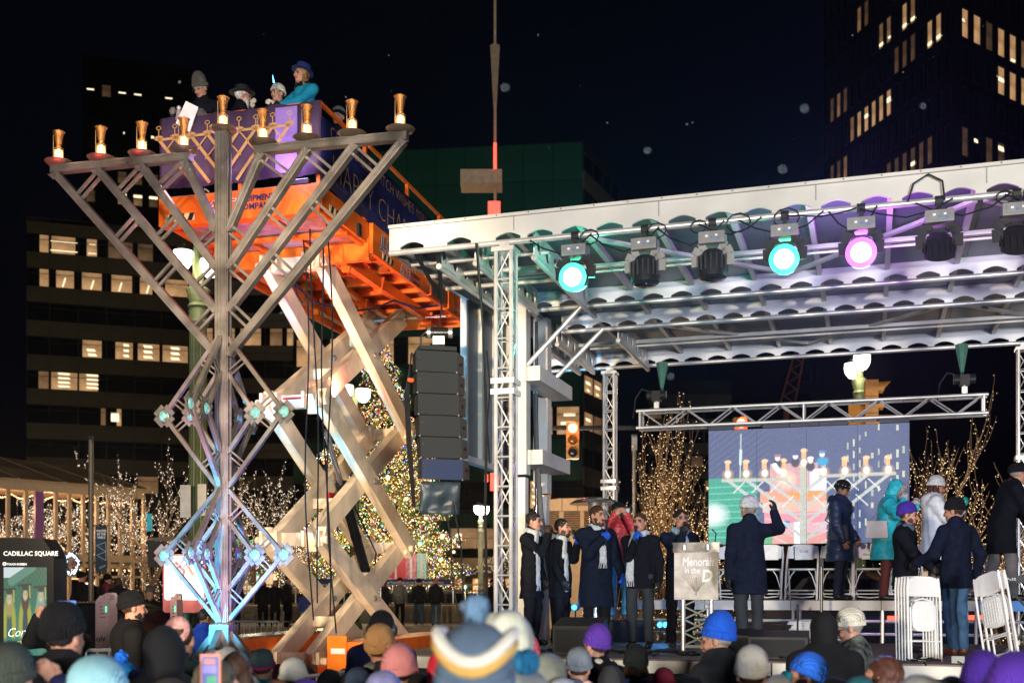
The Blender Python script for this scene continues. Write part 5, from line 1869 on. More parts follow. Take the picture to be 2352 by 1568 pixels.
# moving head lights along the front tube
FIX = M('fixture_grey', (.20, .20, .20), .45, .2, var=.2)
DKF = M('fixture_black', (.018, .018, .02), .35, bump=.1)
GRNL = E('green_lens', (.55, 1.0, .84), 14)
TEAL = E('teal_lens', (.60, 1.0, .80), 14)
PURL = E('purple_lens', (.90, .50, 1.0), 14)
BEAM = 1500
HEADS = [(1322, 'lit', GRNL, (.06, 1.0, .58), 'moving head light shining green, nearest to left truss tower', 3),
 (1482, 'off', None, None, 'unlit moving head light just right of the left green lamp, pale yoke', 0),
 (1637, 'off', None, None, 'unlit moving head light just left of the teal lamp, pale yoke', 0),
 (1803, 'lit', TEAL, (.05, 1.0, .48), 'moving head light shining teal green beside the purple one', 2),
 (1978, 'lit', PURL, (.68, .12, 1.0), 'moving head light shining purple', 2),
 (2157, 'dark', None, None, 'dark moving head light to the right of the purple lamp', 0),
 (2335, 'dark', None, None, 'dark moving head light cut by the right picture edge', 0)]
def s_at(px, w):
 r = (px - CX) / FPX
 o = SO + SV * w
 return (r * o.y - o.x) / (SU.x - r * SU.y)
for (px, st, gm, gc, lab, _) in HEADS:
 s_ = s_at(px, .015)
 c = S(s_, .015, ZB)
 h = thing('moving_head_light', lab, 'stage light', c, 'stage lights hanging from the front roof tube')
 mb = MB()
 mb.box(c + V(0, 0, -.05), (.05, .05, .16), SR)
 mb.tube(c - SU * .04, c + SU * .04, .05, 8)
 mb.build('clamp', DKF, h)
 yl = -.05 * (1 if px < 1700 else -1)
 mb = MB()
 mb.box(c + V(0, 0, -.18), (.27, .20, .12), SR)
 mb.box(c + V(0, 0, -.18) - SV * .102, (.20, .006, .075), SR)
 bx = mb.build('base_box', FIX, h)
 mb = MB()
 for (dx, dz, m_) in ((-.05, .01, 0), (.0, -.005, 1), (.05, .012, 0), (.07, -.015, 1)):
  mb.cur = m_
  mb.box(c + V(0, 0, -.18 + dz) - SV * .108 + SU * dx, (.025, .008, .02), SR)
 mb.build('socket', [M('print_white', (.75, .74, .72)), M('socket_blue', (.05, .2, .6), .4, bump=0)], bx)['kind'] = 'stuff'
 ym = FIX if st == 'off' else DKF
 hc1 = c + V(0, 0, -.47 if st == 'lit' else -.46)
 for e in (1, -1):
  mb = MB()
  pts = [c + V(0, 0, -.24) + SU * e * .07, c + V(0, 0, -.27) + SU * e * .14, c + V(0, 0, -.34) + SU * e * .175, hc1 + SU * e * .17]
  for p_, q_ in zip(pts[:-1], pts[1:]):
   mb.bar(p_, q_, .10, .035, SV)
  mb.build('yoke_arm', ym, h)
 mb = MB()
 if st == 'lit':
  ax = (SU, V(0, 0, 1) * .995 - SV * .10, SV * -.99 - V(0, 0, .14))
 else:
  ax = (SU, SV, V(0, 0, -1)) if st == 'off' else (SU, SV * .8 + V(0, 0, .5), V(0, 0, -1) * .8 + SV * -.4)
 ax = tuple(Vector(a).normalized() for a in ax)
 prof = [(.0, -.17), (.09, -.16), (.125, -.10), (.14, -.02), (.15, .06), (.15, .12), (.14, .13), (.0, .128)]
 mb.lathe(prof, hc1, 20, ax)
 for k in range(0 if st == 'lit' else 16):
  a = k * math.pi / 8
  r0 = hc1 + (ax[0] * math.cos(a) + ax[1] * math.sin(a)) * .152
  mb.bar(r0 - ax[2] * .10, r0 + ax[2] * .06, .012, .02)
 hd_ = mb.build('head', DKF, h, True)
 mb = MB()
 mb.lathe([(.098, .150), (.07, .16), (.0, .166)] if st == 'lit' else [(.130, .131), (.124, .142), (.07, .16), (.0, .166)], hc1, 24, ax)
 if st == 'lit':
  mb.build('lens', gm, hd_, True)
  mb = MB()
  mb.lathe([(.098, .150), (.132, .138), (.152, .134), (.152, .128)], hc1, 24, ax)
  mb.build('lens_halo', E('rim_' + gm.name, gc, 1.8), hd_, True)  # glowing ring stands in for the coloured halo around the lens
  p = hc1 + SV * .34 - V(0, 0, .10)
  point('moving_head_glow', p, 36 if gm is not PURL else 120, gc, .12)
  spot('moving_head_beam', hc1 + ax[2] * .20, hc1 + ax[2] * 10, *((BEAM, (.30, .16, 1.0)) if gm is PURL else (BEAM * .38, (.06, .62, .9))), 70, .9, .10)
 else:
  mb.build('lens', M('lens_dark', (.02, .022, .03), .06, spec=1, bump=0), hd_, True)
mb = MB()
rr = random.Random(5)
x = -1.0
while x < 4.3:
 l = rr.uniform(.35, .9)
 dp = rr.uniform(.04, .26)
 mb.path([S(x, -.04, ZB - .02), S(x + l * .2, -.05, ZB - dp * .6), S(x + l * .5, -.05, ZB - dp), S(x + l * .8, -.05, ZB - dp * .7), S(x + l, -.04, ZB - .01)], .009, 5)
 if rr.random() < .4:
  r_0 = rr.uniform(.07, .14)
  mb.path([S(x + r_0 * math.cos(t), -.05, ZB - .05 + r_0 * .8 * math.sin(t)) for t in [k * .7 for k in range(10)]], .008, 5)
 x += l * rr.uniform(.5, 1.0)
o = mb.build('cable_run', RUB, None, True, loc=S(1.6, -.04, ZB))
tag(o, 'tangled black cables looping along the front roof tube', 'cable')
mb = MB()
mb.path([S(2.93, -.05, ZB), S(2.98, -.05, ZB + .17), S(3.12, -.05, ZB + .25), S(3.25, -.05, ZB + .17), S(3.27, -.05, ZB - .02)], .010, 6)
tag(mb.build('cable_loop', RUB, None, True, loc=S(3.1, -.05, ZB)), 'black cable arching up over the fascia near the right edge', 'cable')
mb = MB()
mb.path([S(-1.62, -.06, ZB), S(-1.66, .3, ZB - .9), S(-1.62, .3, ZB - 2.0), S(-1.64, .3, ZB - 3.0), S(-1.6, .3, 1.2)], .016, 5)
tag(mb.build('power_cable', RUB, None, True, loc=S(-1.6, .3, 1.2)), 'black cable hanging down left of the front truss tower', 'cable')
mb = MB()
mb.path([S(-2.0, 3.55, 4.7), S(-1.98, 3.55, 3.9), S(-1.9, 3.5, 3.0), S(-1.75, 3.45, 2.1), S(-1.66, 3.4, 1.3)], .038, 8)
tag(mb.build('cable_loom', M('wrapped_loom', (.06, .065, .075), .7, bump=.6), None, True, loc=S(-1.66, 3.4, 1.2)), 'thick wrapped cable bundle running down the stage mast column', 'cable')
for i, (x0, y0_, x1, y1_, d0, d1) in enumerate(((1150, 1130, 1166, 1400, 20, 17), (1118, 800, 1125, 1060, 14.5, 14.5), (1040, 1145, 1085, 1480, 14, 13.2), (1020, 1145, 1055, 1420, 14.2, 14.0))):
 a, b = at(x0, y0_, d0), at(x1, y1_, d1)
 mb = MB()
 mb.path([a, a.lerp(b, .3) + V(.03, 0, -.04), a.lerp(b, .65) + V(-.02, 0, -.02), b], .010, 5)
 o = mb.build('stay_cable', RUB, None, True, loc=b)
 tag(o, ('thin dark cable hanging right of the canopy sign', 'thin cable against the grey folded end wall', 'tether running from line array cover down to the crowd', 'second thin tether below the line array cover')[i], 'cable')
# lectern
s_ = s_at(1600, 1.75)
LC = thing('lectern', 'lectern with wood grain panel on silver truss legs', 'lectern', S(s_, 1.75, DZ))
pw, zp0, zp1 = .53, DZ + .62, DZ + 1.20
WDP = M('pale_wood', (.52, .46, .41), .6, var=.25, scale=9, bump=.1)
mb = MB()
mb.box(S(s_, 1.72, (zp0 + zp1) / 2), (pw, .015, zp1 - zp0), SR)
mb.build('front_panel', WDP, LC)
mb = MB()
mb.box(S(s_, 1.71, zp1 + .05), (pw + .03, .012, .12), SR)
mb.box(S(s_, 1.86, zp1 + .10), (pw + .05, .32, .015), SR)
mb.build('acrylic_top', M('smoked_acrylic', (.05, .045, .05), .12, spec=.8, bump=0), LC)
for e in (-1, 1):
 mb = MB()
 mb.tube(S(s_ + e * .17, 1.80, DZ), S(s_ + e * .17, 1.80, zp1 + .09), .028, 10)
 mb.build('leg', STL, LC, True)
 mb = MB()
 mb.tube(S(s_ + e * .14, 1.70, zp1 + .02), S(s_ + e * .14, 1.70, zp1 + .08), .03, 10)
 mb.build('bolt_cap', STL, LC, True)
mb = MB()
for k in range(4):
 z0, z1 = DZ + .06 + k * .16, DZ + .06 + (k + 1) * .16
 mb.tube(S(s_ - .17 * (1 if k % 2 else -1), 1.8, z0), S(s_ + .17 * (1 if k % 2 else -1), 1.8, z1), .011, 6)
 mb.tube(S(s_ + .17 * (1 if k % 2 else -1), 1.83, z0), S(s_ - .17 * (1 if k % 2 else -1), 1.83, z1), .011, 6)
mb.tube(S(s_ - .17, 1.8, DZ + .05), S(s_ + .17, 1.8, DZ + .05), .02, 8)
mb.build('lattice', STL, LC)
text('Menorah', 'lettering', .145, S(s_ + .02, 1.708, zp1 - .17), SU, (0, 0, 1), M('print_white', (.75, .74, .72)), LC, .72, .002, .12, .004, 'CENTER')
text('in the', 'lettering', .10, S(s_ - .05, 1.708, zp1 - .26), SU, (0, 0, 1), M('print_white', (.75, .74, .72)), LC, .8, .002, .12, .002, 'CENTER')
text('D', 'lettering', .20, S(s_ + .13, 1.708, zp1 - .36), SU, (0, 0, 1), M('print_white', (.75, .74, .72)), LC, .9, .002, .12, .006, 'CENTER')
mb = MB()
cz = zp0 + .10
for i in range(5):
 for e in (1, -1):
  mb.prism([S(s_ + e * .01, 1.711, cz), S(s_ + e * .016, 1.711, cz), S(s_ + e * (.03 + .03 * i), 1.711, cz + .17), S(s_ + e * (.024 + .03 * i), 1.711, cz + .17)], -SV * .002)
mb.box(S(s_, 1.710, cz + .06), (.012, .003, .22), SR)
mb.build('menorah_print', M('print_taupe', (.22, .18, .14), .6, bump=0), LC)
mb = MB()
mb.path([S(s_ + .2, 1.9, zp1 + .1), S(s_ + .22, 1.86, zp1 + .22), S(s_ + .18, 1.8, zp1 + .27)], .007, 6)
tag(mb.build('gooseneck_microphone', BLK, None, True, loc=S(s_ + .2, 1.9, zp1 + .11)), 'thin black gooseneck microphone on the lectern top', 'microphone')
# folding chairs
CHW = M('chair_white', (.74, .74, .73), .35, var=.06, scale=6, bump=.03)
def chair_open():
 """Front towards -Y, feet at 0."""
 P = {}
 mb = MB()
 n = 12
 vs, fs = [], []
 for i in range(n + 1):
  t = i / n - .5
  x, y = t * .42, .20 + .05 * (1 - (2 * t) ** 2)
  for (dy, z) in ((-.012, .62), (-.012, .66), (-.012, .80), (-.006, .835 - .06 * abs(2 * t) ** 4), (.012, .835 - .06 * abs(2 * t) ** 4), (.014, .80), (.014, .62)):
   vs.append((x, y + dy + (z - .62) * .12, z))
 m = 7
 for i in range(n):
  for k in range(m):
   fs.append((i * m + k, (i + 1) * m + k, (i + 1) * m + (k + 1) % m, i * m + (k + 1) % m))
 fs += [tuple(range(m - 1, -1, -1)), tuple(range(n * m, n * m + m))]
 mb.add(vs, fs)
 P['backrest'] = [mb.mesh('backrest', CHW, smooth=True)]
 mb = MB()
 mb.lathe([(.0, .435), (.92, .435), (1.0, .445), (1.0, .458), (.94, .465), (.0, .462)], (0, .0, 0), 24, None, .20, .195, lambda a, z: min(1 / max(abs(math.cos(a)), abs(math.sin(a))), 1.22))
 P['seat'] = [mb.mesh('seat', CHW, smooth=True)]
 fr, rl = [], []
 for e in (-1, 1):
  mb = MB()
  mb.path([(e * .225, -.26, 0), (e * .225, -.06, .40), (e * .222, .16, .66), (e * .205, .225, .80)], .0135, 8)
  fr.append(mb.mesh('front_leg', CHW, smooth=True))
  mb = MB()
  mb.path([(e * .195, .24, 0), (e * .195, .02, .43)], .0125, 8)
  rl.append(mb.mesh('rear_leg', CHW, smooth=True))
 P['front_leg'] = fr
 P['rear_leg'] = rl
 mb = MB()
 mb.path([(-.225, -.22, .09), (.225, -.22, .09)], .009, 6)
 mb.path([(-.195, .17, .14), (.195, .17, .14)], .009, 6)
 mb.path([(-.19, -.2, .12), (-.17, -.12, .05), (0, -.10, .035), (.17, -.12, .05), (.19, -.2, .12)], .009, 6)
 for e in (-1, 1):
  mb.path([(e * .21, -.18, .18), (e * .15, -.12, .36), (e * .10, -.1, .43)], .008, 6)
 P['stretcher'] = [mb.mesh('stretcher', CHW, smooth=True)]
 return P
def chair_folded():
 """Folded flat in the XZ plane, feet at 0."""
 P = {}
 mb = MB()
 n = 10
 vs, fs = [], []
 for i in range(n + 1):
  t = i / n - .5
  x = t * .42
  for (dy, z) in ((-.02, .72), (-.02, .90), (-.012, .95 - .05 * abs(2 * t) ** 4), (.004, .95 - .05 * abs(2 * t) ** 4), (.006, .72)):
   vs.append((x, dy + .02 * (1 - (2 * t) ** 2), z))
 m = 5
 for i in range(n):
  for k in range(m):
   fs.append((i * m + k, (i + 1) * m + k, (i + 1) * m + (k + 1) % m, i * m + (k + 1) % m))
 fs += [tuple(range(m - 1, -1, -1)), tuple(range(n * m, n * m + m))]
 mb.add(vs, fs)
 P['backrest'] = [mb.mesh('backrest', CHW, smooth=True)]
 mb = MB()
 R = (V(1, 0, 0), V(0, 0, 1), V(0, -1, 0))
 mb.lathe([(.0, .0), (.94, .0), (1, .006), (1, .016), (.94, .02), (.0, .018)], (0, .008, .50), 20, R, .165, .17, lambda a, z: min(1 / max(abs(math.cos(a)), abs(math.sin(a))), 1.18))
 for k in range(7):
  mb.box((-.12 + .04 * k, -.014, .50), (.006, .004, .26))
 for k in range(6):
  mb.box((0, -.015, .40 + .04 * k), (.26, .004, .006))
 P['seat'] = [mb.mesh('seat', CHW, smooth=True)]
 P['front_leg'] = []
 P['rear_leg'] = []
 for e in (-1, 1):
  mb = MB()
  mb.path([(e * .225, -.004, 0), (e * .225, -.004, .5), (e * .22, 0, .80), (e * .205, 0, .93)], .0135, 8)
  P['front_leg'].append(mb.mesh('front_leg', CHW, smooth=True))
 mb = MB()
 mb.path([(-.17, .02, .02), (-.17, .02, .60), (-.13, .02, .67), (0, .02, .70), (.13, .02, .67), (.17, .02, .60), (.17, .02, .02)], .012, 8)
 P['rear_leg'].append(mb.mesh('rear_frame', CHW, smooth=True))
 mb = MB()
 mb.path([(-.225, -.004, .22), (.225, -.004, .22)], .009, 6)
 mb.path([(-.17, .02, .03), (-.12, .02, .012), (.12, .02, .012), (.17, .02, .03)], .010, 6)
 P['stretcher'] = [mb.mesh('stretcher', CHW, smooth=True)]
 return P
def make_chair(P, name, label, group):
 root = thing(name, label, 'chair', (0, 0, 0), group)
 for k, ms in P.items():
  for me in ms:
   obj(k if not k == 'rear_leg' or len(ms) > 1 else 'rear_frame', me, root)
 return root
def place(src, label, loc, rot, first):
 o = src if first else copy_tree(src)
 o['label'] = label
 o.location = loc
 o.rotation_euler = rot
 return o
CO = make_chair(chair_open(), 'folding_chair', '', 'open folding chairs on the riser')
seats = [(.57, 'open white folding chair between the lectern and the man in the white hat'), (1.09, 'open white folding chair partly behind the man in the white hat'), (1.60, 'open white folding chair seen whole, left of the woman in navy'),
 (2.09, 'open white folding chair behind the woman in the navy coat'), (2.56, 'open white folding chair with a paper name card, right of the navy coat'), (3.05, 'open white folding chair behind the two men with folded chairs'), (3.9, 'open white folding chair behind the man in jeans')]
for i, (s_, lab) in enumerate(seats):
 place(CO, lab, S(s_, 5.35, RZ), (0, 0, SROT + .02 * math.sin(i * 5)), i == 0)
for (s_, tx) in ((2.56, 'Eric\nAbramson'), (1.09, None), (1.60, 'Cody')):
 c = thing('name_card', {2.56: 'white paper name card taped to the folding chair right of navy coat', 1.09: 'white paper sheet on the chair behind man in white hat', 1.60: 'white paper sheet on the chair left of navy coat'}[s_], 'paper', S(s_, 5.53, RZ + .72))
 mb = MB()
 mb.box(S(s_ + .02, 5.515, RZ + .70), (.27, .003, .20), SR)
 mb.build('sheet', M('paper', (.72, .72, .70), .7, bump=0), c)
 if tx:
  text(tx, 'lettering', .058, S(s_ + .02, 5.510, RZ + .71), SU, (0, 0, 1), BKP, c, 1, .001, 0, 0, 'CENTER')
 if s_ > 2:
  mb = MB()
  mb.box(S(s_ - .02, 5.508, RZ + .80), (.04, .003, .10), SR)
  mb.build('tape', BLK, c)
CF = make_chair(chair_folded(), 'folded_chair', '', 'folded chairs carried off the stage')
bs = s_at(2112, .62)
k = 0
for i in range(5):
 dx = -.055 * i
 place(CF, ('folded white chair held upright by the man in purple beanie, front of the bunch', 'folded white chair, second from front in the bunch held by man in purple beanie', 'folded white chair in the middle of the bunch held by man in purple beanie', 'folded white chair, last but one in the bunch held by man in purple beanie', 'folded white chair at the back of the bunch held by the man in purple beanie')[i], S(bs + .05 - .028 * i, .50 + .05 * i, DZ), (math.radians(-4), math.radians(1.5), SROT + .62), i == 0).scale = (.9, .9, .93)
for i in range(2):
 place(CF, ('folded white chair leaning in the hand of the man in jeans, front one', 'folded white chair leaning in the hand of the man in jeans, behind the other')[i], S(s_at(2290, .75) + .06 - .05 * i, .62 + .06 * i, DZ + .06), (math.radians(-2), math.radians(-15), SROT - .95), False)
PIL = [S(s_at(1880, 3.5), 3.5, 0), 0]
for i in range(7):
 o = place(CF, ('lowest', 'second lowest', 'third lowest', 'middle', 'third from top', 'second from top', 'topmost')[i] + ' folded white chair lying flat in the pile under the riser', S(1.50 + .02 * (i % 3), 4.0 + .0 * i, DZ + .03 + .042 * i), (math.radians(90), 0, SROT + math.pi / 2 + .05 * math.sin(i * 3)), False)
 o['group'] = 'pile of folded chairs under the riser'
s_ = s_at(1887, 3.6)
MS = thing('microphone_stand', 'tall thin dark stand pole in front of the riser and chairs', 'stand', S(s_, 3.6, DZ))
mb = MB()
mb.tube(S(s_, 3.6, DZ + .1), S(s_, 3.6, DZ + 1.12), .020, 8)
mb.build('pole', M('dark_chrome', (.08, .08, .085), .25, .8, bump=0), MS, True)
mb = MB()
mb.box(S(s_, 3.6, DZ + 1.1), (.05, .05, .12), SR)
mb.build('clip', BLK, MS)
for a in (0, 2.1, 4.2):
 mb = MB()
 mb.bar(S(s_, 3.6, DZ + .14), S(s_ + .3 * math.cos(a), 3.6 + .3 * math.sin(a), DZ + .015), .018, .018)
 mb.build('leg', BLK, MS)
s_ = s_at(1832, 3.3)
MS = thing('tripod_stand', 'low black tripod stand on the deck by the pile of chairs', 'stand', S(s_, 3.3, DZ))
mb = MB()
mb.tube(S(s_, 3.3, DZ + .05), S(s_, 3.3, DZ + .55), .014, 8)
mb.build('pole', BLK, MS)
for a in (.3, 2.4, 4.5):
 mb = MB()
 mb.bar(S(s_, 3.3, DZ + .14), S(s_ + .34 * math.cos(a), 3.3 + .34 * math.sin(a), DZ + .012), .016, .016)
 mb.build('leg', BLK, MS)
hc0 = at(1366, 1148, 17.6)
HT = thing('patio_heater', 'mushroom patio heater with shiny steel reflector behind the singers', 'heater', (hc0.x, hc0.y, DZ))
CHR = M('polished_steel', (.55, .55, .56), .16, .9, var=.1, bump=.02)
mb = MB()
mb.lathe([(.385, -.035), (.39, -.03), (.32, .02), (.18, .055), (.04, .075), (.0, .078)], hc0, 32)
mb.lathe([(.38, -.034), (.31, .008), (.17, .04), (.02, .05)], hc0, 32)
mb.build('reflector', CHR, HT, True)
mb = MB()
mb.tube(hc0 + V(0, 0, -.22), hc0 + V(0, 0, .03), .105, 16)
mb.build('burner_mesh', M('burner_grey', (.12, .11, .10), .5, .5), HT, True)
mb = MB()
mb.tube(hc0 + V(0, 0, -.36), hc0 + V(0, 0, -.22), .09, 16)
mb.tube(V(hc0.x, hc0.y, DZ + .7), hc0 + V(0, 0, -.3), .03, 10)
mb.build('pole', CHR, HT, True)
mb = MB()
mb.tube(V(hc0.x, hc0.y, DZ), V(hc0.x, hc0.y, DZ + .75), .22, 20, .18)
mb.build('gas_housing', CHR, HT, True)
def wedge(label, c, w, d, h, slope=.6):
 t = thing('stage_monitor', label, 'loudspeaker', c, 'stage monitors along the front')
 c = Vector(c)
 mb = MB()
 prof = [c - SV * d / 2, c + SV * d / 2, c + SV * (d / 2 * slope) + V(0, 0, h), c - SV * (d / 2) + V(0, 0, h * .78)]
 mb.prism([p - SU * w / 2 for p in prof], SU * w)
 mb.build('cabinet', BLK, t)
 mb = MB()
 mb.box(c - SV * (d / 2 + .006) + V(0, 0, h * .38), (w * .9, .012, h * .62), SR)
 g = mb.build('grille', M('grille_black', (.02, .02, .021), .6, bump=.6, bscale=300), t)
 mb = MB()
 mb.box(c - SV * (d / 2 + .014) + V(.1, 0, h * .5), (.12, .01, .10), SR)
 mb.build('handle', M('handle_black', (.004, .004, .004), .7), t)
wedge('large black stage monitor in front of the singers', S(s_at(1335, .75), .75, DZ), .56, .45, .42)
wedge('black stage monitor at front of deck below the man in white hat', S(s_at(1790, .6), .6, DZ), .62, .42, .30)
wedge('black stage monitor at front of deck right of the lectern', S(s_at(1690, .9), .9, DZ), .40, .36, .30)
for i, (x, y, w_) in enumerate(((1320, 1390, 2.4), (1516, 1430, 3.6), (1529, 1430, 3.6))):
 s_ = s_at(x, w_)
 p = S(s_, w_, 0)
 z = CAMZ + (HZ - y) / FPX * p.y
 t = thing('led_can', ('blue glowing LED can on a stand behind the singers', 'blue LED can on deck below riser, left one of the pair', 'blue LED can on deck below riser, right one of the pair')[i], 'stage light', S(s_, w_, DZ), 'blue LED cans')
 mb = MB()
 c = S(s_, w_, z)
 mb.tube(c + SV * .10, c - SV * .02, .045, 12, .05)
 mb.tube(S(s_, w_ + .04, DZ), c + SV * .04, .012, 6)
 mb.build('housing', DKF, t)
 mb = MB()
 mb.ball(c - SV * .022, (.036, .02, .036), 12, 6)
 mb.build('lens', E('blue_led', (.04, .35, 1.0), 5), t, True)
 point('led_can_light', c - SV * .15 + V(0, 0, .05), 6, (.06, .35, 1.0), .05)
mb = MB()
rr = random.Random(9)
for k in range(40):
 x, w_ = rr.uniform(-1.2, 3.5), rr.uniform(.25, 1.2)
 r0 = rr.uniform(.06, .2)
 a0 = rr.uniform(0, 6)
 mb.path([S(x + r0 * math.cos(a0 + t * .8), w_ + r0 * .7 * math.sin(a0 + t * .8), DZ + .012 + rr.uniform(0, .03)) for t in range(rr.randint(4, 9))], .009, 5)
tag(mb.build('cable_tangle', RUB, None, True, loc=S(1, .6, DZ)), 'loose black cables strewn along the front of the deck', 'cable')
for i, (x, y) in enumerate(((1895, 1480), (2200, 1487))):
 s_ = s_at(x, .12)
 t = thing('floor_light', ('small grey box light on the stage edge by the hooded man', 'small grey box light on stage edge by the brown shoes')[i], 'stage light', S(s_, .12, DZ))
 mb = MB()
 mb.box(S(s_, .12, DZ + .045), (.12, .09, .07), SR)
 mb.build('housing', FIX, t)
 mb = MB()
 mb.path([S(s_, .05, DZ + .03), S(s_ + .05, -.03, DZ), S(s_ + .02, -.05, DZ - .2), S(s_ + .06, -.05, DZ - .4)], .007, 5)
 mb.build('cord', RUB, t)
s_ = s_at(2330, 2.6)
KB = thing('keyboard', 'black electronic keyboard standing at the right picture edge', 'keyboard', S(s_, 2.6, DZ))
mb = MB()
mb.box(S(s_ + .25, 2.6, DZ + .86), (.9, .32, .09), SR)
mb.build('case', BLK, KB)
mb = MB()
mb.bar(S(s_ - .1, 2.6, DZ), S(s_ + .6, 2.6, DZ + .8), .03, .03)
mb.bar(S(s_ + .6, 2.62, DZ), S(s_ - .1, 2.62, DZ + .8), .03, .03)
mb.build('stand', BLK, KB)
text('PeSR', 'lettering', .05, S(s_ - .1, 2.436, DZ + .845), SU, (0, 0, 1), WHT, KB, 1, .001)
# bulbs and trees
def bulbs(name, P, r, mats, idx, parent):
 """Many small lamps as one part: an octahedron each."""
 P = np.asarray(P, float) - np.array(WOFF[parent.name])
 n = len(P)
 rr = np.asarray(r) * np.ones(n)
 off = np.array([(1, 0, 0), (-1, 0, 0), (0, 1, 0), (0, -1, 0), (0, 0, 1), (0, 0, -1)], float)
 co = (P[:, None] + off[None] * rr[:, None, None]).reshape(-1, 3)
 t = np.array([(0, 2, 4), (2, 1, 4), (1, 3, 4), (3, 0, 4), (2, 0, 5), (1, 2, 5), (3, 1, 5), (0, 3, 5)])
 fa = (t[None] + (np.arange(n) * 6)[:, None, None]).reshape(-1, 3)
 me = np_mesh(name, co, fa)
 for m in mats:
  me.materials.append(m)
 me.polygons.foreach_set('material_index', np.repeat(idx, 8).astype(np.int32))
 o = obj(name, me, parent)
 WOFF[o.name] = WOFF[parent.name]
 o['kind'] = 'stuff'
 return o
WARMB = E('warm_bulb', (1.0, .70, .36), 1.9, False)
COOLB = E('cool_bulb', (1.0, .86, .66), 2.6, False)
BARK = M('bark', (.24, .15, .085), .85, var=.3, scale=10, bump=.4)
def lit_tree(name, label, base, H, spread, nb, br, mat, upright=.75, seed=1, rad=.10, forks=3, group='bare trees wound with string lights'):
 """Bare tree: trunk with forking limbs; string lights wound along every limb."""
 R = random.Random(seed)
 t = thing(name, label, 'tree', base, group)
 mbt, mbl = MB(), MB()
 segs = []
 def grow(p, d, L, r, lev):
  n = 5
  pts = [p]
  for k in range(n):
   d = (d + V(R.gauss(0, .10), R.gauss(0, .10), R.gauss(.06 * upright, .06))).normalized()
   p = p + d * (L / n)
   pts.append(p)
  (mbt if lev == 0 else mbl).path(pts, [max(r * (1 - .5 * k / n), .005) for k in range(n + 1)], 6 if lev < 2 else 4)
  segs.append((pts, lev))
  if lev < 3:
   m = (7, 5, 4)[lev]
   a0 = R.uniform(0, 6.28)
   for i in range(m):
    k = n if lev == 0 else R.randint(1, n)
    a = a0 + 2 * math.pi * i / m + R.uniform(-.4, .4)
    o = V(math.cos(a), math.sin(a), 0)
    nd = (d * upright + o * spread * R.uniform(.45, 1.15) + V(0, 0, .25 * upright)).normalized()
    grow(pts[k], nd, L * R.uniform(.75, 1.1) * (2.1 if lev == 0 else .62), r * .5, lev + 1)
 grow(Vector(base), V(0, 0, 1), H * .19, rad, 0)
 mbt.build('trunk', BARK, t, True)
 mbl.build('limbs', BARK, t, True)['kind'] = 'stuff'
 point('twig_glow', Vector(base) + V(0, -1.1, H * .45), 17 if base[1] < 30 else 80, (1.0, .68, .38) if mat is WARMB else (1, .82, .6), .5)
 pts = []
 lens = [(sum((b - a).length for a, b in zip(s[:-1], s[1:]))) * (1.3 if lv < 2 else 1) for s, lv in segs]
 tot = sum(lens)
 for (s, lv), l in zip(segs, lens):
  for _ in range(int(nb * l / tot) + 1):
   k = R.randint(0, len(s) - 2)
   f = R.random()
   q = s[k].lerp(s[k + 1], f)
   pts.append(q + V(R.gauss(0, .03), R.gauss(0, .03), R.gauss(0, .03)))
 bulbs('string_lights', pts, [br * R.uniform(.5, 1.05) for _ in pts], [mat], np.zeros(len(pts), int), t)
 return t
for (x, yb, d, H, sp, nb, br, mat, up_, sd, lab) in (
  (1462, 1350, 25, 6.4, .36, 1000, .0125, WARMB, 1.6, 3, 'upright bare tree with golden string lights right of the rear truss tower'),
  (1520, 1350, 26, 5.2, .60, 800, .0125, WARMB, 1.1, 4, 'golden lit tree close behind the singer beside the lectern'),
  (1590, 1350, 26.5, 4.4, .95, 1300, .0135, WARMB, .7, 5, 'broad bushy lit tree left of the video screen'),
  (2120, 1350, 25, 6.2, .45, 1000, .0120, WARMB, 1.4, 6, 'tall lit tree just right of the video screen'),
  (2215, 1350, 24, 4.6, .8, 1100, .0120, WARMB, .8, 7, 'low spreading lit tree behind the woman in white'),
  (2335, 1350, 25, 4.4, .8, 1000, .0120, WARMB, .8, 8, 'lit tree behind the bending man at right edge'),
  (345, 1370, 46, 7.6, .75, 1100, .019, COOLB, .95, 9, 'white lit bare tree between glass pavilion and menorah'),
  (595, 1370, 46, 7.4, .8, 1500, .018, COOLB, .85, 10, 'white lit bare tree seen between menorah post and scissor arms'),
  (500, 1370, 50, 5.5, .8, 600, .018, COOLB, .8, 11, 'white lit tree half hidden by the menorah lattice'),
  (690, 1370, 52, 5.5, .7, 500, .018, COOLB, .8, 12, 'white lit tree at left of the big decorated fir'),
  (120, 1360, 66, 9.6, .9, 1900, .026, COOLB, .7, 13, 'white lit tree behind the middle of the glass pavilion'),
  (225, 1360, 66, 9.6, .9, 1900, .026, COOLB, .7, 14, 'white lit tree behind right part of the glass pavilion'),
  (20, 1360, 64, 9.4, .9, 1500, .026, COOLB, .7, 15, 'white lit tree behind the left end of glass pavilion')):
 b = at(x, yb, d)
 lit_tree('lit_tree', lab, V(b.x, b.y, .6), H, sp, nb, br, mat, up_, sd, .07 if d < 30 else .11)
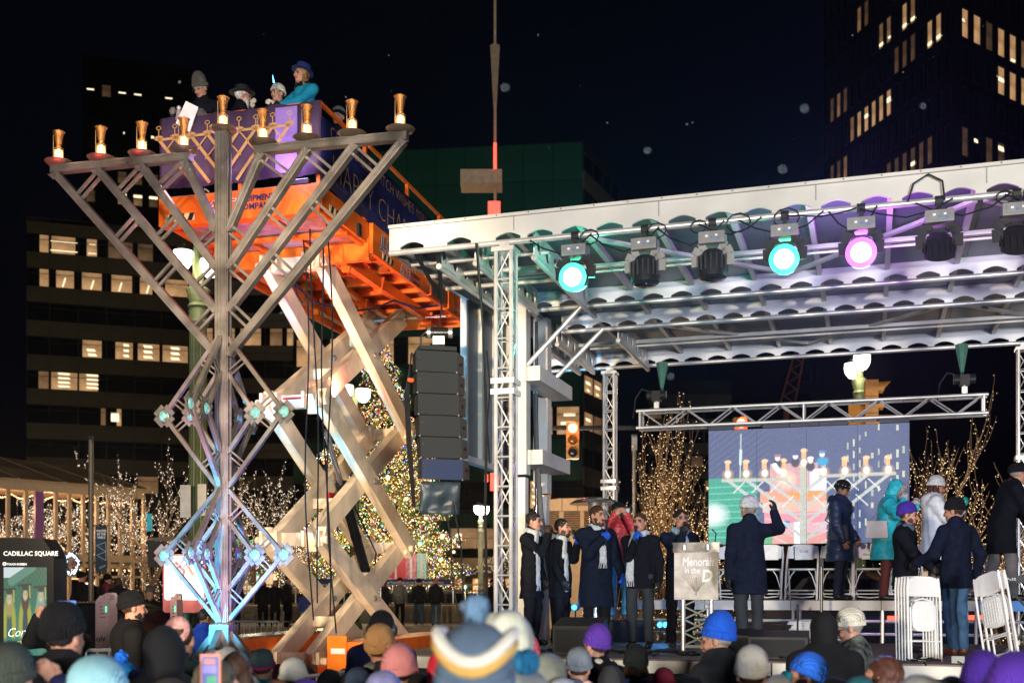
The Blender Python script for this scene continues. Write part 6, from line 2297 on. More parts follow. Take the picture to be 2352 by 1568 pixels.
for i, (x, y, d, w, h, n, br, mat, lab) in enumerate(((560, 1310, 47, 3.2, 2.0, 300, .016, COOLB, 'low hedge of white fairy lights under the tree by the menorah'), (335, 1300, 48, 2.6, 2.2, 260, .016, COOLB, 'low white fairy light hedge beside the pavilion'),
 (1780, 1345, 24, 6.0, 1.0, 500, .011, WARMB, 'hedge of golden fairy lights behind the folding chairs'), (2180, 1300, 23, 3.5, 1.6, 420, .011, WARMB, 'golden fairy light hedge right of the video screen'), (1520, 1300, 25.5, 2.2, 1.4, 380, .011, WARMB, 'golden fairy light hedge left of the video screen'))):
 c = at(x, y, d)
 t = thing('lit_hedge', lab, 'hedge', V(c.x, c.y, .6))
 mb = MB()
 rr = random.Random(i)
 pts = []
 for k in range(60):
  a = V(c.x + rr.uniform(-w / 2, w / 2), c.y + rr.uniform(-.4, .4), .6)
  e = a + V(rr.gauss(0, .3), rr.gauss(0, .2), h * rr.uniform(.5, 1.1) + (c.z - 1.4) * .5)
  m_ = a.lerp(e, .5) + V(rr.gauss(0, .12), rr.gauss(0, .12), 0)
  mb.path([a, m_, e], [.018, .012, .005], 4)
  for _ in range(n // 60):
   f = rr.uniform(.15, 1)
   pts.append((a.lerp(m_, f * 2) if f < .5 else m_.lerp(e, f * 2 - 1)) + V(rr.gauss(0, .05), rr.gauss(0, .05), rr.gauss(0, .05)))
 mb.build('twigs', BARK, t)['kind'] = 'stuff'
 bulbs('string_lights', pts, [br * rr.uniform(.6, 1.2) for _ in pts], [mat], np.zeros(len(pts), int), t)
# the big decorated fir
FB = at(845, 1328, 60)
FT = at(880, 768, 60)
FIR = thing('fir_tree', 'huge fir tree covered in coloured lights behind the scissor lift', 'tree', V(FB.x, FB.y, .6))
HF = FT.z - 1.9
NEED = M('fir_needles', (.10, .13, .05), .8, var=.5, scale=3, bump=.3)
mb = MB()
mb.tube((FB.x, 60, .6), (FT.x, 60, FT.z - .3), .22, 10, .03)
mb.build('trunk', BARK, FIR, True)
n = 5200
rs = np.random.RandomState(5)
u = rs.rand(n)
hh = 1 - np.sqrt(1 - u * .9998)               # more boughs low down
zc = 2.0 + hh * (HF - .1)
rad = (4.75 * (1 - hh) ** .92 + .12) * (.55 + .5 * np.sqrt(rs.rand(n))) * (1 + .14 * np.sin(zc * 4.3))
th = rs.rand(n) * 2 * math.pi
lx_ = FB.x + (FT.x - FB.x) * hh
C = np.stack([lx_ + rad * np.cos(th), 60 + rad * np.sin(th), zc - .06 * rad], 1)
D = np.stack([np.cos(th), np.sin(th), rs.normal(-.05, .25, n)], 1)
D /= np.linalg.norm(D, axis=1)[:, None]
sz = rs.uniform(.35, .75, n) * (.55 + .45 * (1 - hh))
vs, fs = [], []
co, fa = [], []
for k in range(5):
 J = D + rs.normal(0, .38, (n, 3))
 J /= np.linalg.norm(J, axis=1)[:, None]
 T = np.cross(J, rs.normal(0, 1, (n, 3)))
 T /= np.linalg.norm(T, axis=1)[:, None]
 b0 = C - J * (sz * .45)[:, None]
 tip = C + J * (sz * .65)[:, None] - np.array((0, 0, .10)) * sz[:, None]
 w = (sz * .085)[:, None]
 o = len(co) and sum(len(c) for c in co)
 co.append(np.stack([b0 + T * w, b0 - T * w, tip], 1).reshape(-1, 3))
 fa.append(np.arange(n * 3).reshape(-1, 3) + (o or 0))
me = np_mesh('foliage', np.concatenate(co) - np.array(WOFF[FIR.name]), np.concatenate(fa))
me.materials.append(NEED)
o = obj('foliage', me, FIR)
o['kind'] = 'stuff'
nl = 10500
u = rs.rand(nl)
hh = 1 - np.sqrt(1 - u * .9998)
zc = 2.0 + hh * (HF - .15)
rad = (4.75 * (1 - hh) ** .92 + .10) * (.86 + .26 * rs.rand(nl)) * (1 + .14 * np.sin(zc * 4.3))
th = -math.pi * rs.rand(nl) * 1.0
P = np.stack([FB.x + (FT.x - FB.x) * hh + rad * np.cos(th), 60 + rad * np.sin(th), zc - .06 * rad], 1)
cols = [E('fir_bulb_warm', (1.0, .62, .26), 7, False), E('fir_bulb_white', (1.0, .90, .70), 9, False), E('fir_bulb_red', (1.0, .10, .04), 5, False), E('fir_bulb_green', (.08, .9, .35), 5, False), E('fir_bulb_blue', (.12, .22, 1.0), 7, False)]
bulbs('string_lights', P, rs.uniform(.009, .021, nl), cols, rs.choice(5, nl, p=[.58, .10, .10, .12, .10]), FIR)
oc = [E('ball_green', (.15, 1, .65), 1.4), E('ball_white', (1, .75, .45), 1.5), M('ball_red', (.6, .03, .02), .2), M('ball_gold', (.7, .35, .08), .2, .7), E('ball_orange', (1, .35, .12), 1.2)]
for i in range(46):
 h_ = 1 - math.sqrt(1 - (i + .5) / 46 * .92)
 z_ = 2.0 + h_ * (HF - .4)
 r_ = (4.75 * (1 - h_) ** .92 + .1) * 1.06
 a_ = -math.pi * ((i * .618) % 1)
 mb = MB()
 mb.ball((FB.x + (FT.x - FB.x) * h_ + r_ * math.cos(a_), 60 + r_ * math.sin(a_), z_), .085 if i % 3 else .11, 10, 6)
 mb.build('bauble', oc[(i * 7) % 5], FIR, True)
for (x, y, d, e_) in ((860, 1250, 56.5, 260), (905, 1100, 57.5, 200), (760, 1240, 57, 220), (960, 1270, 57, 260), (880, 950, 58.5, 120), (820, 1100, 58, 160)):
 point('fir_glow', at(x, y, d - 1.6), e_ * 2.6, (1.0, .62, .28), .8)
mb = MB()
mb.box((FB.x, 60.2, 1.3), (10.2, 9.0, 1.3))
tag(mb.build('tree_planter', M('planter_stone', (.10, .09, .08), .8), loc=(FB.x, 60.2, .6)), 'wide stone planter under the big decorated fir', 'planter')
for i, (x0, x1, y0, y1, m) in enumerate(((886, 932, 1268, 1324, M('gift_red', (.55, .02, .03), .35, var=.3, scale=30)), (931, 957, 1267, 1324, M('gift_candy', (.50, .16, .18), .4, var=.6, scale=6)), (957, 980, 1266, 1323, M('gift_mint', (.30, .55, .48), .4, var=.5, scale=16)))):
 a, b = at(x0, y0, 54.5), at(x1, y1, 54.5)
 t = thing('gift_box', ('giant red glitter gift box under the fir tree', 'giant red and white gift box under the fir tree', 'giant mint green gift box under the fir tree')[i], 'gift box', V((a.x + b.x) / 2, 54.5, b.z))
 mb = MB()
 mb.box((a + b) / 2 + V(0, .4, 0), (b.x - a.x - .02, .8, a.z - b.z))
 mb.build('box', m, t)
 mb = MB()
 mb.box((a + b) / 2 + V(0, -.005, 0), (.10, .012, a.z - b.z))
 mb.build('ribbon', M('ribbon', (.6, .55, .5), .4), t)
point('gift_glow', at(930, 1260, 52.5), 90, (1, .85, .75), .5)
mb = MB()
a, b = at(692, 1325, 51), at(1036, 1339, 51)
BB_ = thing('sponsor_banner', 'long dark blue banner strip with small white words under the fir tree', 'banner', V((a.x + b.x) / 2, 51, b.z))
mb.box((a + b) / 2, (b.x - a.x, .03, a.z - b.z))
mb.build('cloth', M('banner_blue', (.015, .025, .11), .6), BB_)
for (x, s_, sz_) in ((705, "Detroit's", .14), (770, 'DTE', .20), (800, "Detroit's", .14), (884, 'mas Tree brought to you by', .135), (953, 'DTE Foundation', .17), (985, 'Downtown', .15)):
 p = at(x, 1335, 50.97)
 text(s_, 'lettering', sz_ * .95, p, (1, 0, 0), (0, 0, 1), WHT, BB_, 1, .002)
point('banner_glow', at(870, 1315, 49.5), 40, (1, .8, .6), .3)
# low stone wall with carved letters, rink rail
WS = M('wall_stone', (.19, .155, .11), .8, var=.3, scale=.8, bump=.2)
CW = thing('stone_wall', 'low dark stone wall with carved letters and a glowing ledge behind the lift', 'wall', at(830, 1430, 46) * 1)
CW.location.z = .6
WOFF[CW.name] = Vector(CW.location)
a, b = at(540, 1385, 46), at(1120, 1385, 46)
nseg = 9
for i in range(nseg):
 x0, x1 = a.x + (b.x - a.x) * i / nseg, a.x + (b.x - a.x) * (i + 1) / nseg
 mb = MB()
 mb.box(((x0 + x1) / 2, 46.25, .6 + (a.z - .6) / 2), (x1 - x0 - .02, .5, a.z - .6))
 mb.build('stone_block', WS, CW)
mb = MB()
mb.box(((a.x + b.x) / 2, 46.22, a.z + .04), (b.x - a.x, .64, .07))
mb.build('ledge', WS, CW)
mb = MB()
mb.box(((a.x + b.x) / 2, 45.93, a.z + .015), (b.x - a.x, .05, .03))
mb.build('ledge_light', E('ledge_glow', (1, .72, .40), 1.1), CW)
text('C A M P U S', 'lettering', .42, at(556, 1417, 45.98), (1, 0, 0), (0, 0, 1), M('carved_letter', (.07, .055, .035), .8, bump=0), CW, 1.1, .004)
RL = thing('rink_fence', 'dark rink fence with thin rails behind the people on the plaza', 'fence', V(-7, 49, .6))
a, b = at(540, 1338, 49), at(1180, 1338, 49)
mb = MB()
mb.box(((a.x + b.x) / 2, 49.1, 1.2), (b.x - a.x, .05, 1.1))
mb.build('board', M('fence_dark', (.012, .012, .012), .6), RL)
for z in (a.z, a.z - .25):
 mb = MB()
 mb.tube((a.x, 49, z), (b.x, 49, z), .03, 6)
 mb.build('rail', STL, RL, True)
for i in range(24):
 x = a.x + (b.x - a.x) * i / 23
 mb = MB()
 mb.box((x, 49, (a.z + .6) / 2), (.04, .04, a.z - .6))
 mb.build('post', STL, RL)
# shop fronts at street level
SF = thing('shopfront', 'warm lit shop fronts at foot of the office wing behind the menorah', 'building', V(-32, 95, .6))
mb = MB()
a, b = at(430, 1290, 95), at(1035, 1290, 95)
mb.box(((a.x + b.x) / 2, 97, 3.2), (b.x - a.x, 3.5, 5.2))
mb.build('wall', M('shop_wall', (.20, .15, .09), .7), SF)
for i in range(11):
 x = a.x + (b.x - a.x) * (i + .5) / 11
 mb = MB()
 mb.box((x, 95.2, 2.3), ((b.x - a.x) / 11 - .4, .1, 2.4))
 f = mb.build('shop_window', MULL, SF)
 mb = MB()
 mb.box((x, 95.12, 2.3), ((b.x - a.x) / 11 - .6, .06, 2.2))
 mb.build('pane', (E('shop_glow', (1, .66, .34), .9, False) if i not in (0, 5, 8) else LIT2), f)
text('STARBUCKS', 'lettering', .95, at(484, 1252, 94.9), (1, 0, 0), (0, 0, 1), E('sign_green', (.03, .75, .25), 1.2, False), SF, .92, .02, 0, .01)
mb = MB()
mb.lathe([(.0, 0), (.62, 0), (.62, .1), (.0, .1)], at(588, 1328, 94.6), 24, (V(1, 0, 0), V(0, 0, 1), V(0, -1, 0)))
mb.cur = 1
mb.lathe([(.44, .11), (.34, .115), (.0, .115)], at(588, 1328, 94.6), 24, (V(1, 0, 0), V(0, 0, 1), V(0, -1, 0)))
mb.build('round_sign', [E('disc_green', (.02, .35, .12), 1.0, False), E('disc_white', (.9, 1, .92), 1.4, False)], SF)
SF2 = thing('restaurant_front', 'restaurant front with tan fascia, letter C and black and white leaf patterned canopy', 'building', at(1110, 1345, 70))
SF2.location.z = .6
WOFF[SF2.name] = Vector(SF2.location)
a, b = at(1035, 1208, 70), at(1215, 1255, 70)
for i in range(3):
 for j in range(2):
  x0, x1 = a.x + (b.x - a.x) * i / 3, a.x + (b.x - a.x) * (i + 1) / 3
  h_ = (a.z - b.z) / 2
  mb = MB()
  mb.box(((x0 + x1) / 2, 70.6, b.z + h_ * (j + .5)), (x1 - x0 - .03, 1.2, h_ - .03))
  mb.build('fascia_panel', M('fascia_tan', (.42, .30, .20), .6), SF2)
mb = MB()
mb.box(((a.x + b.x) / 2, 71.6, 2.2), (b.x - a.x, 1.0, 3.4))
mb.build('wall', M('shop_wall', (.20, .15, .09), .7), SF2)
text('C', 'lettering', 1.25, at(1041, 1252, 69.9), (1, 0, 0), (0, 0, 1), E('letter_cream', (1, .93, .72), 1.0, False), SF2, .62, .05, 0, .015)
p = [at(1070, 1313, 69.6), at(1215, 1313, 69.6), at(1215, 1262, 69.6), at(1150, 1268, 69.6), at(1110, 1290, 69.6)]
mb = MB()
mb.prism([q + V(0, .06, 0) for q in p], (0, .3, 0))
mb.build('canopy', M('canopy_dark', (.02, .02, .018), .7), SF2)
mb = MB()
rr = random.Random(2)
for k in range(260):
 x, y = rr.uniform(1072, 1213), rr.uniform(1264, 1312)
 if y < 1313 - (x - 1068) * .6 and x < 1148:
  continue
 a_ = rr.uniform(0, math.pi)
 q = at(x, y, 69.6)
 dv = V(math.cos(a_), 0, math.sin(a_)) * .13
 pv = V(-math.sin(a_), 0, math.cos(a_)) * .035
 mb.prism([q - dv, q - pv * .9, q + dv, q + pv], (0, -.02, 0))
mb.build('leaf_pattern', M('leaf_print', (.70, .60, .48), .6, bump=0), SF2)['kind'] = 'stuff'
for i, (x0, x1) in enumerate(((1042, 1068), (1084, 1110), (1116, 1132), (1150, 1172), (1182, 1200))):
 p0, p1 = at(x0, 1322, 70.9), at(x1, 1375, 70.9)
 mb = MB()
 mb.box((p0 + p1) / 2, (p1.x - p0.x, .1, p0.z - p1.z))
 f = mb.build('window_frame', M('frame_tan', (.3, .2, .13), .5), SF2)
 mb = MB()
 mb.box((p0 + p1) / 2 - V(0, .06, 0), (p1.x - p0.x - .12, .06, p0.z - p1.z - .12))
 mb.build('pane', (LIT2, LIT, LIT3)[i % 3], f)
 pts = [V(rr.uniform(p0.x + .1, p1.x - .1), 70.7, rr.uniform(p1.z + .1, p0.z - .1)) for _ in range(26)]
 bulbs('lamps', pts, .035, [WARMB], np.zeros(26, int), SF2)
point('canopy_glow', at(1120, 1280, 67.5), 160, (1, .75, .5), .5)
LVB = thing('louvred_kiosk', 'tan flat roofed kiosk with dark louvre panels behind the singers', 'building', at(1330, 1345, 38))
LVB.location.z = .6
WOFF[LVB.name] = Vector(LVB.location)
p0, p1 = at(1255, 1148, 38), at(1398, 1240, 38)
TANP = M('kiosk_tan', (.40, .27, .16), .6, var=.12)
mb = MB()
mb.box(((p0.x + p1.x) / 2, 39.3, (p0.z + .6) / 2 + .0), (p1.x - p0.x - .1, 2.2, p0.z - .6))
mb.build('wall', TANP, LVB)
for i in range(4):
 x0, x1 = p0.x + (p1.x - p0.x) * i / 4, p0.x + (p1.x - p0.x) * (i + 1) / 4
 mb = MB()
 mb.prism([V(x0 + .01, 38, p0.z - .30), V(x1 - .01, 38, p0.z - .30), V(x1 - .01, 38, p0.z + (.16 if i > 1 else .13)), V(x0 + .01, 38, p0.z + (.06 if i == 0 else .12))], (0, .2, 0))
 mb.build('fascia_panel', TANP, LVB)
for i, (x0, x1) in enumerate(((1262, 1284), (1296, 1332), (1342, 1378))):
 q0, q1 = at(x0, 1164, 37.98), at(x1, 1222, 37.98)
 mb = MB()
 mb.box((q0 + q1) / 2 + V(0, .12, 0), (q1.x - q0.x, .06, q0.z - q1.z))
 lp = mb.build('louvre_panel', M('louvre_recess', (.03, .02, .012), .8), LVB)
 for k in range(11):
  mb = MB()
  z = q1.z + (q0.z - q1.z) * (k + .5) / 11
  mb.bar((q0.x, 38.05, z), (q1.x, 38.05, z), .05, .035, (0, -.6, 1))
  mb.build('slat', M('louvre_tan', (.22, .14, .08), .6), lp)
mb = MB()
for i in range(3):
 q0 = at(1262 + i * 48, 1244, 37.9)
 mb.box(q0, (.65, .1, .30))
mb.build('lower_panel', TANP, LVB)
point('kiosk_glow', at(1330, 1150, 35.5), 220, (1, .72, .45), .4)
# two storey glass pavilion at the left
PV = thing('glass_pavilion', 'two storey glass pavilion with pale posts and a membrane roof at left', 'building', V(-22, 54, .6))
WP = M('post_cream', (.34, .27, .19), .5, var=.1)
pa, pb = V(-23.4, 52, 0), V(-18.75, 57.9, 0)
pd = (pb - pa).normalized()
pe = pa - pd * 6
pn = V(-pd.y, pd.x, 0)
ez = 6.65
for x in (18, 59, 89, 128, 159, 191, 222, 249, 276, 304, 330):
 r = (x - CX) / FPX
 t = (r * pa.y - pa.x) / (pd.x - r * pd.y)
 c = pa + pd * t
 mb = MB()
 mb.box(c + V(0, 0, ez / 2 + .3), (.16 if x != 89 else .42, .16, ez - .6), (pd, pn, V(0, 0, 1)))
 mb.build('post', M('post_violet', (.16, .06, .22), .5) if x == 89 else WP, PV)
L_ = (pb - pe).length
for z, h_, nm in ((ez + .08, .42, 'eave_beam'), (3.45, .34, 'floor_beam'), (3.05, .10, 'floor_beam'), (2.55, .12, 'transom')):
 mb = MB()
 mb.box((pe + pb) / 2 + V(0, 0, z), (L_, .2, h_), (pd, pn, V(0, 0, 1)))
 mb.build(nm, WP, PV)
mb = MB()
mb.box((pe + pb) / 2 + pn * 4 + V(0, 0, 3.3), (L_, 8, .25), (pd, pn, V(0, 0, 1)))
mb.build('upper_floor', M('floor_dark', (.06, .045, .035), .8), PV)
mb = MB()
rp = [pe + V(0, 0, ez + .25) - pn * .3, pb + V(0, 0, ez + .25) - pn * .3, pb + pn * 6 + V(0, 0, ez + 1.75), pe + pn * 6 + V(0, 0, ez + 2.3)]
mb.prism(rp, (0, 0, .12))
mb.build('roof', M('membrane_roof', (.30, .22, .13), .7, var=.35, scale=.9, bump=.2), PV)
for k in range(7):
 mb = MB()
 t = k / 6
 mb.bar(rp[0].lerp(rp[1], t) + V(0, 0, .14), rp[3].lerp(rp[2], t) + V(0, 0, .14), .08, .05)
 mb.build('roof_rib', WP, PV)
for z, h_, nm, y_ in ((4.6, 1.9, 'rear_rail', 7.4), (1.9, 2.5, 'added_light_catch_wall', 7.0), (6.9, .1, 'ceiling', 3.6)):  # low wall at the back added to catch the amber interior light
 mb = MB()
 mb.box((pe + pb) / 2 + pn * y_ + V(0, 0, z), (L_, .1 if nm != 'ceiling' else 6.5, h_ if nm != 'rear_rail' else .12), (pd, pn, V(0, 0, 1)))
 mb.build(nm, M('pavilion_tan', (.42, .27, .14), .7, var=.3, scale=.7), PV)
pts = []
for i in range(120):
 t = i / 120
 pts.append(pe.lerp(pb, t) + pn * 1.0 + V(0, 0, ez - .25 - .18 * abs(math.sin(i * .35))))
 pts.append(pe.lerp(pb, t) + pn * 4.0 + V(0, 0, ez + .5 - .25 * abs(math.sin(i * .3))))
 if i % 2:
  pts.append(pe.lerp(pb, t) + pn * .8 + V(0, 0, 2.9))
bulbs('string_lights', pts, .035, [E('amber_bulb', (1, .60, .25), 7, False)], np.zeros(len(pts), int), PV)
for t in (.3, .5, .7, .9):
 point('pavilion_glow', pe.lerp(pb, t) + pn * 2.0 + V(0, 0, ez - .9), 420, (1, .58, .28), .3)
 point('pavilion_glow', pe.lerp(pb, t) + pn * 1.2 + V(0, 0, 2.2), 220, (1, .60, .30), .3)
for i, (x, y0_, y1_) in enumerate(((75, 1105, 1112), (48, 1095, 1110), (95, 1108, 1114))):
 mb = MB()
 mb.ball(at(x, y1_ - 4, 55), .11, 10, 6)
 mb.build('pendant_lamp', E('pendant_glow', (1, .72, .4), 4), PV, True)
mb = MB()
a, b = at(200, 1330, 57), at(218, 1392, 57)
for (x0, x1, y0_, y1_) in ((184, 206, 1333, 1385), (209, 219, 1325, 1385)):
 a, b = at(x0, y0_, 56.5), at(x1, y1_, 56.5)
 mb.box((a + b) / 2, (b.x - a.x, .08, a.z - b.z))
mb.build('lit_door', E('door_glow', (1, .94, .85), .85, False), PV)
mb = MB()
for x in (132, 158, 183):
 a, b = at(x - 1.5, 1325, 56.4), at(x + 1.5, 1385, 56.4)
 mb.box((a + b) / 2, (b.x - a.x, .08, a.z - b.z))
a, b = at(131, 1320, 56.4), at(184, 1326, 56.4)
mb.box((a + b) / 2, (b.x - a.x, .08, a.z - b.z))
mb.build('door_frame', WP, PV)
wc = at(165, 1290, 54.5)
WR = thing('wreath', 'green oval wreath with blue white lights hung on the glass pavilion', 'wreath', wc)
mb = MB()
mb.path([wc + V(.30 * math.cos(t), 0, .46 * math.sin(t)) for t in [k * math.pi / 12 for k in range(25)]], .10, 8)
mb.build('greenery', M('wreath_green', (.02, .05, .025), .8, bump=.8), WR, True)
pts = [wc + V((.30 + random.gauss(0, .05)) * math.cos(t), -.1, (.46 + random.gauss(0, .05)) * math.sin(t)) for t in [random.uniform(0, 6.28) for _ in range(110)]]
bulbs('string_lights', pts, .024, [E('blue_white_bulb', (.62, .70, 1), 6, False)], np.zeros(110, int), WR)
mb = MB()
mb.ball(wc + V(.05, -.02, .02), (.10, .05, .16), 10, 6)
mb.build('bow', M('bow_rose', (.35, .12, .14), .6), WR, True)
# street lamps
LGR = M('lamp_green', (.09, .11, .05), .5, .2, var=.15, bump=.05)
GLOBE = E('lamp_globe', (1.0, .94, .78), 9)
def street_lamp(label, px, d, zarm, heads, r=.20, col=LGR, power=260, rg=.30, gz=0.0):
 c = at(px, 1350, d)
 t = thing('street_lamp', label, 'street lamp', V(c.x, c.y, .0), 'historic street lamps')
 n = 20
 mb = MB()
 mb.lathe([(r * 1.7, .0), (r * 1.6, .6), (r * 1.1, .9), (r, 1.1), (r * .88, zarm - .9)], (c.x, d, 0), n * 2, None, 1, 1, lambda a, z: 1 - .07 * (int(a / (math.pi / n) + .5) % 2))
 mb.build('fluted_pole', col, t)
 mb = MB()
 mb.lathe([(r * .95, zarm - .92), (r * 1.12, zarm - .86), (r * .95, zarm - .80), (r * .9, zarm - .62), (r * 1.1, zarm - .58), (r * .85, zarm - .52), (r * 1.25, zarm - .28), (r * .6, zarm - .20), (r * .45, zarm + .5), (.0, zarm + .7)], (c.x, d, 0), n)
 mb.build('capital', col, t, True)
 for (dx, dy, dz) in heads:
  g = V(c.x + dx, d + dy, zarm + dz)
  mb = MB()
  mb.path([V(c.x, d, zarm - .1), V(c.x + dx * .5, d + dy * .5, zarm + .35 + gz), V(c.x + dx, d + dy, zarm + dz + rg * 1.35)], .03, 6)
  mb.build('bracket_arm', col, t, True)
  mb = MB()
  mb.lathe([(rg * .30, rg * 1.2), (rg * .5, rg * 1.05), (rg * .9, rg * .75), (rg * .95, rg * .62)], g, 20)
  mb.build('globe_cap', M('lamp_cap', (.06, .06, .05), .5), t, True)
  mb = MB()
  mb.lathe([(.0, -rg * 1.1), (rg * .45, -rg * .95), (rg * .80, -rg * .45), (rg * .92, .1 * rg), (rg * .90, rg * .62), (.0, rg * .62)], g, 20)
  mb.build('globe', GLOBE, t, True)
  if power:
   point('street_lamp_light', g - V(0, .45, .25), power, (1, .88, .68), .2)
 return t
street_lamp('green fluted street lamp with two globes behind left arms of the menorah', 455, 20, CAMZ + (1350 - 625) / FPX * 20, [(-.26, .0, .28), (.24, -.1, .10)], .17, power=45, rg=.185)
street_lamp('two globe street lamp glimpsed between the cream scissor arms', 815, 38, CAMZ + (1350 - 930) / FPX * 38, [(-.30, 0, .55), (.28, 0, .42)], .17, LGR, 50, .26)
street_lamp('street lamp with bright cup globes above the screen truss', 1974, 27, CAMZ + (1350 - 842) / FPX * 27, [(.03, -.1, .16), (-.13, .1, .0)], .15, LGR, 40, .21)
street_lamp('small distant street lamp left of the front truss tower', 1104, 62, CAMZ + (1350 - 1180) / FPX * 62, [(-.13, 0, .36), (.22, 0, .34)], .15, M('lamp_pale', (.45, .48, .36), .5), 40, .27)
street_lamp('small far street lamp globe left of the scissor arms', 637, 60, CAMZ + (1350 - 1262) / FPX * 60, [(.0, 0, .3)], .10, LGR, 0, .22)
for i, (x0, x1, y0_, y1_) in enumerate(((414, 438, 1109, 1184), (454, 474, 1107, 1180))):
 a, b = at(x0, y0_, 19.6), at(x1, y1_, 19.6)
 mb = MB()
 mb.box((a + b) / 2, (b.x - a.x, .012, a.z - b.z))
 o = mb.build('sign_back', M('sign_grey', (.34, .32, .29), .5, .2), loc=(a + b) / 2)
 tag(o, ('blank grey back of a road sign left on the fluted lamp', 'blank grey back of a road sign on the right of the fluted lamp')[i], 'sign')
YLW = M('signal_yellow', (.70, .30, .05), .45, bump=.05)
def signal(label, x, y0_, y1_, d, lit=True, yaw=0, vis=True):
 a, b = at(x, y0_, d), at(x, y1_, d)
 H_ = a.z - b.z
 t = thing('traffic_signal', label, 'traffic signal', (a + b) / 2)
 w = H_ / 3
 X, Y = V(math.cos(yaw), math.sin(yaw), 0), V(-math.sin(yaw), math.cos(yaw), 0)
 for k in range(3):
  c = a - V(0, 0, H_ * (k + .5) / 3)
  mb = MB()
  mb.box(c, (w * 1.02, w * .75, w * .97), (X, Y, V(0, 0, 1)))
  s_ = mb.build('signal_section', YLW, t)
  mb = MB()
  mb.lathe([(.0, .02), (w * .3, .015), (w * .38, 0), (w * .38, -.02)], c - Y * w * .385, 20, (X, V(0, 0, 1), -Y))
  mb.build('lens', (E('signal_red', (1, .18, .10), 9) if lit else M('lens_dk', (.05, .02, .02), .2)) if k == 0 else (M('lens_amber', (.20, .07, .01), .2, bump=0) if k == 1 else M('lens_blackgreen', (.02, .025, .03), .2, bump=0)), s_, True)
  mb = MB()
  n = 14
  pts = [c - Y * w * .37 + X * (w * .43 * math.cos(t_)) + V(0, 0, w * .43 * math.sin(t_)) for t_ in [-.5 + (math.pi + 1.0) * i / n for i in range(n + 1)]]
  vs = pts + [p_ - Y * w * (.75 * (.45 + .55 * max(0, math.sin(-.5 + (math.pi + 1.0) * i / n)))) for i, p_ in enumerate(pts)]
  mb.add(vs, [(i, i + 1, n + 2 + i, n + 1 + i) for i in range(n)])
  o = mb.build('visor', YLW, s_)
  so = o.modifiers.new('thick', 'SOLIDIFY')
  so.thickness = .006
 if lit:
  point('signal_light', a - V(0, 0, w / 2) - Y * w * 1.3, 34, (1, .06, .04), .08)
 return t
signal('yellow traffic signal showing red between mast and rear truss tower', 1315, 966, 1050, 32)
signal('traffic signal showing red just above the left part of the screen', 1700, 955, 1040, 33)
signal('yellow traffic signal seen side on below the right street lamp, upper one', 2001, 870, 985, 24, False, 1.35)
signal('yellow traffic signal seen side on half hidden by the screen truss, lower one', 1968, 925, 1035, 24.3, False, 1.0)
mb = MB()
mb.tube(at(1268, 978, 32.6), at(1700, 978, 33.6), .07, 8)
o = mb.build('signal_mast_arm', M('dark_steel', (.06, .06, .065)), None, True, loc=at(1480, 978, 33))
tag(o, 'long dark horizontal mast arm carrying the two red traffic signals', 'pole')
mb = MB()
c = at(1457, 1100, 36)
mb.tube((c.x, 36, .6), at(1457, 1010, 36), .06, 8)
mb.box(at(1457, 1012, 36), (.16, .16, .5))
tag(mb.build('pole', M('pole_grey', (.22, .22, .22), .5, .3), None, False, loc=(c.x, 36, .6)), 'plain grey pole with camera box left of the rear truss tower', 'pole')
t = thing('traffic_signal', 'black traffic signal head turned away at right end of the pavilion', 'traffic signal', at(375, 1270, 24))
mb = MB()
a, b = at(345, 1238, 24), at(380, 1298, 24)
mb.box((a + b) / 2, (b.x - a.x, .3, a.z - b.z))
mb.build('back_plate', BLK, t)
mb = MB()
mb.ball(at(362, 1266, 23.8), (.11, .05, .11), 12, 6)
mb.build('lens', M('lens_dimred', (.16, .01, .015), .3), t, True)
mb = MB()
mb.tube(at(345, 1233, 24.1), at(452, 1233, 20.2), .03, 8)
mb.build('bracket', STL, t)
mb = MB()
a, b = at(337, 1175, 40), at(349, 1215, 40)
mb.box((a + b) / 2, (b.x - a.x, .04, a.z - b.z))
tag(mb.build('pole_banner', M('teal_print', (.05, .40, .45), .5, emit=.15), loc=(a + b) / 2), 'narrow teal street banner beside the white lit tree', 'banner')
point('banner_glow', at(343, 1195, 38.5), 25, (.6, .9, 1), .2)
# things along the left of the square
KI = thing('information_kiosk', 'black street information kiosk with a bright poster screen at left edge', 'kiosk', V(-5.4, 12, 0))
kx1 = at(120, 1350, 12).x
kx0 = kx1 - .98
kz = CAMZ + (1350 - 1230) / FPX * 12
KB_ = M('kiosk_black', (.012, .011, .010), .55, var=.1, bump=.05, spec=.1)
mb = MB()
mb.prism([V(kx0, 12, 0), V(kx1 + .015, 12, 0), V(kx1 + .015, 12, kz - .22), V(kx1 - .03, 12, kz - .11), V(kx1 - .10, 12, kz - .01), V(kx1 - .30, 12, kz), V(kx0, 12, kz)], (0.03, .28, 0))
mb.build('cabinet', KB_, KI)
text('CADILLAC SQUARE', 'lettering', .066, V(at(8, 1272, 12).x, 11.993, at(8, 1271, 12).z), (1, 0, 0), (0, 0, 1), E('white_print_glow', (.8, .78, .72), .5, False), KI, 1.0, .003, 0, .001)
text('TOUCH SCREEN', 'lettering', .030, V(at(16, 1292, 12).x, 11.993, at(16, 1293, 12).z), (1, 0, 0), (0, 0, 1), E('white_print_glow', (.8, .78, .72), .5, False), KI, .95, .003, 0, .001)
mb = MB()
mb.lathe([(.0, 0), (.02, 0), (.02, .004), (.0, .004)], V(at(11, 1290, 12).x, 11.996, at(11, 1290, 12).z), 16, (V(1, 0, 0), V(0, 0, 1), V(0, -1, 0)))
mb.cur = 1
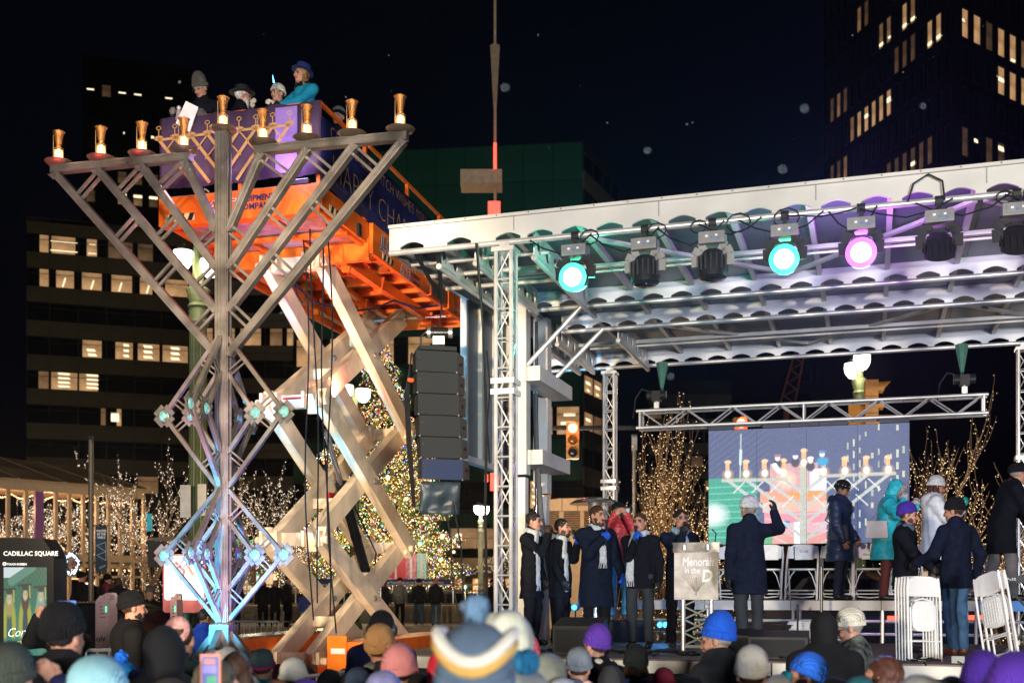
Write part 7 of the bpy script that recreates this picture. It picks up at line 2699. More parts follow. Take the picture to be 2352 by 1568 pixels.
mb.box(V(at(11, 1290, 12).x, 11.990, at(11, 1290, 12).z), (.006, .004, .024))
mb.build('touch_symbol', [E('white_print_glow', (.8, .78, .72), .5, False), KB_], KI)
KP = canvas(170, 100, (.02, .12, .06))
yy, xx = np.mgrid[0:170, 0:100] / np.array((170, 100))[:, None, None]
KP[:] = (np.array((.01, .10, .05)) * (1 - yy[..., None]) + np.array((.0, .22, .17)) * yy[..., None])
KP += (np.sin(xx * 60) * np.sin(yy * 75) * .5 + .5)[..., None] * np.array((.02, .06, .02))
p_line(KP, -.1, -.05, .35, .0, .12, (.8, .9, .9), .59)
p_rect(KP, 0, 0, .35, .12, (.72, .85, .88))
p_line(KP, .66, .0, .18, .16, .05, (.10, .28, .2), .59)
for (x, hcx, gown, cap) in ((.13, (.40, .34, .10), (.02, .12, .10), .0), (.50, (.07, .03, .02), (.01, .06, .08), -.05), (.86, (.22, .42, .40), (.20, .32, .28), -.03)):
 y = .33 + cap
 p_blob(KP, x, .66, .17, .36, (.42, .44, .03), .2)
 p_blob(KP, x, .72, .075, .36, gown, .3)
 p_blob(KP, x, y + .09, .105, .17, hcx, .3)
 p_blob(KP, x, y + .035, .068, .075, (.60, .52, .30), .35)
 p_blob(KP, x, y - .055, .085, .04, (.015, .03, .025), .2)
 p_line(KP, x - .15, y - .075, x + .13, y - .085, .014, (.015, .025, .02), .59)
 for e in (-1, 1):
  p_blob(KP, x + e * .026, y + .022, .012, .007, (.08, .05, .03), .5)
 p_blob(KP, x, y + .068, .024, .008, (.85, .8, .7), .5)
 p_line(KP, x + .10, y - .07, x + .11, y + .06, .008, (.55, .45, .05), .59)
p_rect(KP, 0, .80, 1, 1, (.0, .22, .17), .75)
sx0, sx1 = at(9, 1300, 12).x, at(108, 1300, 12).x
sz1, sz0 = at(9, 1298, 12).z, at(9, 1500, 12).z
print_grid('poster_screen', np.clip(KP, 0, 1), (sx0, 11.994, sz0), (sx1 - sx0, 0, 0), (0, 0, sz1 - sz0), Mattr('poster_glow', .8), KI)
text('Congrats', 'lettering', .135, V(at(16, 1456, 12).x, 11.986, at(16, 1458, 12).z), (.97, 0, .06), (0, 0, 1), E('script_glow', (.75, 1, .85), 1.0, False), KI, .85, .002, .35, -.002)
text('GRADS', 'lettering', .06, V(at(38, 1476, 12).x, 11.986, at(38, 1476, 12).z), (1, 0, 0), (0, 0, 1), E('script_gold', (.9, .8, .15), .8, False), KI, 1, .002)
PNK = M('charger_pink', (.50, .30, .27), .45, var=.06, bump=.03)
def charger(label, x0, x1, y0_, d, txt):
 a, b = at(x0, y0_, d), at(x1, y0_, d)
 t = thing('charging_post', label, 'charging post', V((a.x + b.x) / 2, d, 0), 'ev charging posts')
 w = b.x - a.x
 mb = MB()
 mb.prism([V(a.x, d, .05), V(b.x, d, .05), V(b.x, d, a.z - .02), V(b.x - w * .12, d, a.z + .01), V(b.x - w * .3, d, a.z), V(a.x + .03, d, a.z - .06), V(a.x, d, a.z - .10)], (0, .28, 0))
 mb.build('cabinet', PNK, t)
 mb = MB()
 mb.tube(V(b.x - .02, d + .05, a.z - .05), V(b.x + .05, d + .05, a.z - .05), .03, 12)
 mb.tube(V(a.x + w * .45, d - .02, a.z - .06), V(a.x + w * .45, d + .02, a.z - .06), .035, 14)
 mb.build('cap', PNK, t, True)
 mb = MB()
 mb.box(V(b.x - w * .25, d - .004, a.z - .20), (.016, .006, .07))
 mb.build('status_light', E('status_green', (.05, .9, .35), 2.2), t)
 mb = MB()
 for i in range(5):
  for k in range(i + 1):
   mb.box(V(a.x + w * (.35 + .08 * k), d - .002, a.z - .12 - .045 * i), (.009, .004, .012))
 mb.build('vent_dots', BKP, t)['kind'] = 'stuff'
 if txt:
  text(txt, 'lettering', .11, V(a.x + .01, d - .004, at(0, 1468, d).z), (1, 0, 0), (0, 0, 1), BKP, t, .9, .003, 0, .002)
 return t
charger('pinkish charging post with black letters left of the pale car park sign', 219, 252, 1358, 14.5, 'olv')
charger('second charging post half hidden left of the blue jacket', 391, 406, 1360, 15.5, None)
SB = thing('light_box_sign', 'overexposed white light box sign with red border behind the menorah base', 'sign', at(425, 1400, 16.5))
a, b = at(374, 1268, 16.5), at(472, 1402, 16.5)
w, h_ = b.x - a.x, a.z - b.z
mb = MB()
mb.prism([V(a.x + .03, 16.5, b.z), V(b.x - .03, 16.5, b.z), V(b.x, 16.5, b.z + .03), V(b.x, 16.5, a.z - .03), V(b.x - .03, 16.5, a.z), V(a.x + .03, 16.5, a.z), V(a.x, 16.5, a.z - .03), V(a.x, 16.5, b.z + .03)], (0, .16, 0))
mb.build('frame', M('sign_red_frame', (.50, .13, .11), .45), SB)
mb = MB()
zz0 = b.z + h_ * .22
mb.prism([V(a.x + .05, 16.49, zz0), V(b.x - .05, 16.49, zz0), V(b.x - .03, 16.49, zz0 + .03), V(b.x - .03, 16.49, a.z - .06), V(b.x - .06, 16.49, a.z - .03), V(a.x + .06, 16.49, a.z - .03), V(a.x + .03, 16.49, a.z - .06), V(a.x + .03, 16.49, zz0 + .03)], (0, -.012, 0))
mb.build('light_panel', E('sign_white', (1, .93, .90), 2.2), SB)
mb = MB()
cx_, cz_ = (a.x + b.x) / 2, (zz0 + a.z) / 2
for (x0, z0, x1, z1, ww) in ((-.12, .22, .02, .08, .05), (.02, .08, -.06, -.04, .04), (.04, .20, .14, .02, .05), (-.02, .02, .10, -.16, .05), (.10, -.16, .17, -.22, .04), (-.14, .10, -.04, .16, .03)):
 p, q = V(cx_ + x0, 16.473, cz_ + z0), V(cx_ + x1, 16.473, cz_ + z1)
 dv = (q - p).normalized()
 tv = V(-dv.z, 0, dv.x) * ww / 2
 mb.prism([p - tv, p + tv, q + tv, q - tv], (0, -.003, 0))
mb.cur = 1
pts = [V(cx_ - .02 + .20 * math.cos(t_), 16.472, cz_ - .06 + .20 * math.sin(t_)) for t_ in [2.6 + k * .25 for k in range(11)]]
mb.path(pts, .012, 5)
mb.build('sign_print', [E('sign_red', (1, .10, .05), 1.3), E('sign_gold', (1, .65, .3), 1.5)], SB)
mb = MB()
mb.tube(V(cx_ - .02, 16.6, 0), V(cx_ - .02, 16.6, b.z), .06, 10)
mb.build('post', M('post_green', (.02, .10, .06), .5), SB)
point('sign_glow', V(cx_, 16.0, cz_), 22, (1, .9, .85), .2)
BP = thing('banner_pole', 'grey pole with a dark WINTER IN THE PARKS street banner', 'pole', V(at(209, 1350, 24).x, 24, 0))
p = at(209, 1006, 24)
mb = MB()
mb.tube((p.x, 24, 0), p, .055, 10)
mb.build('pole', M('pole_bronze', (.14, .11, .08), .5, .3), BP, True)
mb = MB()
mb.box(p, (.09, .09, .16))
mb.build('finial', BLK, BP)
a, b = at(219, 1204, 23.9), at(246, 1308, 23.9)
mb = MB()
mb.box((a + b) / 2, (b.x - a.x, .012, a.z - b.z))
bn = mb.build('banner', M('street_banner', (.012, .030, .05), .6, var=.4, scale=3), BP)
mb = MB()
for z in (a.z + .02, b.z - .02):
 mb.tube((p.x, 24, z), (b.x + .02, 23.9, z), .014, 6)
mb.build('bracket', BLK, BP)
for i, s_ in enumerate(('WINTER', 'IN THE', 'PARKS')):
 text(s_, 'lettering', .072, at(232.5, 1217 + i * 7.5, 23.88), (1, 0, 0), (0, 0, 1), WHT, bn, .80, .002, 0, .001, 'CENTER')
mb = MB()
for k, (y0_, y1_) in enumerate(((1240, 1262), (1262, 1282))):
 for (x0, x1, ya, yb) in ((222, 243, y0_ + 8, y0_), (222, 243, y0_ + 8, y1_), (243, 243.6, y0_, y1_)):
  mb.bar(at(x0, ya, 23.885), at(x1, yb, 23.885), .006, .010)
for k in range(3):
 mb.bar(at(228 + k * 3, 1300 - k, 23.885), at(236 + k * 3, 1295 - k, 23.885), .006, .02)
mb.build('banner_print', M('print_grey', (.30, .33, .36), .6, bump=0), bn)
# cars
def car(name, label, loc, yaw, L, W, H, mat, dark, rear=False, cat='car'):
 t = thing(name, label, cat, loc)
 t.rotation_euler = (0, 0, yaw)
 prof = [(-L / 2, .35), (-L / 2 + .04, .75), (-L / 2 + .25, .98), (-L * .20, 1.06), (-L * .06, H - .10), (L * .05, H), (L * .30, H - .01), (L * .43, H - .18), (L / 2 - .08, 1.05), (L / 2, .80), (L / 2 - .02, .35)]
 secs = []
 ys = [-1, -.92, -.6, 0, .6, .92, 1]
 mb = MB()
 vs, fs = [], []
 for y in ys:
  for (x, z) in prof:
   tap = 1 - max(0, z - 1.0) * .25
   vs.append((x * (1 - .03 * abs(y) ** 4), y * W / 2 * tap, z - (.05 * abs(y) ** 6)))
 n = len(prof)
 for i in range(len(ys) - 1):
  for k in range(n):
   fs.append((i * n + k, i * n + (k + 1) % n, (i + 1) * n + (k + 1) % n, (i + 1) * n + k))
 fs += [tuple(range(n)), tuple(range(len(vs) - 1, len(vs) - n - 1, -1))]
 mb.add(vs, fs)
 obj('body', mb.mesh('body', mat, smooth=True), t)
 gl_ = M('car_glass', (.008, .009, .011), .06, spec=.9, bump=0)
 for e in (-1, 1):
  mb = MB()
  mb.prism([(-L * .10, e * W / 2 * .90, 1.10), (L * .40, e * W / 2 * .90, 1.12), (L * .36, e * W / 2 * .84, H - .16), (-L * .0, e * W / 2 * .84, H - .13)], (0, e * .06, -.0))
  obj('side_window', mb.mesh('side_window', gl_), t)
  for x in (-L * .31, L * .31):
   mb = MB()
   R = (V(1, 0, 0), V(0, 0, 1), V(0, e, 0))
   mb.lathe([(.0, .0), (.30, 0), (.36, -.03), (.36, -.2), (.0, -.2)], (x, e * (W / 2 + .01), .36), 22, R)
   w_ = obj('wheel', mb.mesh('wheel', M('tyre_rubber', (.014, .014, .015), .8), smooth=True), t)
   mb = MB()
   mb.lathe([(.0, .02), (.20, .015), (.24, .0), (.24, -.1)], (x, e * (W / 2 + .01), .36), 16, R)
   obj('rim', mb.mesh('rim', STL, smooth=True), w_)
  mb = MB()
  mb.box((-L / 2 + .10, e * W * .38, .80), (.12, .36, .13))
  obj('headlight', mb.mesh('headlight', E('headlamp', (1, .95, .85), 3.0) if not rear else M('lamp_clear', (.3, .3, .3), .1)), t)
  mb = MB()
  mb.box((L / 2 - .06, e * W * .36, .93), (.10, .5, .075))
  obj('tail_light', mb.mesh('tail_light', E('tail_red', (1, .06, .03), 4.5) if rear else M('lamp_redoff', (.2, .01, .01), .2)), t)
  mb = MB()
  mb.box((-L * .07, e * (W / 2 + .08), 1.12), (.12, .18, .13))
  obj('mirror', mb.mesh('mirror', mat), t)
 for (x0, x1, nm) in ((-L * .195, -L * .065, 'windscreen'), (L * .475, L * .435, 'rear_window')):
  mb = MB()
  z0, z1 = 1.09, H - .13
  mb.prism([(x0, -W * .40, z0), (x0, W * .40, z0), (x1, W * .36, z1), (x1, -W * .36, z1)], (-.02 if x0 < 0 else .03, 0, .02))
  obj(nm, mb.mesh(nm, gl_), t)
 mb = MB()
 mb.box((0, 0, H - .02), (L * .3, W * .55, .03))
 return t
CB = M('car_black', (.012, .012, .013), .18, .3, var=.1, bump=0, spec=.8)
CD = M('car_navy', (.03, .05, .11), .2, .4, var=.1, bump=0, spec=.8)
c = at(300, 1400, 18)
car('parked_car', 'black car parked behind the charging posts with lit headlamp', V(c.x, c.y, 0), math.pi - .25, 4.7, 1.85, 1.72, CB, 1)
pc_ = at(1950, 1420, 21.5)
car('police_car', 'dark blue police car with red tail lights parked behind the stage', V(pc_.x, pc_.y, .5), -math.pi / 2 + .35, 4.9, 2.0, 1.75, CD, 1, True)
q = at(2170, 1425, 20.3)
PS = thing('number_board', 'small dark board reading 70 between the folded chairs', 'sign', q)
mb = MB()
mb.box(q, (.16, .03, .34))
mb.build('board', BLK, PS)
text('70', 'lettering', .14, q + V(-.07, -.018, .05), (1, 0, 0), (0, 0, 1), WHT, PS, .85, .002, 0, .003)
mb = MB()
q = at(2200, 1424, 20.2)
mb.box(q, (.12, .03, .03))
tag(mb.build('marker_light', E('blue_white_led', (.45, .65, 1), 5), loc=q), 'small blue white LED marker glowing beyond the jeans', 'lamp')
# crowd barriers
def barrier(label, p, q, h=1.1):
 p, q = Vector(p), Vector(q)
 t = thing('crowd_barrier', label, 'barrier', (p + q) / 2, 'steel crowd barriers')
 mb = MB()
 for a, b in ((V(0, 0, h), V(0, 0, h)), (V(0, 0, .22), V(0, 0, .22))):
  mb.tube(p + a, q + b, .021, 8)
 for o in (p, q):
  mb.tube(o, o + V(0, 0, h), .021, 8)
 mb.build('frame', STL, t, True)
 n = int((q - p).length / .125)
 me = None
 for i in range(1, n):
  o = p.lerp(q, i / n)
  if me is None:
   mb = MB()
   mb.tube((0, 0, .22), (0, 0, h), .009, 6)
   me = mb.mesh('bar', STL, smooth=True)
  obj('bar', me, t, o - (p + q) / 2)
 mb = MB()
 for o in (p.lerp(q, .12), p.lerp(q, .88)):
  mb.box(o + V(0, 0, .015), (.06, .55, .03))
 mb.build('foot', STL, t)
 return t
def g0(x, d):
 c = at(x, 1350, d)
 return V(c.x, d, 0)
barrier('steel barrier with angled top in front of the lift chassis', g0(688, 10.4), g0(835, 11.4))
barrier('steel barrier in front of the left charging post', g0(196, 12.8), g0(277, 13.0), 1.22)
barrier('steel barrier behind the menorah base, left of the lift', g0(520, 23.6), g0(640, 23.4), 1.25)
barrier('steel barrier behind the lift, right part', g0(650, 23.4), g0(790, 23.2), 1.25)
barrier('steel barrier at the foot of the stage below the lectern', S(-.2, -.75, 0), S(2.2, -.75, 0), .80)
barrier('steel barrier at the foot of the stage on the right', S(2.3, -.75, 0), S(4.6, -.75, 0), .80)
mb = MB()
a, b = at(568, 1470, 23.2), at(588, 1510, 23.2)
mb.box((a + b) / 2, (b.x - a.x, .01, a.z - b.z))
tag(mb.build('barrier_sheet', M('sheet_white', (.55, .52, .48), .7), loc=(a + b) / 2), 'white sheet hung on barrier behind the menorah base', 'sheet')
pts = []
rr = random.Random(4)
for k in range(45):
 d = rr.uniform(5, 13)
 pts.append(at(rr.uniform(300, 2340), rr.uniform(40, 900), d))
for (x, y, d) in ((1160, 197, 2.2), (1848, 246, 2.3), (1797, 385, 2.2), (1487, 342, 2.6), (1540, 860, 2.6), (2120, 240, 3)):
 pts.append(at(x, y, d))
sn = thing('snowflakes', '', '', (0, 0, 0)) if False else None
mb = MB()
for p in pts:
 mb.ball(p, .0022, 9, 6)
me = mb.mesh('snowfall', [], (0, 0, 0), True)
me.materials.append(M('snow', (.40, .52, .62), .6, bump=0))
o = obj('snowfall', me)
o['kind'] = 'stuff'
o['label'] = 'a few small snowflakes drifting in the lamp light'
mb = MB()
mb.box((0, 320, 54.5), (860, 790, 111))
hz = bpy.data.materials.new('lamp_glow_haze')  # thin scattering volume added for a glow around the stage lamps
hz.use_nodes = True
hz.node_tree.nodes.remove(hz.node_tree.nodes['Principled BSDF'])
pv_ = hz.node_tree.nodes.new('ShaderNodeVolumePrincipled')
pv_.inputs['Color'].default_value = (.9, .94, 1, 1)
pv_.inputs['Density'].default_value = .00015
pv_.inputs['Anisotropy'].default_value = .82
hz.node_tree.links.new(pv_.outputs[0], hz.node_tree.nodes['Material Output'].inputs['Volume'])
mb.build('added_glow_haze', hz, kind='stuff')
# people on the stage
WOOL = M('black_wool', (.0045, .0055, .009), .9, var=.4, scale=20, bump=.35, bscale=160, spec=.12)
WOOLN = M('navy_wool', (.005, .008, .020), .9, var=.4, scale=20, bump=.35, bscale=160, spec=.12)
PUFN = M('navy_puffer', (.012, .020, .055), .45, var=.2, scale=9, bump=.2, bscale=40)
PUFW = M('white_puffer', (.66, .70, .76), .45, var=.08, scale=9, bump=.2, bscale=40)
PUFR = M('red_puffer', (.50, .045, .05), .4, var=.15, scale=9, bump=.2, bscale=40)
TEALC = M('teal_parka', (.02, .36, .46), .5, var=.2, scale=9, bump=.25, bscale=40)
TEALW = M('teal_wool', (.005, .20, .33), .75, var=.2, scale=20, bump=.3)
JEAN = M('blue_denim', (.035, .085, .17), .8, var=.35, scale=9, bump=.3, bscale=120)
JEANL = M('light_denim', (.08, .28, .42), .8, var=.3, scale=9, bump=.3, bscale=120)
GRYT = M('grey_trousers', (.10, .095, .10), .8, var=.25, bump=.3)
BLKT = M('black_trousers', (.006, .006, .008), .9, bump=.3, spec=.12)
SCF = M('grey_scarf', (.40, .43, .45), .85, var=.2, scale=25, bump=.6, bscale=130)
KNB = M('black_knit', (.006, .006, .0075), .9, var=.3, bump=.9, knit=55)
KNW = M('white_knit', (.68, .70, .74), .9, var=.12, bump=.9, knit=45)
KNP = M('purple_knit', (.06, .025, .30), .9, var=.18, bump=.8, knit=60)
GLB = M('blue_glove', (.01, .07, .45), .7, var=.2, bump=.4)
GLK = M('black_glove', (.012, .013, .015), .6, var=.2, bump=.3)
GLC = M('cream_glove', (.60, .52, .42), .8, var=.2, bump=.6)
GLG = M('grey_glove', (.15, .14, .13), .8, var=.2, bump=.6)
FUR = M('grey_fur', (.30, .26, .25), .9, var=.6, scale=60, bump=1.0, bscale=120)
KIP = M('kippah_black', (.008, .008, .010), .8, bump=.2)
def on_stage(px, w, z=None):
 return S(s_at(px, w), w, DZ if z is None else z)
def microphone(i, e, label):
 s = i['s']
 a = i['arms'][e]
 g = a['W'] + a['d'] * .065 * s
 m = i['hd']((0, -.165, -.068))
 d = nrm(m - g)
 mb = MB()
 p0, p1 = i['tw'](g - d * .13), i['tw'](m - d * .02)
 mb.tube(p0, p1, .013, 10, .016)
 mb.ball(i['tw'](m - d * .005), .026, 10, 8)
 tag(mb.build('microphone', BLK, None, True, loc=p1), label, 'microphone', 'handheld microphones')
rad_ = math.radians
A_ = person('man in black coat and kippah, leftmost singer, facing right', on_stage(1222, 2.5), rad_(62), 1.78, WOOL, BLKT, head=(8, 2, 0), hat=dict(kind='kippah', m=KIP), hair='black', hem=.62,
   scarf=dict(m=SCF, tails=[(-.06, -.13, .84)]), R=dict(t=(.02, .25, 1.47), glove=M('brown_glove', (.035, .02, .015), .6), curl=1.0), L=dict(t=(.25, .06, .82), glove=GLK), fine=2, mouth=1)
microphone(A_, -1, 'black microphone held by the leftmost singer')
B_ = person('young man in black coat with glasses and grey scarf, second singer from the left', on_stage(1288, 2.75), rad_(58), 1.70, WOOL, BLKT, head=(6, -4, 0), hat=dict(kind='kippah', m=KIP), hair='black', beard='brown', hem=.66,
   scarf=dict(m=SCF, tails=[(-.05, -.12, .86)]), R=dict(t=(.20, .14, .90), glove=GLK), L=dict(t=(-.02, .27, 1.42), glove=GLB, curl=1.0), fine=2, glasses=True, mouth=1)
microphone(B_, 1, 'black microphone held by the second singer with glasses')
C_ = person('tall man in long navy black overcoat with grey scarf and blue gloves, middle singer', on_stage(1370, 2.35), rad_(22), 1.83, WOOLN, BLKT, head=(20, 0, 4), hat=dict(kind='kippah', m=KIP, tilt=-38), hair='brown', beard='brown', hem=.50, bulk=1.16,
   scarf=dict(m=SCF, tails=[(-.02, .0, 1.10)]), R=dict(t=(.05, .26, 1.34), glove=GLB, curl=1.1, dir=(-.7, .2, .6)), L=dict(t=(.27, .16, .92), glove=GLB, curl=.7), fine=2, mouth=.6)
microphone(C_, -1, 'black microphone held by the tall middle singer')
D_p = person('man in black jacket with light brown hair and hanging grey scarf, second singer from right', on_stage(1470, 2.2), rad_(-18), 1.72, WOOL, M('dark_jean', (.02, .024, .032), .8), head=(-6, 0, 0), hair='brown', hem=.78,
 scarf=dict(m=SCF, tails=[(-.06, -.10, .92)]), R=dict(t=(.02, .25, 1.40), glove=GLB, curl=1.1), L=dict(t=(.26, .04, .84), glove=GLK), fine=2)
microphone(D_p, -1, 'black microphone held by the brown haired singer')
E_p = person('man in dark coat with glasses and blue grey scarf singing beside the lectern', on_stage(1562, 2.55), rad_(8), 1.77, WOOLN, BLKT, head=(6, -6, 0), hair='black', hem=.62, hat=dict(kind='kippah', m=KIP, tilt=-40),
 scarf=dict(m=M('blue_scarf', (.20, .28, .38), .85, bump=.6, bscale=130), tails=[(.02, .05, 1.02)]), R=dict(t=(.03, .24, 1.46), glove=GLK, curl=1.1), L=dict(t=(.25, .1, .86), glove=GLK), fine=2, glasses=True, mouth=.6)
microphone(E_p, -1, 'black microphone held by the singer beside the lectern')
st_ = on_stage(1420, 4.25)
mb = MB()
mb.box(V(st_.x, st_.y, (DZ + 1.46) / 2), (.9, .5, 1.46 - DZ), SR)
tag(mb.build('stage_step', M('step_black', (.02, .02, .022), .7), loc=V(st_.x, st_.y, DZ)), 'low black step under the man in the red puffer jacket', 'step')
R_p = person('man in red puffer jacket and dark beanie filming with a phone behind the singers', V(st_.x, st_.y, 1.46), rad_(4), 1.72, PUFR, JEANL, head=(0, 0, -6), hat=dict(kind='beanie', m=KNB, h=.72, cuff=.7), hem=.86, puffer=.065, bulk=1.08, shoes='grey',
 R=dict(t=(.10, .32, 1.56), curl=.8, dir=(-.5, .5, .6)), L=dict(t=(.06, .34, 1.56), curl=.8, dir=(-.4, .5, .6)), fine=1)
mb = MB()
q = R_p['tw'](R_p['hd']((.02, -.30, -.02)))
mb.box(q, (.20, .018, .095))
mb.cur = 1
mb.box(q + V(0, -.010, 0), (.03, .004, .03))
mb.box(q + V(.06, -.010, 0), (.05, .004, .06))
tag(mb.build('phone', [BLK, M('lens_grey', (.12, .14, .16), .2)], loc=q), 'dark phone held sideways by the man in red puffer jacket', 'phone')
W_p = person('man seen from behind in dark coat and white beanie raising his right arm', on_stage(1722, 1.25), rad_(192), 1.80, WOOLN, M('dark_jean', (.02, .024, .032)), head=(8, 0, 0), hat=dict(kind='beanie', m=KNW, h=.85, tilt=-4, top=1), hair='grey', hem=.68, bulk=1.04,
 R=dict(t=(.44, .30, 1.63), glove=GLK, curl=.5, dir=(.1, .1, 1), pole=(.6, -.2, -.6)), L=dict(t=(.25, .02, .84), glove=GLK), step=.05, fine=1)
N_p = person('woman in long navy puffer coat and black sequined cap looking down on the riser', on_stage(1930, 4.85, RZ), rad_(58), 1.70, PUFN, M('navy_trousers', (.010, .014, .03), .8), head=(0, 22, 0), skin='dark', hair='black', hem=.58, puffer=.085, bulk=1.30,
 hat=dict(kind='beanie', m=KNB, h=.82, cuff=.8, tilt=-12), R=dict(t=(.24, .12, .86), curl=.5), L=dict(t=(.22, .16, .92)), stance=.07, fine=2)
mb = MB()
for k in range(14):
 mb.ball(N_p['hd']((.105 * math.cos(k * 2.4), .012 + .122 * math.sin(k * 2.4), .05 + .05 * ((k * .37) % 1))), .007, 6, 4)
obj('sequins', mb.mesh('sequins', STL), N_p['root'])['kind'] = 'stuff'
q = [cone(N_p['up']((.10, -.08, 1.44)), N_p['up']((.09, .09, 1.50)), .05, .055, 0, .03), cone(N_p['up']((-.10, -.08, 1.44)), N_p['up']((-.09, .09, 1.50)), .05, .055, 0, .03), cone(N_p['up']((.09, .09, 1.50)), N_p['up']((-.09, .09, 1.50)), .055, .055, 0, .03), cone(N_p['up']((.1, -.09, 1.43)), N_p['up']((0, -.14, 1.32)), .045, .035, 0, .03), cone(N_p['up']((-.1, -.09, 1.43)), N_p['up']((0, -.14, 1.32)), .045, .035, 0, .03)]
sdf_obj('fur_collar', q, .010, M('navy_fur', (.008, .012, .028), .9, var=.6, scale=60, bump=1, bscale=110), N_p['root'], folds(.010, 3, 9))
def bag(i, label, c, size, m, strap):
 t_ = thing('shoulder_bag', label, 'bag', i['tw'](i['up'](c)))
 R_ = Matrix.Rotation(math.atan2(-1, 0) * 0 + i['root'].rotation_euler[2], 3, 'Z')
 ax_ = (R_ @ V(1, 0, 0), R_ @ V(0, 1, 0), V(0, 0, 1))
 p = i['tw'](i['up'](c))
 mb = MB()
 h_ = size[2] / 2
 pts = [p + ax_[1] * a * size[0] / 2 + V(0, 0, b * h_) for a, b in ((-.92, -1), (.92, -1), (1, -.9), (.88, 1), (-.88, 1), (-1, -.9))]
 mb.prism([q_ - ax_[0] * size[1] / 2 for q_ in pts], ax_[0] * size[1])
 mb.build('pouch', m, t_)
 mb = MB()
 mb.path([p + ax_[1] * -.8 * size[0] / 2 + V(0, 0, h_)] + [i['tw'](i['up'](s)) for s in strap] + [p + ax_[1] * .8 * size[0] / 2 + V(0, 0, h_)], .008, 6)
 mb.build('strap', m, t_, True)
bag(N_p, 'dark navy cross body bag on the woman in the navy puffer coat', (-.24, -.06, 1.00), (.26, .07, .20), M('bag_navy', (.012, .016, .035), .4), [(-.2, -.18, 1.2), (.02, -.2, 1.36), (.12, -.08, 1.48), (.12, .1, 1.46), (-.1, .2, 1.2)])
T_p = person('woman in hooded teal parka with fur trim, both hands raised, on the riser', on_stage(2033, 5.0, RZ), rad_(70), 1.70, TEALC, M('maroon_trousers', (.10, .02, .02), .7), head=(0, 24, 0), hood_up=TEALC, hair='black', hem=.60, puffer=.10, bulk=1.34,
 R=dict(t=(.24, .26, 1.44), glove=M('pale_mitten', (.42, .40, .42), .9, var=.5, scale=40, bump=1), curl=.6, dir=(0, .2, 1)), L=dict(t=(.22, .42, 1.38), glove=MATS['pale_mitten'], curl=.6, dir=(0, .2, 1)), lean=10, fine=1)
q = []
for k in range(17):
 a_ = -1.0 + (math.pi + 2.0) * k / 16
 q.append(ell(T_p['hd']((.080 * math.cos(a_), -.085, -.01 + .112 * math.sin(a_))), np.full(3, .036)))
sdf_obj('fur_trim', q, .0085, FUR, T_p['root'], folds(.010, 5, 9))
bag(T_p, 'pale grey shoulder bag hanging from the woman in teal', (-.30, .12, 1.02), (.30, .09, .24), M('bag_grey', (.36, .35, .40), .4), [(-.24, .02, 1.2), (-.12, -.14, 1.32), (.10, -.06, 1.44), (.1, .12, 1.4), (-.2, .2, 1.2)])
H_p = person('woman in long white puffer coat and pale beanie facing right on the riser', on_stage(2146, 5.45, RZ), rad_(80), 1.76, PUFW, M('tan_trousers', (.30, .22, .16), .7), head=(0, 14, 0), hat=dict(kind='beanie', m=KNW, h=.95, tilt=-10), hair=dict(c='auburn', long=.12), hem=.52, puffer=.11, bulk=1.32, hood=True,
 R=dict(t=(.14, .34, 1.28), glove=GLK, curl=1.0), L=dict(t=(.16, .30, 1.20), glove=GLK), scarf=dict(m=M('pink_scarf', (.62, .36, .36), .85, bump=.5), tails=[(.02, .03, 1.16)]), fine=2)
mb = MB()
q = H_p['tw'](H_p['arms'][-1]['W']) + V(.05, -.03, .14)
mb.ball(q, (.045, .045, .07), 12, 8)
tag(mb.build('tumbler', M('teal_tumbler', (.01, .30, .26), .2), None, True, loc=q), 'small teal ornament shaped tumbler in the hand of woman in white', 'ornament')
P_p = person('bearded man in purple beanie and black jacket holding folded chairs', on_stage(2080, 2.35), rad_(62), 1.76, WOOL, GRYT, head=(4, 4, 0), hat=dict(kind='beanie', m=KNP, h=.9, tilt=-16), hair='brown', beard='auburn', hem=.80, bulk=1.08,
 R=dict(t=(.30, .36, .98), glove=GLK, curl=.9, world=False), L=dict(t=(.16, .30, 1.08), glove=GLK, curl=.6), scarf=dict(m=M('teal_scarf', (.05, .09, .12), .85)), glasses=True, fine=2, step=.06)
text('|||', 'lettering', .001, P_p['tw']((0, 0, 0)), (1, 0, 0), (0, 0, 1), WHT, P_p['root']) if False else None
J_p = person('man seen from behind in black jacket, black beanie and blue jeans with brown shoes', on_stage(2196, 1.95), rad_(206), 1.77, WOOLN, JEAN, head=(22, 4, 0), hat=dict(kind='beanie', m=KNB, h=.88, tilt=-8), hair='brown', hem=.76, bulk=1.10, shoes='brown',
 L=dict(t=(.34, .26, 1.05), glove=GLK, curl=.9), R=dict(t=(.36, .02, .92), glove=GLK, curl=.9), step=.05, stance=.13, fine=1)
K_p = person('man in black overcoat and dark cap bending forward at the right edge of the riser', on_stage(2300, 4.75, RZ), rad_(84), 1.90, WOOL, GRYT, head=(0, 6, 0), hat=dict(kind='beanie', m=KNB, h=.7), hair='grey', hem=.60, bulk=1.2, lean=15,
 R=dict(t=(.16, .50, .84), glove=GLK), L=dict(t=(.2, .55, .9), glove=GLK), scarf=dict(m=M('maroon_scarf', (.16, .01, .03), .85)), step=.14, fine=1)
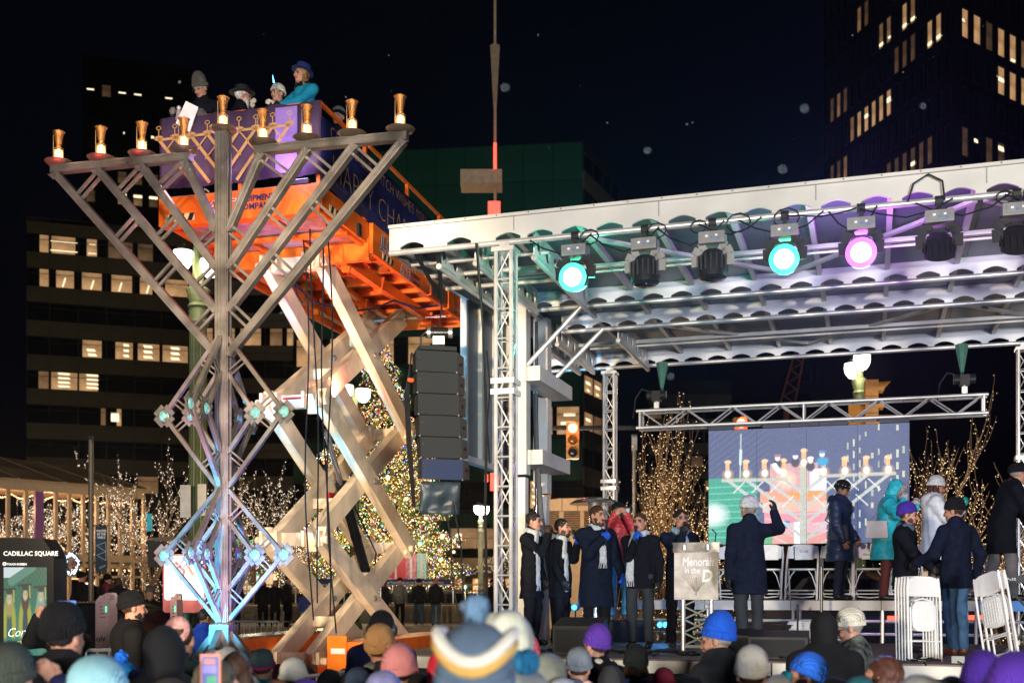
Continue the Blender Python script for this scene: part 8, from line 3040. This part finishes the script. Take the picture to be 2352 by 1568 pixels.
# people on the lift
lbox('walk_deck', -WL + .04, -.05, .05, CUR, 7.335, 7.365, M('deck_grey', (.2, .2, .2), .7))
lbox('walk_deck', -WL + .04, .0, CUR + .01, LL - .1, 7.335, 7.365, MATS['deck_grey'])
def on_lift(px, b, z=7.37):
 o = LP(0, b, 0)
 r = (px - CX) / FPX
 a = (r * o.y - o.x) / (LU.x - r * LU.y)
 return LP(a, b, z)
person('man in tall grey beanie and glasses leaning over the purple banner', on_lift(474, .62), rad_(-12), 1.80, WOOL, BLKT, head=(-14, 26, 0), hat=dict(kind='beanie', m=M('taupe_knit', (.11, .10, .085), .9, bump=.8, knit=50), h=1.35, tilt=-10, top=1), hair='grey', hem=.85, lean=12, glasses=True,
 R=dict(t=(.24, .50, 1.16), glove=GLG, curl=.9), L=dict(t=(.2, .40, 1.14), glove=GLG), fine=2)
mb = MB()
c = at(437, 262, 15.55)
mb.prism([c + V(-.20, 0, -.10), c + V(-.02, 0, -.22), c + V(.10, 0, .12), c + V(-.06, 0, .20)], (0.01, .004, 0))
tag(mb.build('paper_sheet', M('paper', (.72, .72, .70)), loc=c), 'white paper sheet held out over the banner by the man in grey beanie', 'paper')
mb = MB()
c = at(411, 244, 15.6)
mb.ball(c, .033, 12, 8)
mb.tube(c - V(0, 0, .03), c - V(0, 0, .16), .03, 8, .05)
tag(mb.build('rail_knob', STL, None, True, loc=c), 'small silver ball ended stick above the left end of the purple banner', 'ornament')
person('white bearded man in black brimmed hat facing right on the lift', on_lift(553, .75), rad_(112), 1.74, WOOL, BLKT, head=(0, 2, 0), hat=dict(kind='brim', m=M('hat_black', (.010, .010, .013), .7), tilt=-4, r=1.75), hair='white', beard='white', hem=.5, glasses=True,
 R=dict(t=(.16, .30, 1.30), glove=GLK, curl=1.0), L=dict(t=(.2, .2, 1.1), glove=GLK), fine=2)
person('woman in white knitted beanie low behind the banner beside the teal coat', on_lift(641, .50, 7.32), rad_(-30), 1.62, WOOLN, BLKT, head=(-8, 6, 0), hat=dict(kind='beanie', m=M('cream_cable_knit', (.62, .58, .50), .9, bump=1.0, knit=30), h=.85, cuff=.8), hair='brown', hem=.5,
 R=dict(t=(.22, .34, 1.38), glove=GLC, curl=1.1), L=dict(t=(.2, .3, 1.3), glove=GLC), fine=2)
person('woman in teal coat and blue brimmed hat with long auburn hair on the lift', on_lift(697, .42), rad_(-40), 1.76, TEALW, BLKT, head=(-8, 0, 0), hat=dict(kind='brim', m=M('hat_blue', (.010, .018, .09), .7), tilt=-14, r=1.45), hair=dict(c='blond', long=.17), hem=.5,
 R=dict(t=(.14, .42, 1.10), glove=GLK, curl=.8), L=dict(t=(.02, .40, 1.10), glove=GLK, curl=.8), scarf=dict(m=KNB), fine=2)
person('smiling man in black and grey beanie behind the navy banner', on_lift(779, 1.70, 7.32), rad_(-14), 1.74, WOOL, BLKT, head=(-4, -4, 0), hat=dict(kind='beanie', m=M('grey_knit', (.20, .21, .22), .9, bump=.8, knit=50), cm=KNB, h=.9, tilt=-4), hair='grey', hem=.5, fine=2, mouth=.5)
t = thing('gas_torch', 'thin lighting torch with a small blue flame above the white beanie', 'torch', at(634, 205, 15.7))
mb = MB()
mb.tube(at(634, 215, 15.7), at(629, 186, 15.7), .007, 6)
mb.build('wand', STL, t, True)
mb = MB()
mb.tube(at(629, 186, 15.7), at(626, 168, 15.7), .012, 8, .001)
mb.build('flame', E('blue_flame', (.12, .45, 1), 6), t, True)
# the crowd in the square
def knit(k, c, **kw):
 return M('knit_' + k, c, .9, var=.15, bump=.8, knit=kw.get('knit', 45))
def fab(k, c, r=.8):
 return M('cloth_' + k, c, r, var=.25, scale=12, bump=.4, bscale=60)
def crowd(label, px, yt, d, yaw, hat=None, coat=None, extra=.0, **kw):
 d *= .86
 top = CAMZ - (yt - HZ) / FPX * d
 hb = extra + (.0 if hat is None else {'beanie': .055 * hat.get('h', 1) + (.03 if hat.get('pom') else 0), 'kippah': .01, 'brim': .04}[hat['kind']])
 if kw.get('hood_up') is not None:
  hb += .03
 H = max(1.15, top - hb)
 c = at(px, 1350, d)
 kw.setdefault('fine', 0)
 kw['bulk'] = kw.get('bulk', 1.0) * 1.10
 if hat and not kw.get('hair'):
  kw['hair'] = ('brown', 'black', 'brown', 'grey')[int(px) % 4]
 return person(label, V(c.x, d, 0), rad_(yaw), H, coat or BK, kw.pop('legs', None), hat=hat, group='people watching in the square', **kw)
BK = fab('black', (.0055, .0055, .0065), .9)
CH = fab('charcoal', (.020, .021, .023), .9)
NV = fab('navy', (.010, .014, .05))
LFT = 'people watching in the square'
crowd('person in black knit cap and black coat with tan mitten, large at lower left', 140, 1372, 6.6, 165, dict(kind='beanie', m=KNB, h=1.0), BK, bulk=1.12, hair='black', L=dict(t=(.10, .30, 1.40), glove=M('tan_mitten', (.55, .32, .12), .8, bump=.3), curl=.8))
crowd('person in dark green grey hat at the bottom left corner', 22, 1462, 5.4, 185, dict(kind='beanie', m=knit('moss', (.05, .06, .05))), NV, R=dict(t=(.12, .3, 1.62), curl=.8))
crowd('person with orange, pale blue and grey knitted hat at bottom left', 222, 1492, 4.9, 178, dict(kind='beanie', m=knit('sky', (.30, .58, .66)), cm=knit('sky', (.30, .58, .66)), sm=knit('orange', (.55, .20, .06)), stripes=set(range(17, 23)), w=1.12), CH)
crowd('child in bright blue bobble hat with a pale stripe', 283, 1496, 8.6, 172, dict(kind='beanie', m=knit('azure', (.01, .22, .68)), cm=knit('palegrey', (.50, .56, .58)), pom=M('pom_blue', (.01, .12, .60), .9, bump=1, bscale=80), pr=.055, h=.9), fab('azure', (.01, .13, .40)))
crowd('tall person in black beanie and coat standing before the black car', 298, 1346, 12.4, 120, dict(kind='beanie', m=KNB, h=.85), BK, bulk=1.1, beard='black')
ph = crowd('man with face lit red raising a blue phone near the kiosk', 152, 1368, 12.6, -20, dict(kind='beanie', m=knit('grey2', (.12, .10, .10)), h=.6), BK, head=(0, -18, 0), R=dict(t=(.05, .32, 1.62), curl=.8), L=dict(t=(.14, .32, 1.60), curl=.8), fine=1)
mb = MB()
q = at(155, 1384, 10.5)
mb.box(q, (.16, .012, .08))
tag(mb.build('phone', M('phone_blue', (.02, .10, .50), .3), loc=q), 'blue phone held up near the black kiosk', 'phone')
crowd('person with black hood up, wide dark back left of the kippah', 374, 1430, 6.4, 176, None, BK, hood_up=BK, bulk=1.15)
crowd('brown haired man in pink and red kippah with a dark ear band', 412, 1408, 7.6, 195, dict(kind='kippah', m=M('kippah_pink', (.62, .30, .26), .7, var=.4, scale=40, bump=.2), tilt=-62), fab('bottle', (.012, .025, .022)), hair='brown', head=(-12, -4, 0), beard='brown', extra=.0)
o = crowd('person in olive cap filming on a glowing phone', 489, 1486, 5.9, 182, dict(kind='beanie', m=knit('olive', (.13, .11, .07)), h=.72, cuff=.4), fab('olive', (.07, .06, .04)), R=dict(t=(.06, .36, 1.52), curl=.8, dir=(-.3, .3, 1)), L=dict(t=(.22, .34, 1.44), curl=.7, dir=(-.3, .2, 1)))
q = at(484, 1538, 4.75)
t = thing('phone', 'phone with orange case and glowing screen held up at the bottom left', 'phone', q)
mb = MB()
mb.box(q, (.085, .012, .15))
mb.build('case', M('case_orange', (.60, .20, .12), .5), t)
im = canvas(24, 14, (.12, .16, .45))
p_rect(im, .1, .3, .9, .55, (.35, .28, .75))
p_rect(im, .2, .1, .8, .25, (.8, .25, .25))
p_rect(im, .3, .65, .9, .9, (.10, .45, .25))
print_grid('display', im, q + V(-.036, -.0075, -.066), (.072, 0, 0), (0, 0, .132), Mattr('phone_glow', 1.3), t)
crowd('person in fluffy white ear warmer with brown hair in front of menorah base', 505, 1468, 8.0, 176, dict(kind='beanie', m=M('fluff_white', (.62, .58, .54), .95, bump=1, bscale=60), h=.55, cuff=1.0, w=1.15), CH, hair=dict(c='brown', long=.16))
crowd('woman with brown hair looking down behind the phone holder', 540, 1490, 7.0, 165, None, BK, hair=dict(c='brown', long=.20))
crowd('person in dark teal grey hat with magenta edge and teal scarf', 602, 1474, 9.0, 180, dict(kind='beanie', m=knit('spruce', (.035, .06, .06)), cm=knit('magenta', (.28, .02, .12)), h=1.0, cuff=.5), fab('palegrey', (.32, .31, .28)), scarf=dict(m=fab('teal', (.01, .22, .26))))
crowd('person in round fluffy cream hat with black band by the lift leg', 672, 1492, 8.2, 176, dict(kind='beanie', m=M('fluff_cream', (.66, .62, .52), .95, bump=1, bscale=50), h=1.0, cuff=.3, w=1.05), BK)
crowd('child in purple hat at the bottom edge near the lift', 700, 1546, 6.6, 180, dict(kind='beanie', m=knit('violet', (.14, .05, .42))), fab('violet', (.10, .04, .30)))
crowd('person in dark brown hat at the bottom edge left of olive cap', 388, 1540, 5.8, 182, dict(kind='beanie', m=knit('umber', (.06, .045, .035)), h=.8), fab('umber', (.05, .04, .03)))
hp = crowd('man in black beanie wearing black headphones and navy coat', 876, 1391, 10.8, 174, dict(kind='beanie', m=KNB, h=.75), NV, bulk=1.15)
mb = MB()
hh_ = hp['hd']
mb.path([hp['tw'](hh_((.108 * math.cos(a_), .02, -.0 + .155 * math.sin(a_)))) for a_ in [k * math.pi / 12 for k in range(13)]], .012, 6)
for e in (1, -1):
 mb.ball(hp['tw'](hh_((e * .108, .02, -.01))), (.03, .045, .05), 10, 8)
tag(mb.build('headphones', M('phones_black', (.03, .03, .035), .3), None, True, loc=hp['tw'](hh_((0, 0, .15)))), 'black headphones over the black beanie', 'headphones')
crowd('person in tan caramel beanie with grey scarf and black coat', 872, 1422, 8.2, 170, dict(kind='beanie', m=knit('caramel', (.58, .30, .12)), h=1.0, tilt=-20, top=1), CH, scarf=dict(m=fab('greyscarf', (.16, .16, .155))), bulk=1.12)
crowd('person in salmon pink beanie and dark coat', 917, 1462, 6.7, 176, dict(kind='beanie', m=knit('salmon', (.75, .27, .26)), h=1.0, top=1, cuff=.7), CH, hood=True, bulk=1.12)
crowd('person in pale lilac blue hood at the bottom below pink beanie', 882, 1530, 5.9, 180, None, fab('sky', (.25, .45, .70)), hood_up=fab('lilac', (.24, .25, .50)))
big = crowd('person in big slate blue bobble hat with yellow and white stripe, nearest in the crowd', 1092, 1408, 3.75, 184, dict(kind='beanie', m=knit('slate', (.10, .155, .235), knit=60), cm=knit('slate', (.10, .155, .235), knit=60), h=1.22, cuff=1.1, w=1.14, tilt=-14, pom=M('pom_slate', (.07, .13, .21), .95, bump=1, bscale=60), pr=.040), fab('royal', (.02, .07, .28)), fine=.008, hair='brown')
hh_ = big['hd']
mb = MB()
for (dz, m_, r0) in ((.0, 0, .017), (.028, 1, .019)):
 mb.cur = m_
 n_ = 26
 mb.path([hh_(((.110 - .10 * dz) * math.cos(a_) * 1.02, .028 + (.132 - .10 * dz) * math.sin(a_) * 1.02, .122 + dz + .034 * math.cos(2 * a_ + .3) - .012 * math.sin(a_))) for a_ in [k * 2 * math.pi / n_ for k in range(n_ + 1)]], r0, 8)
obj('stripe', mb.mesh('stripe', [knit('mustard', (.62, .38, .10)), knit('ivory', (.72, .70, .64))], (0, 0, 0), True), big['root'])
crowd('adult in pale sage hood close behind the big bobble hat', 1160, 1393, 4.9, 205, None, fab('sage', (.34, .35, .29)), hood_up=fab('sage', (.34, .35, .29)))
crowd('child in red plaid hat beside the sage hood', 1206, 1444, 8.5, 160, dict(kind='beanie', m=M('plaid_red', (.40, .05, .07), .85, var=.9, scale=40), h=1.0), fab('plaidred', (.30, .05, .06)))
crowd('person in bright red coat half hidden by the big bobble hat', 1024, 1482, 6.4, 184, None, fab('red', (.62, .025, .05)), hood_up=fab('red', (.62, .025, .05)))
crowd('child in grey wool hat with a teal bobble at the bottom', 1210, 1505, 4.5, 176, dict(kind='beanie', m=knit('ash', (.34, .36, .35)), pom=M('pom_teal', (.01, .10, .20), .9, bump=1, bscale=80), pr=.05, h=.9), fab('ash', (.28, .30, .30)))
crowd('person in olive grey hood with tan fur trim', 1258, 1492, 6.6, 172, None, fab('sedge', (.12, .125, .10)), hood_up=fab('sedge', (.12, .125, .10)), bulk=1.15)
crowd('child in slate grey beanie with peach scarf and emblem on the back', 1330, 1472, 8.6, 178, dict(kind='beanie', m=knit('cool', (.20, .23, .27)), h=1.05, cuff=.7), fab('cool', (.12, .14, .20)), scarf=dict(m=fab('peach', (.75, .48, .40))), hood=True)
p3 = crowd('person in pointed purple beanie with cream collar facing left', 1374, 1419, 9.2, 215, dict(kind='beanie', m=knit('violet2', (.10, .035, .33)), h=1.15, top=1, cuff=.5, tilt=-18), BK, scarf=dict(m=fab('cream', (.66, .58, .44))), bulk=1.12, fine=1, L=dict(t=(.50, .35, 1.52), glove=M('mitten_green', (.02, .04, .035), .8), curl=.8, dir=(.2, .2, 1)))
crowd('woman in black beanie with blue scarf and black fur collar', 1461, 1468, 9.0, 176, dict(kind='beanie', m=knit('ink', (.012, .016, .016)), h=1.1, cuff=.8), BK, hair=dict(c='brown', long=.14), scarf=dict(m=fab('bluescarf', (.06, .12, .26))), bulk=1.1)
crowd('tall man in royal blue beanie and dark grey jacket turned to the right', 1655, 1399, 8.8, 222, dict(kind='beanie', m=knit('royal', (.01, .085, .55)), h=1.25, cuff=1.0, tilt=-18, top=1), CH, hair='grey', bulk=1.2, head=(22, 8, 0), fine=1, beard='grey')
crowd('person in cream ivory beanie facing the man in royal blue', 1727, 1470, 6.9, 172, dict(kind='beanie', m=knit('ivory', (.72, .70, .64)), h=1.05, cuff=.9), fab('oat', (.30, .29, .26)), hair='brown')
gg = crowd('child in blue beanie with round teal goggles and silver collar', 1858, 1484, 7.4, 262, dict(kind='beanie', m=knit('cobalt', (.015, .10, .50)), h=1.0, cuff=.9, tilt=-24), M('silver_foil', (.55, .54, .56), .25, .8, bump=.8, bscale=20), scarf=dict(m=MATS['silver_foil']), fine=1)
mb = MB()
for e in (1, -1):
 mb.ball(gg['tw'](gg['hd']((e * .036, -.115, .0))), (.034, .03, .045), 14, 10)
tag(mb.build('goggles', M('goggle_teal', (.01, .33, .40), .08, .3, bump=0), None, True, loc=gg['tw'](gg['hd']((0, -.1, 0)))), 'shiny teal goggles worn by the child in blue beanie', 'goggles')
mb = MB()
for k in range(6):
 p = gg['hd']((.03 * k - .09, -.128 + .004 * abs(k - 2.5), .062))
 mb.box(gg['tw'](p), (.014, .014, .022))
crowd('person in black hood and black jacket seen from behind below the riser', 1894, 1398, 9.9, 186, None, BK, hood_up=BK, bulk=1.2)
crowd('laughing man in cream beanie, glasses and plaid coat facing left', 1961, 1385, 10.6, 248, dict(kind='beanie', m=knit('bone', (.60, .57, .48)), h=1.05, cuff=.8, tilt=-12), M('plaid_coat', (.075, .085, .080), .85, var=.9, scale=14, bump=.4), head=(0, 16, 0), hair='grey', glasses=True, fine=2, mouth=1, bulk=1.12, scarf=dict(m=BK))
crowd('woman with wavy dark brown hair and blue glasses at bottom right', 2040, 1500, 6.6, 232, None, fab('teal2', (.02, .10, .12)), hair=dict(c='auburn', long=.20), glasses=True, fine=1)
crowd('person in light grey wool hat at the bottom right', 2118, 1530, 4.9, 180, dict(kind='beanie', m=knit('dove', (.42, .43, .41)), h=1.0, cuff=.6, w=1.1), CH)
crowd('person in deep purple beanie right of the grey wool hat', 2256, 1484, 6.0, 170, dict(kind='beanie', m=knit('plum', (.055, .018, .26)), h=1.2, top=1, tilt=-22), BK, hair=dict(c='black', long=.14))
crowd('person in bright purple hat at the bottom right corner', 2338, 1488, 4.4, 184, dict(kind='beanie', m=knit('plum2', (.085, .028, .36)), h=1.1, w=1.1), BK)
for (px, yt, d, hm, cm, hu, lab) in (
  (66, 1500, 6.2, None, BK, BK, 'person in black hood between moss hat and black cap at lower left'), (176, 1536, 6.0, knit('pewter', (.20, .19, .17)), CH, None, 'person in pewter grey beanie left of the pale blue hat'),
  (320, 1530, 7.0, None, NV, NV, 'person in navy hood right of the blue bobble hat'), (446, 1548, 6.6, knit('coal', (.02, .02, .022)), CH, None, 'person in coal black beanie left of the olive cap'),
  (568, 1540, 7.4, None, fab('stone', (.22, .21, .19)), fab('stone', (.22, .21, .19)), 'person in stone grey hood below the spruce hat'), (636, 1550, 6.8, knit('rust', (.30, .09, .03)), BK, None, 'person in rust brown beanie at the bottom beside the cream hat'),
  (756, 1528, 8.2, None, CH, CH, 'person in charcoal hood in front of the angled barrier'), (822, 1520, 8.0, knit('denim', (.06, .10, .19)), BK, None, 'person in denim blue beanie left of the caramel beanie'),
  (968, 1536, 6.6, None, BK, BK, 'person in black hood right of the salmon beanie'), (1292, 1545, 6.4, knit('frost', (.45, .50, .55)), fab('cool2', (.14, .15, .18)), None, 'child in frost blue beanie left of the emblem beanie'),
  (1404, 1520, 8.4, None, CH, CH, 'person in charcoal hood below the pointed purple beanie'), (1524, 1522, 8.6, knit('berry', (.22, .02, .06)), BK, None, 'person in berry red beanie left of the man in royal blue'),
  (1582, 1540, 7.6, None, BK, BK, 'person in black hood in front of the lectern legs'), (1790, 1538, 6.6, knit('mist', (.33, .35, .36)), CH, None, 'person in mist grey beanie between ivory beanie and teal goggles'),
  (1918, 1545, 6.8, None, BK, BK, 'person in black hood below the laughing man'), (1976, 1540, 6.4, knit('tealcap', (.02, .14, .16)), NV, None, 'person in teal knitted cap left of the wavy haired woman'),
  (2186, 1545, 6.2, None, CH, CH, 'person in charcoal hood between grey wool hat and purple beanie')):
 crowd(lab, px, yt, d, 176 + (px % 13), dict(kind='beanie', m=hm, h=.9 + .03 * (px % 7)) if hm else None, cm, hood_up=hu, bulk=1.1)
bl = at(470, 1350, 13.0)
person('person in bright blue jacket with white piping behind the menorah base', V(at(466, 1350, 15.2).x, 15.2, 0), rad_(150), 1.66, fab('bluejacket', (.01, .055, .42)), None, hair='black', fine=0, skin='dark', group='people watching in the square')
# --- people on the plaza and by the pavilion
for (px, d, H_, yaw, cm, lg, hat_, lab) in (
  (604, 40, 1.70, 20, BK, None, None, 'woman in long black coat standing on the plaza, left of the group'), (632, 40, 1.66, 10, BK, None, None, 'woman in black coat walking on the plaza in the middle of the group'), (661, 40, 1.78, 70, BK, None, KNB, 'man in black beanie and black clothes at right of plaza group'),
  (699, 38, 1.28, 185, fab('kidblue', (.05, .08, .30)), fab('mint', (.10, .40, .33)), knit('kid', (.05, .06, .35)), 'child in blue jacket and mint trousers on the plaza'), (918, 42, 1.74, 20, fab('greycoat', (.10, .10, .085)), BLKT, KNB, 'person in grey hooded coat seen right of the scissor arms'),
  (962, 43, 1.72, 185, BK, JEAN, KNB, 'man in black jacket and jeans on plaza next to grey coat'), (1001, 42, 1.72, 175, BK, JEAN, knit('rose', (.45, .12, .14)), 'person in rose white beanie and jeans on the plaza'), (884, 41, 1.66, -60, BK, None, None, 'woman in black hood at far plaza just behind the scissor arm'),
  (1130, 44, 1.70, 30, BK, None, KNB, 'dark figure by the restaurant windows'), (1158, 46, 1.66, -30, BK, None, None, 'dark haired figure near the heater flame right of the canopy'), (186, 27, 1.72, 150, BK, None, KNB, 'dark figure in front of the lit pavilion door'), (208, 27.5, 1.66, 190, BK, None, knit('wine', (.10, .02, .03)), 'person in wine red hat beside the pavilion door'),
  (246, 28, 1.68, 170, fab('wine', (.12, .02, .03)), None, KNB, 'person in wine red coat in front of the pavilion'), (322, 26, 1.70, 20, fab('tanny', (.22, .17, .11)), None, None, 'person in tan coat right of the pavilion'), (345, 25, 1.78, 10, BK, None, knit('grey3', (.15, .14, .13)), 'man in grey beanie and black jacket facing the camera by the signal'), (536, 31, 1.70, 190, BK, None, KNB, 'dark figure directly behind the menorah post on the plaza'),
  (272, 27, 1.6, 200, BK, None, None, 'dark figure between the pavilion posts')):
 c = at(px, 1350, d)
 person(lab, V(c.x, d, .6 if d > 26 else .0), rad_(yaw), H_ if d > 26 else H_ + .18, cm, lg, hat=dict(kind='beanie', m=hat_, h=.8) if hat_ else None, hair=None if hat_ else dict(c='brown', long=.15), fine=.02, hem=.55 if lg is None else .8, group='people walking on the plaza')
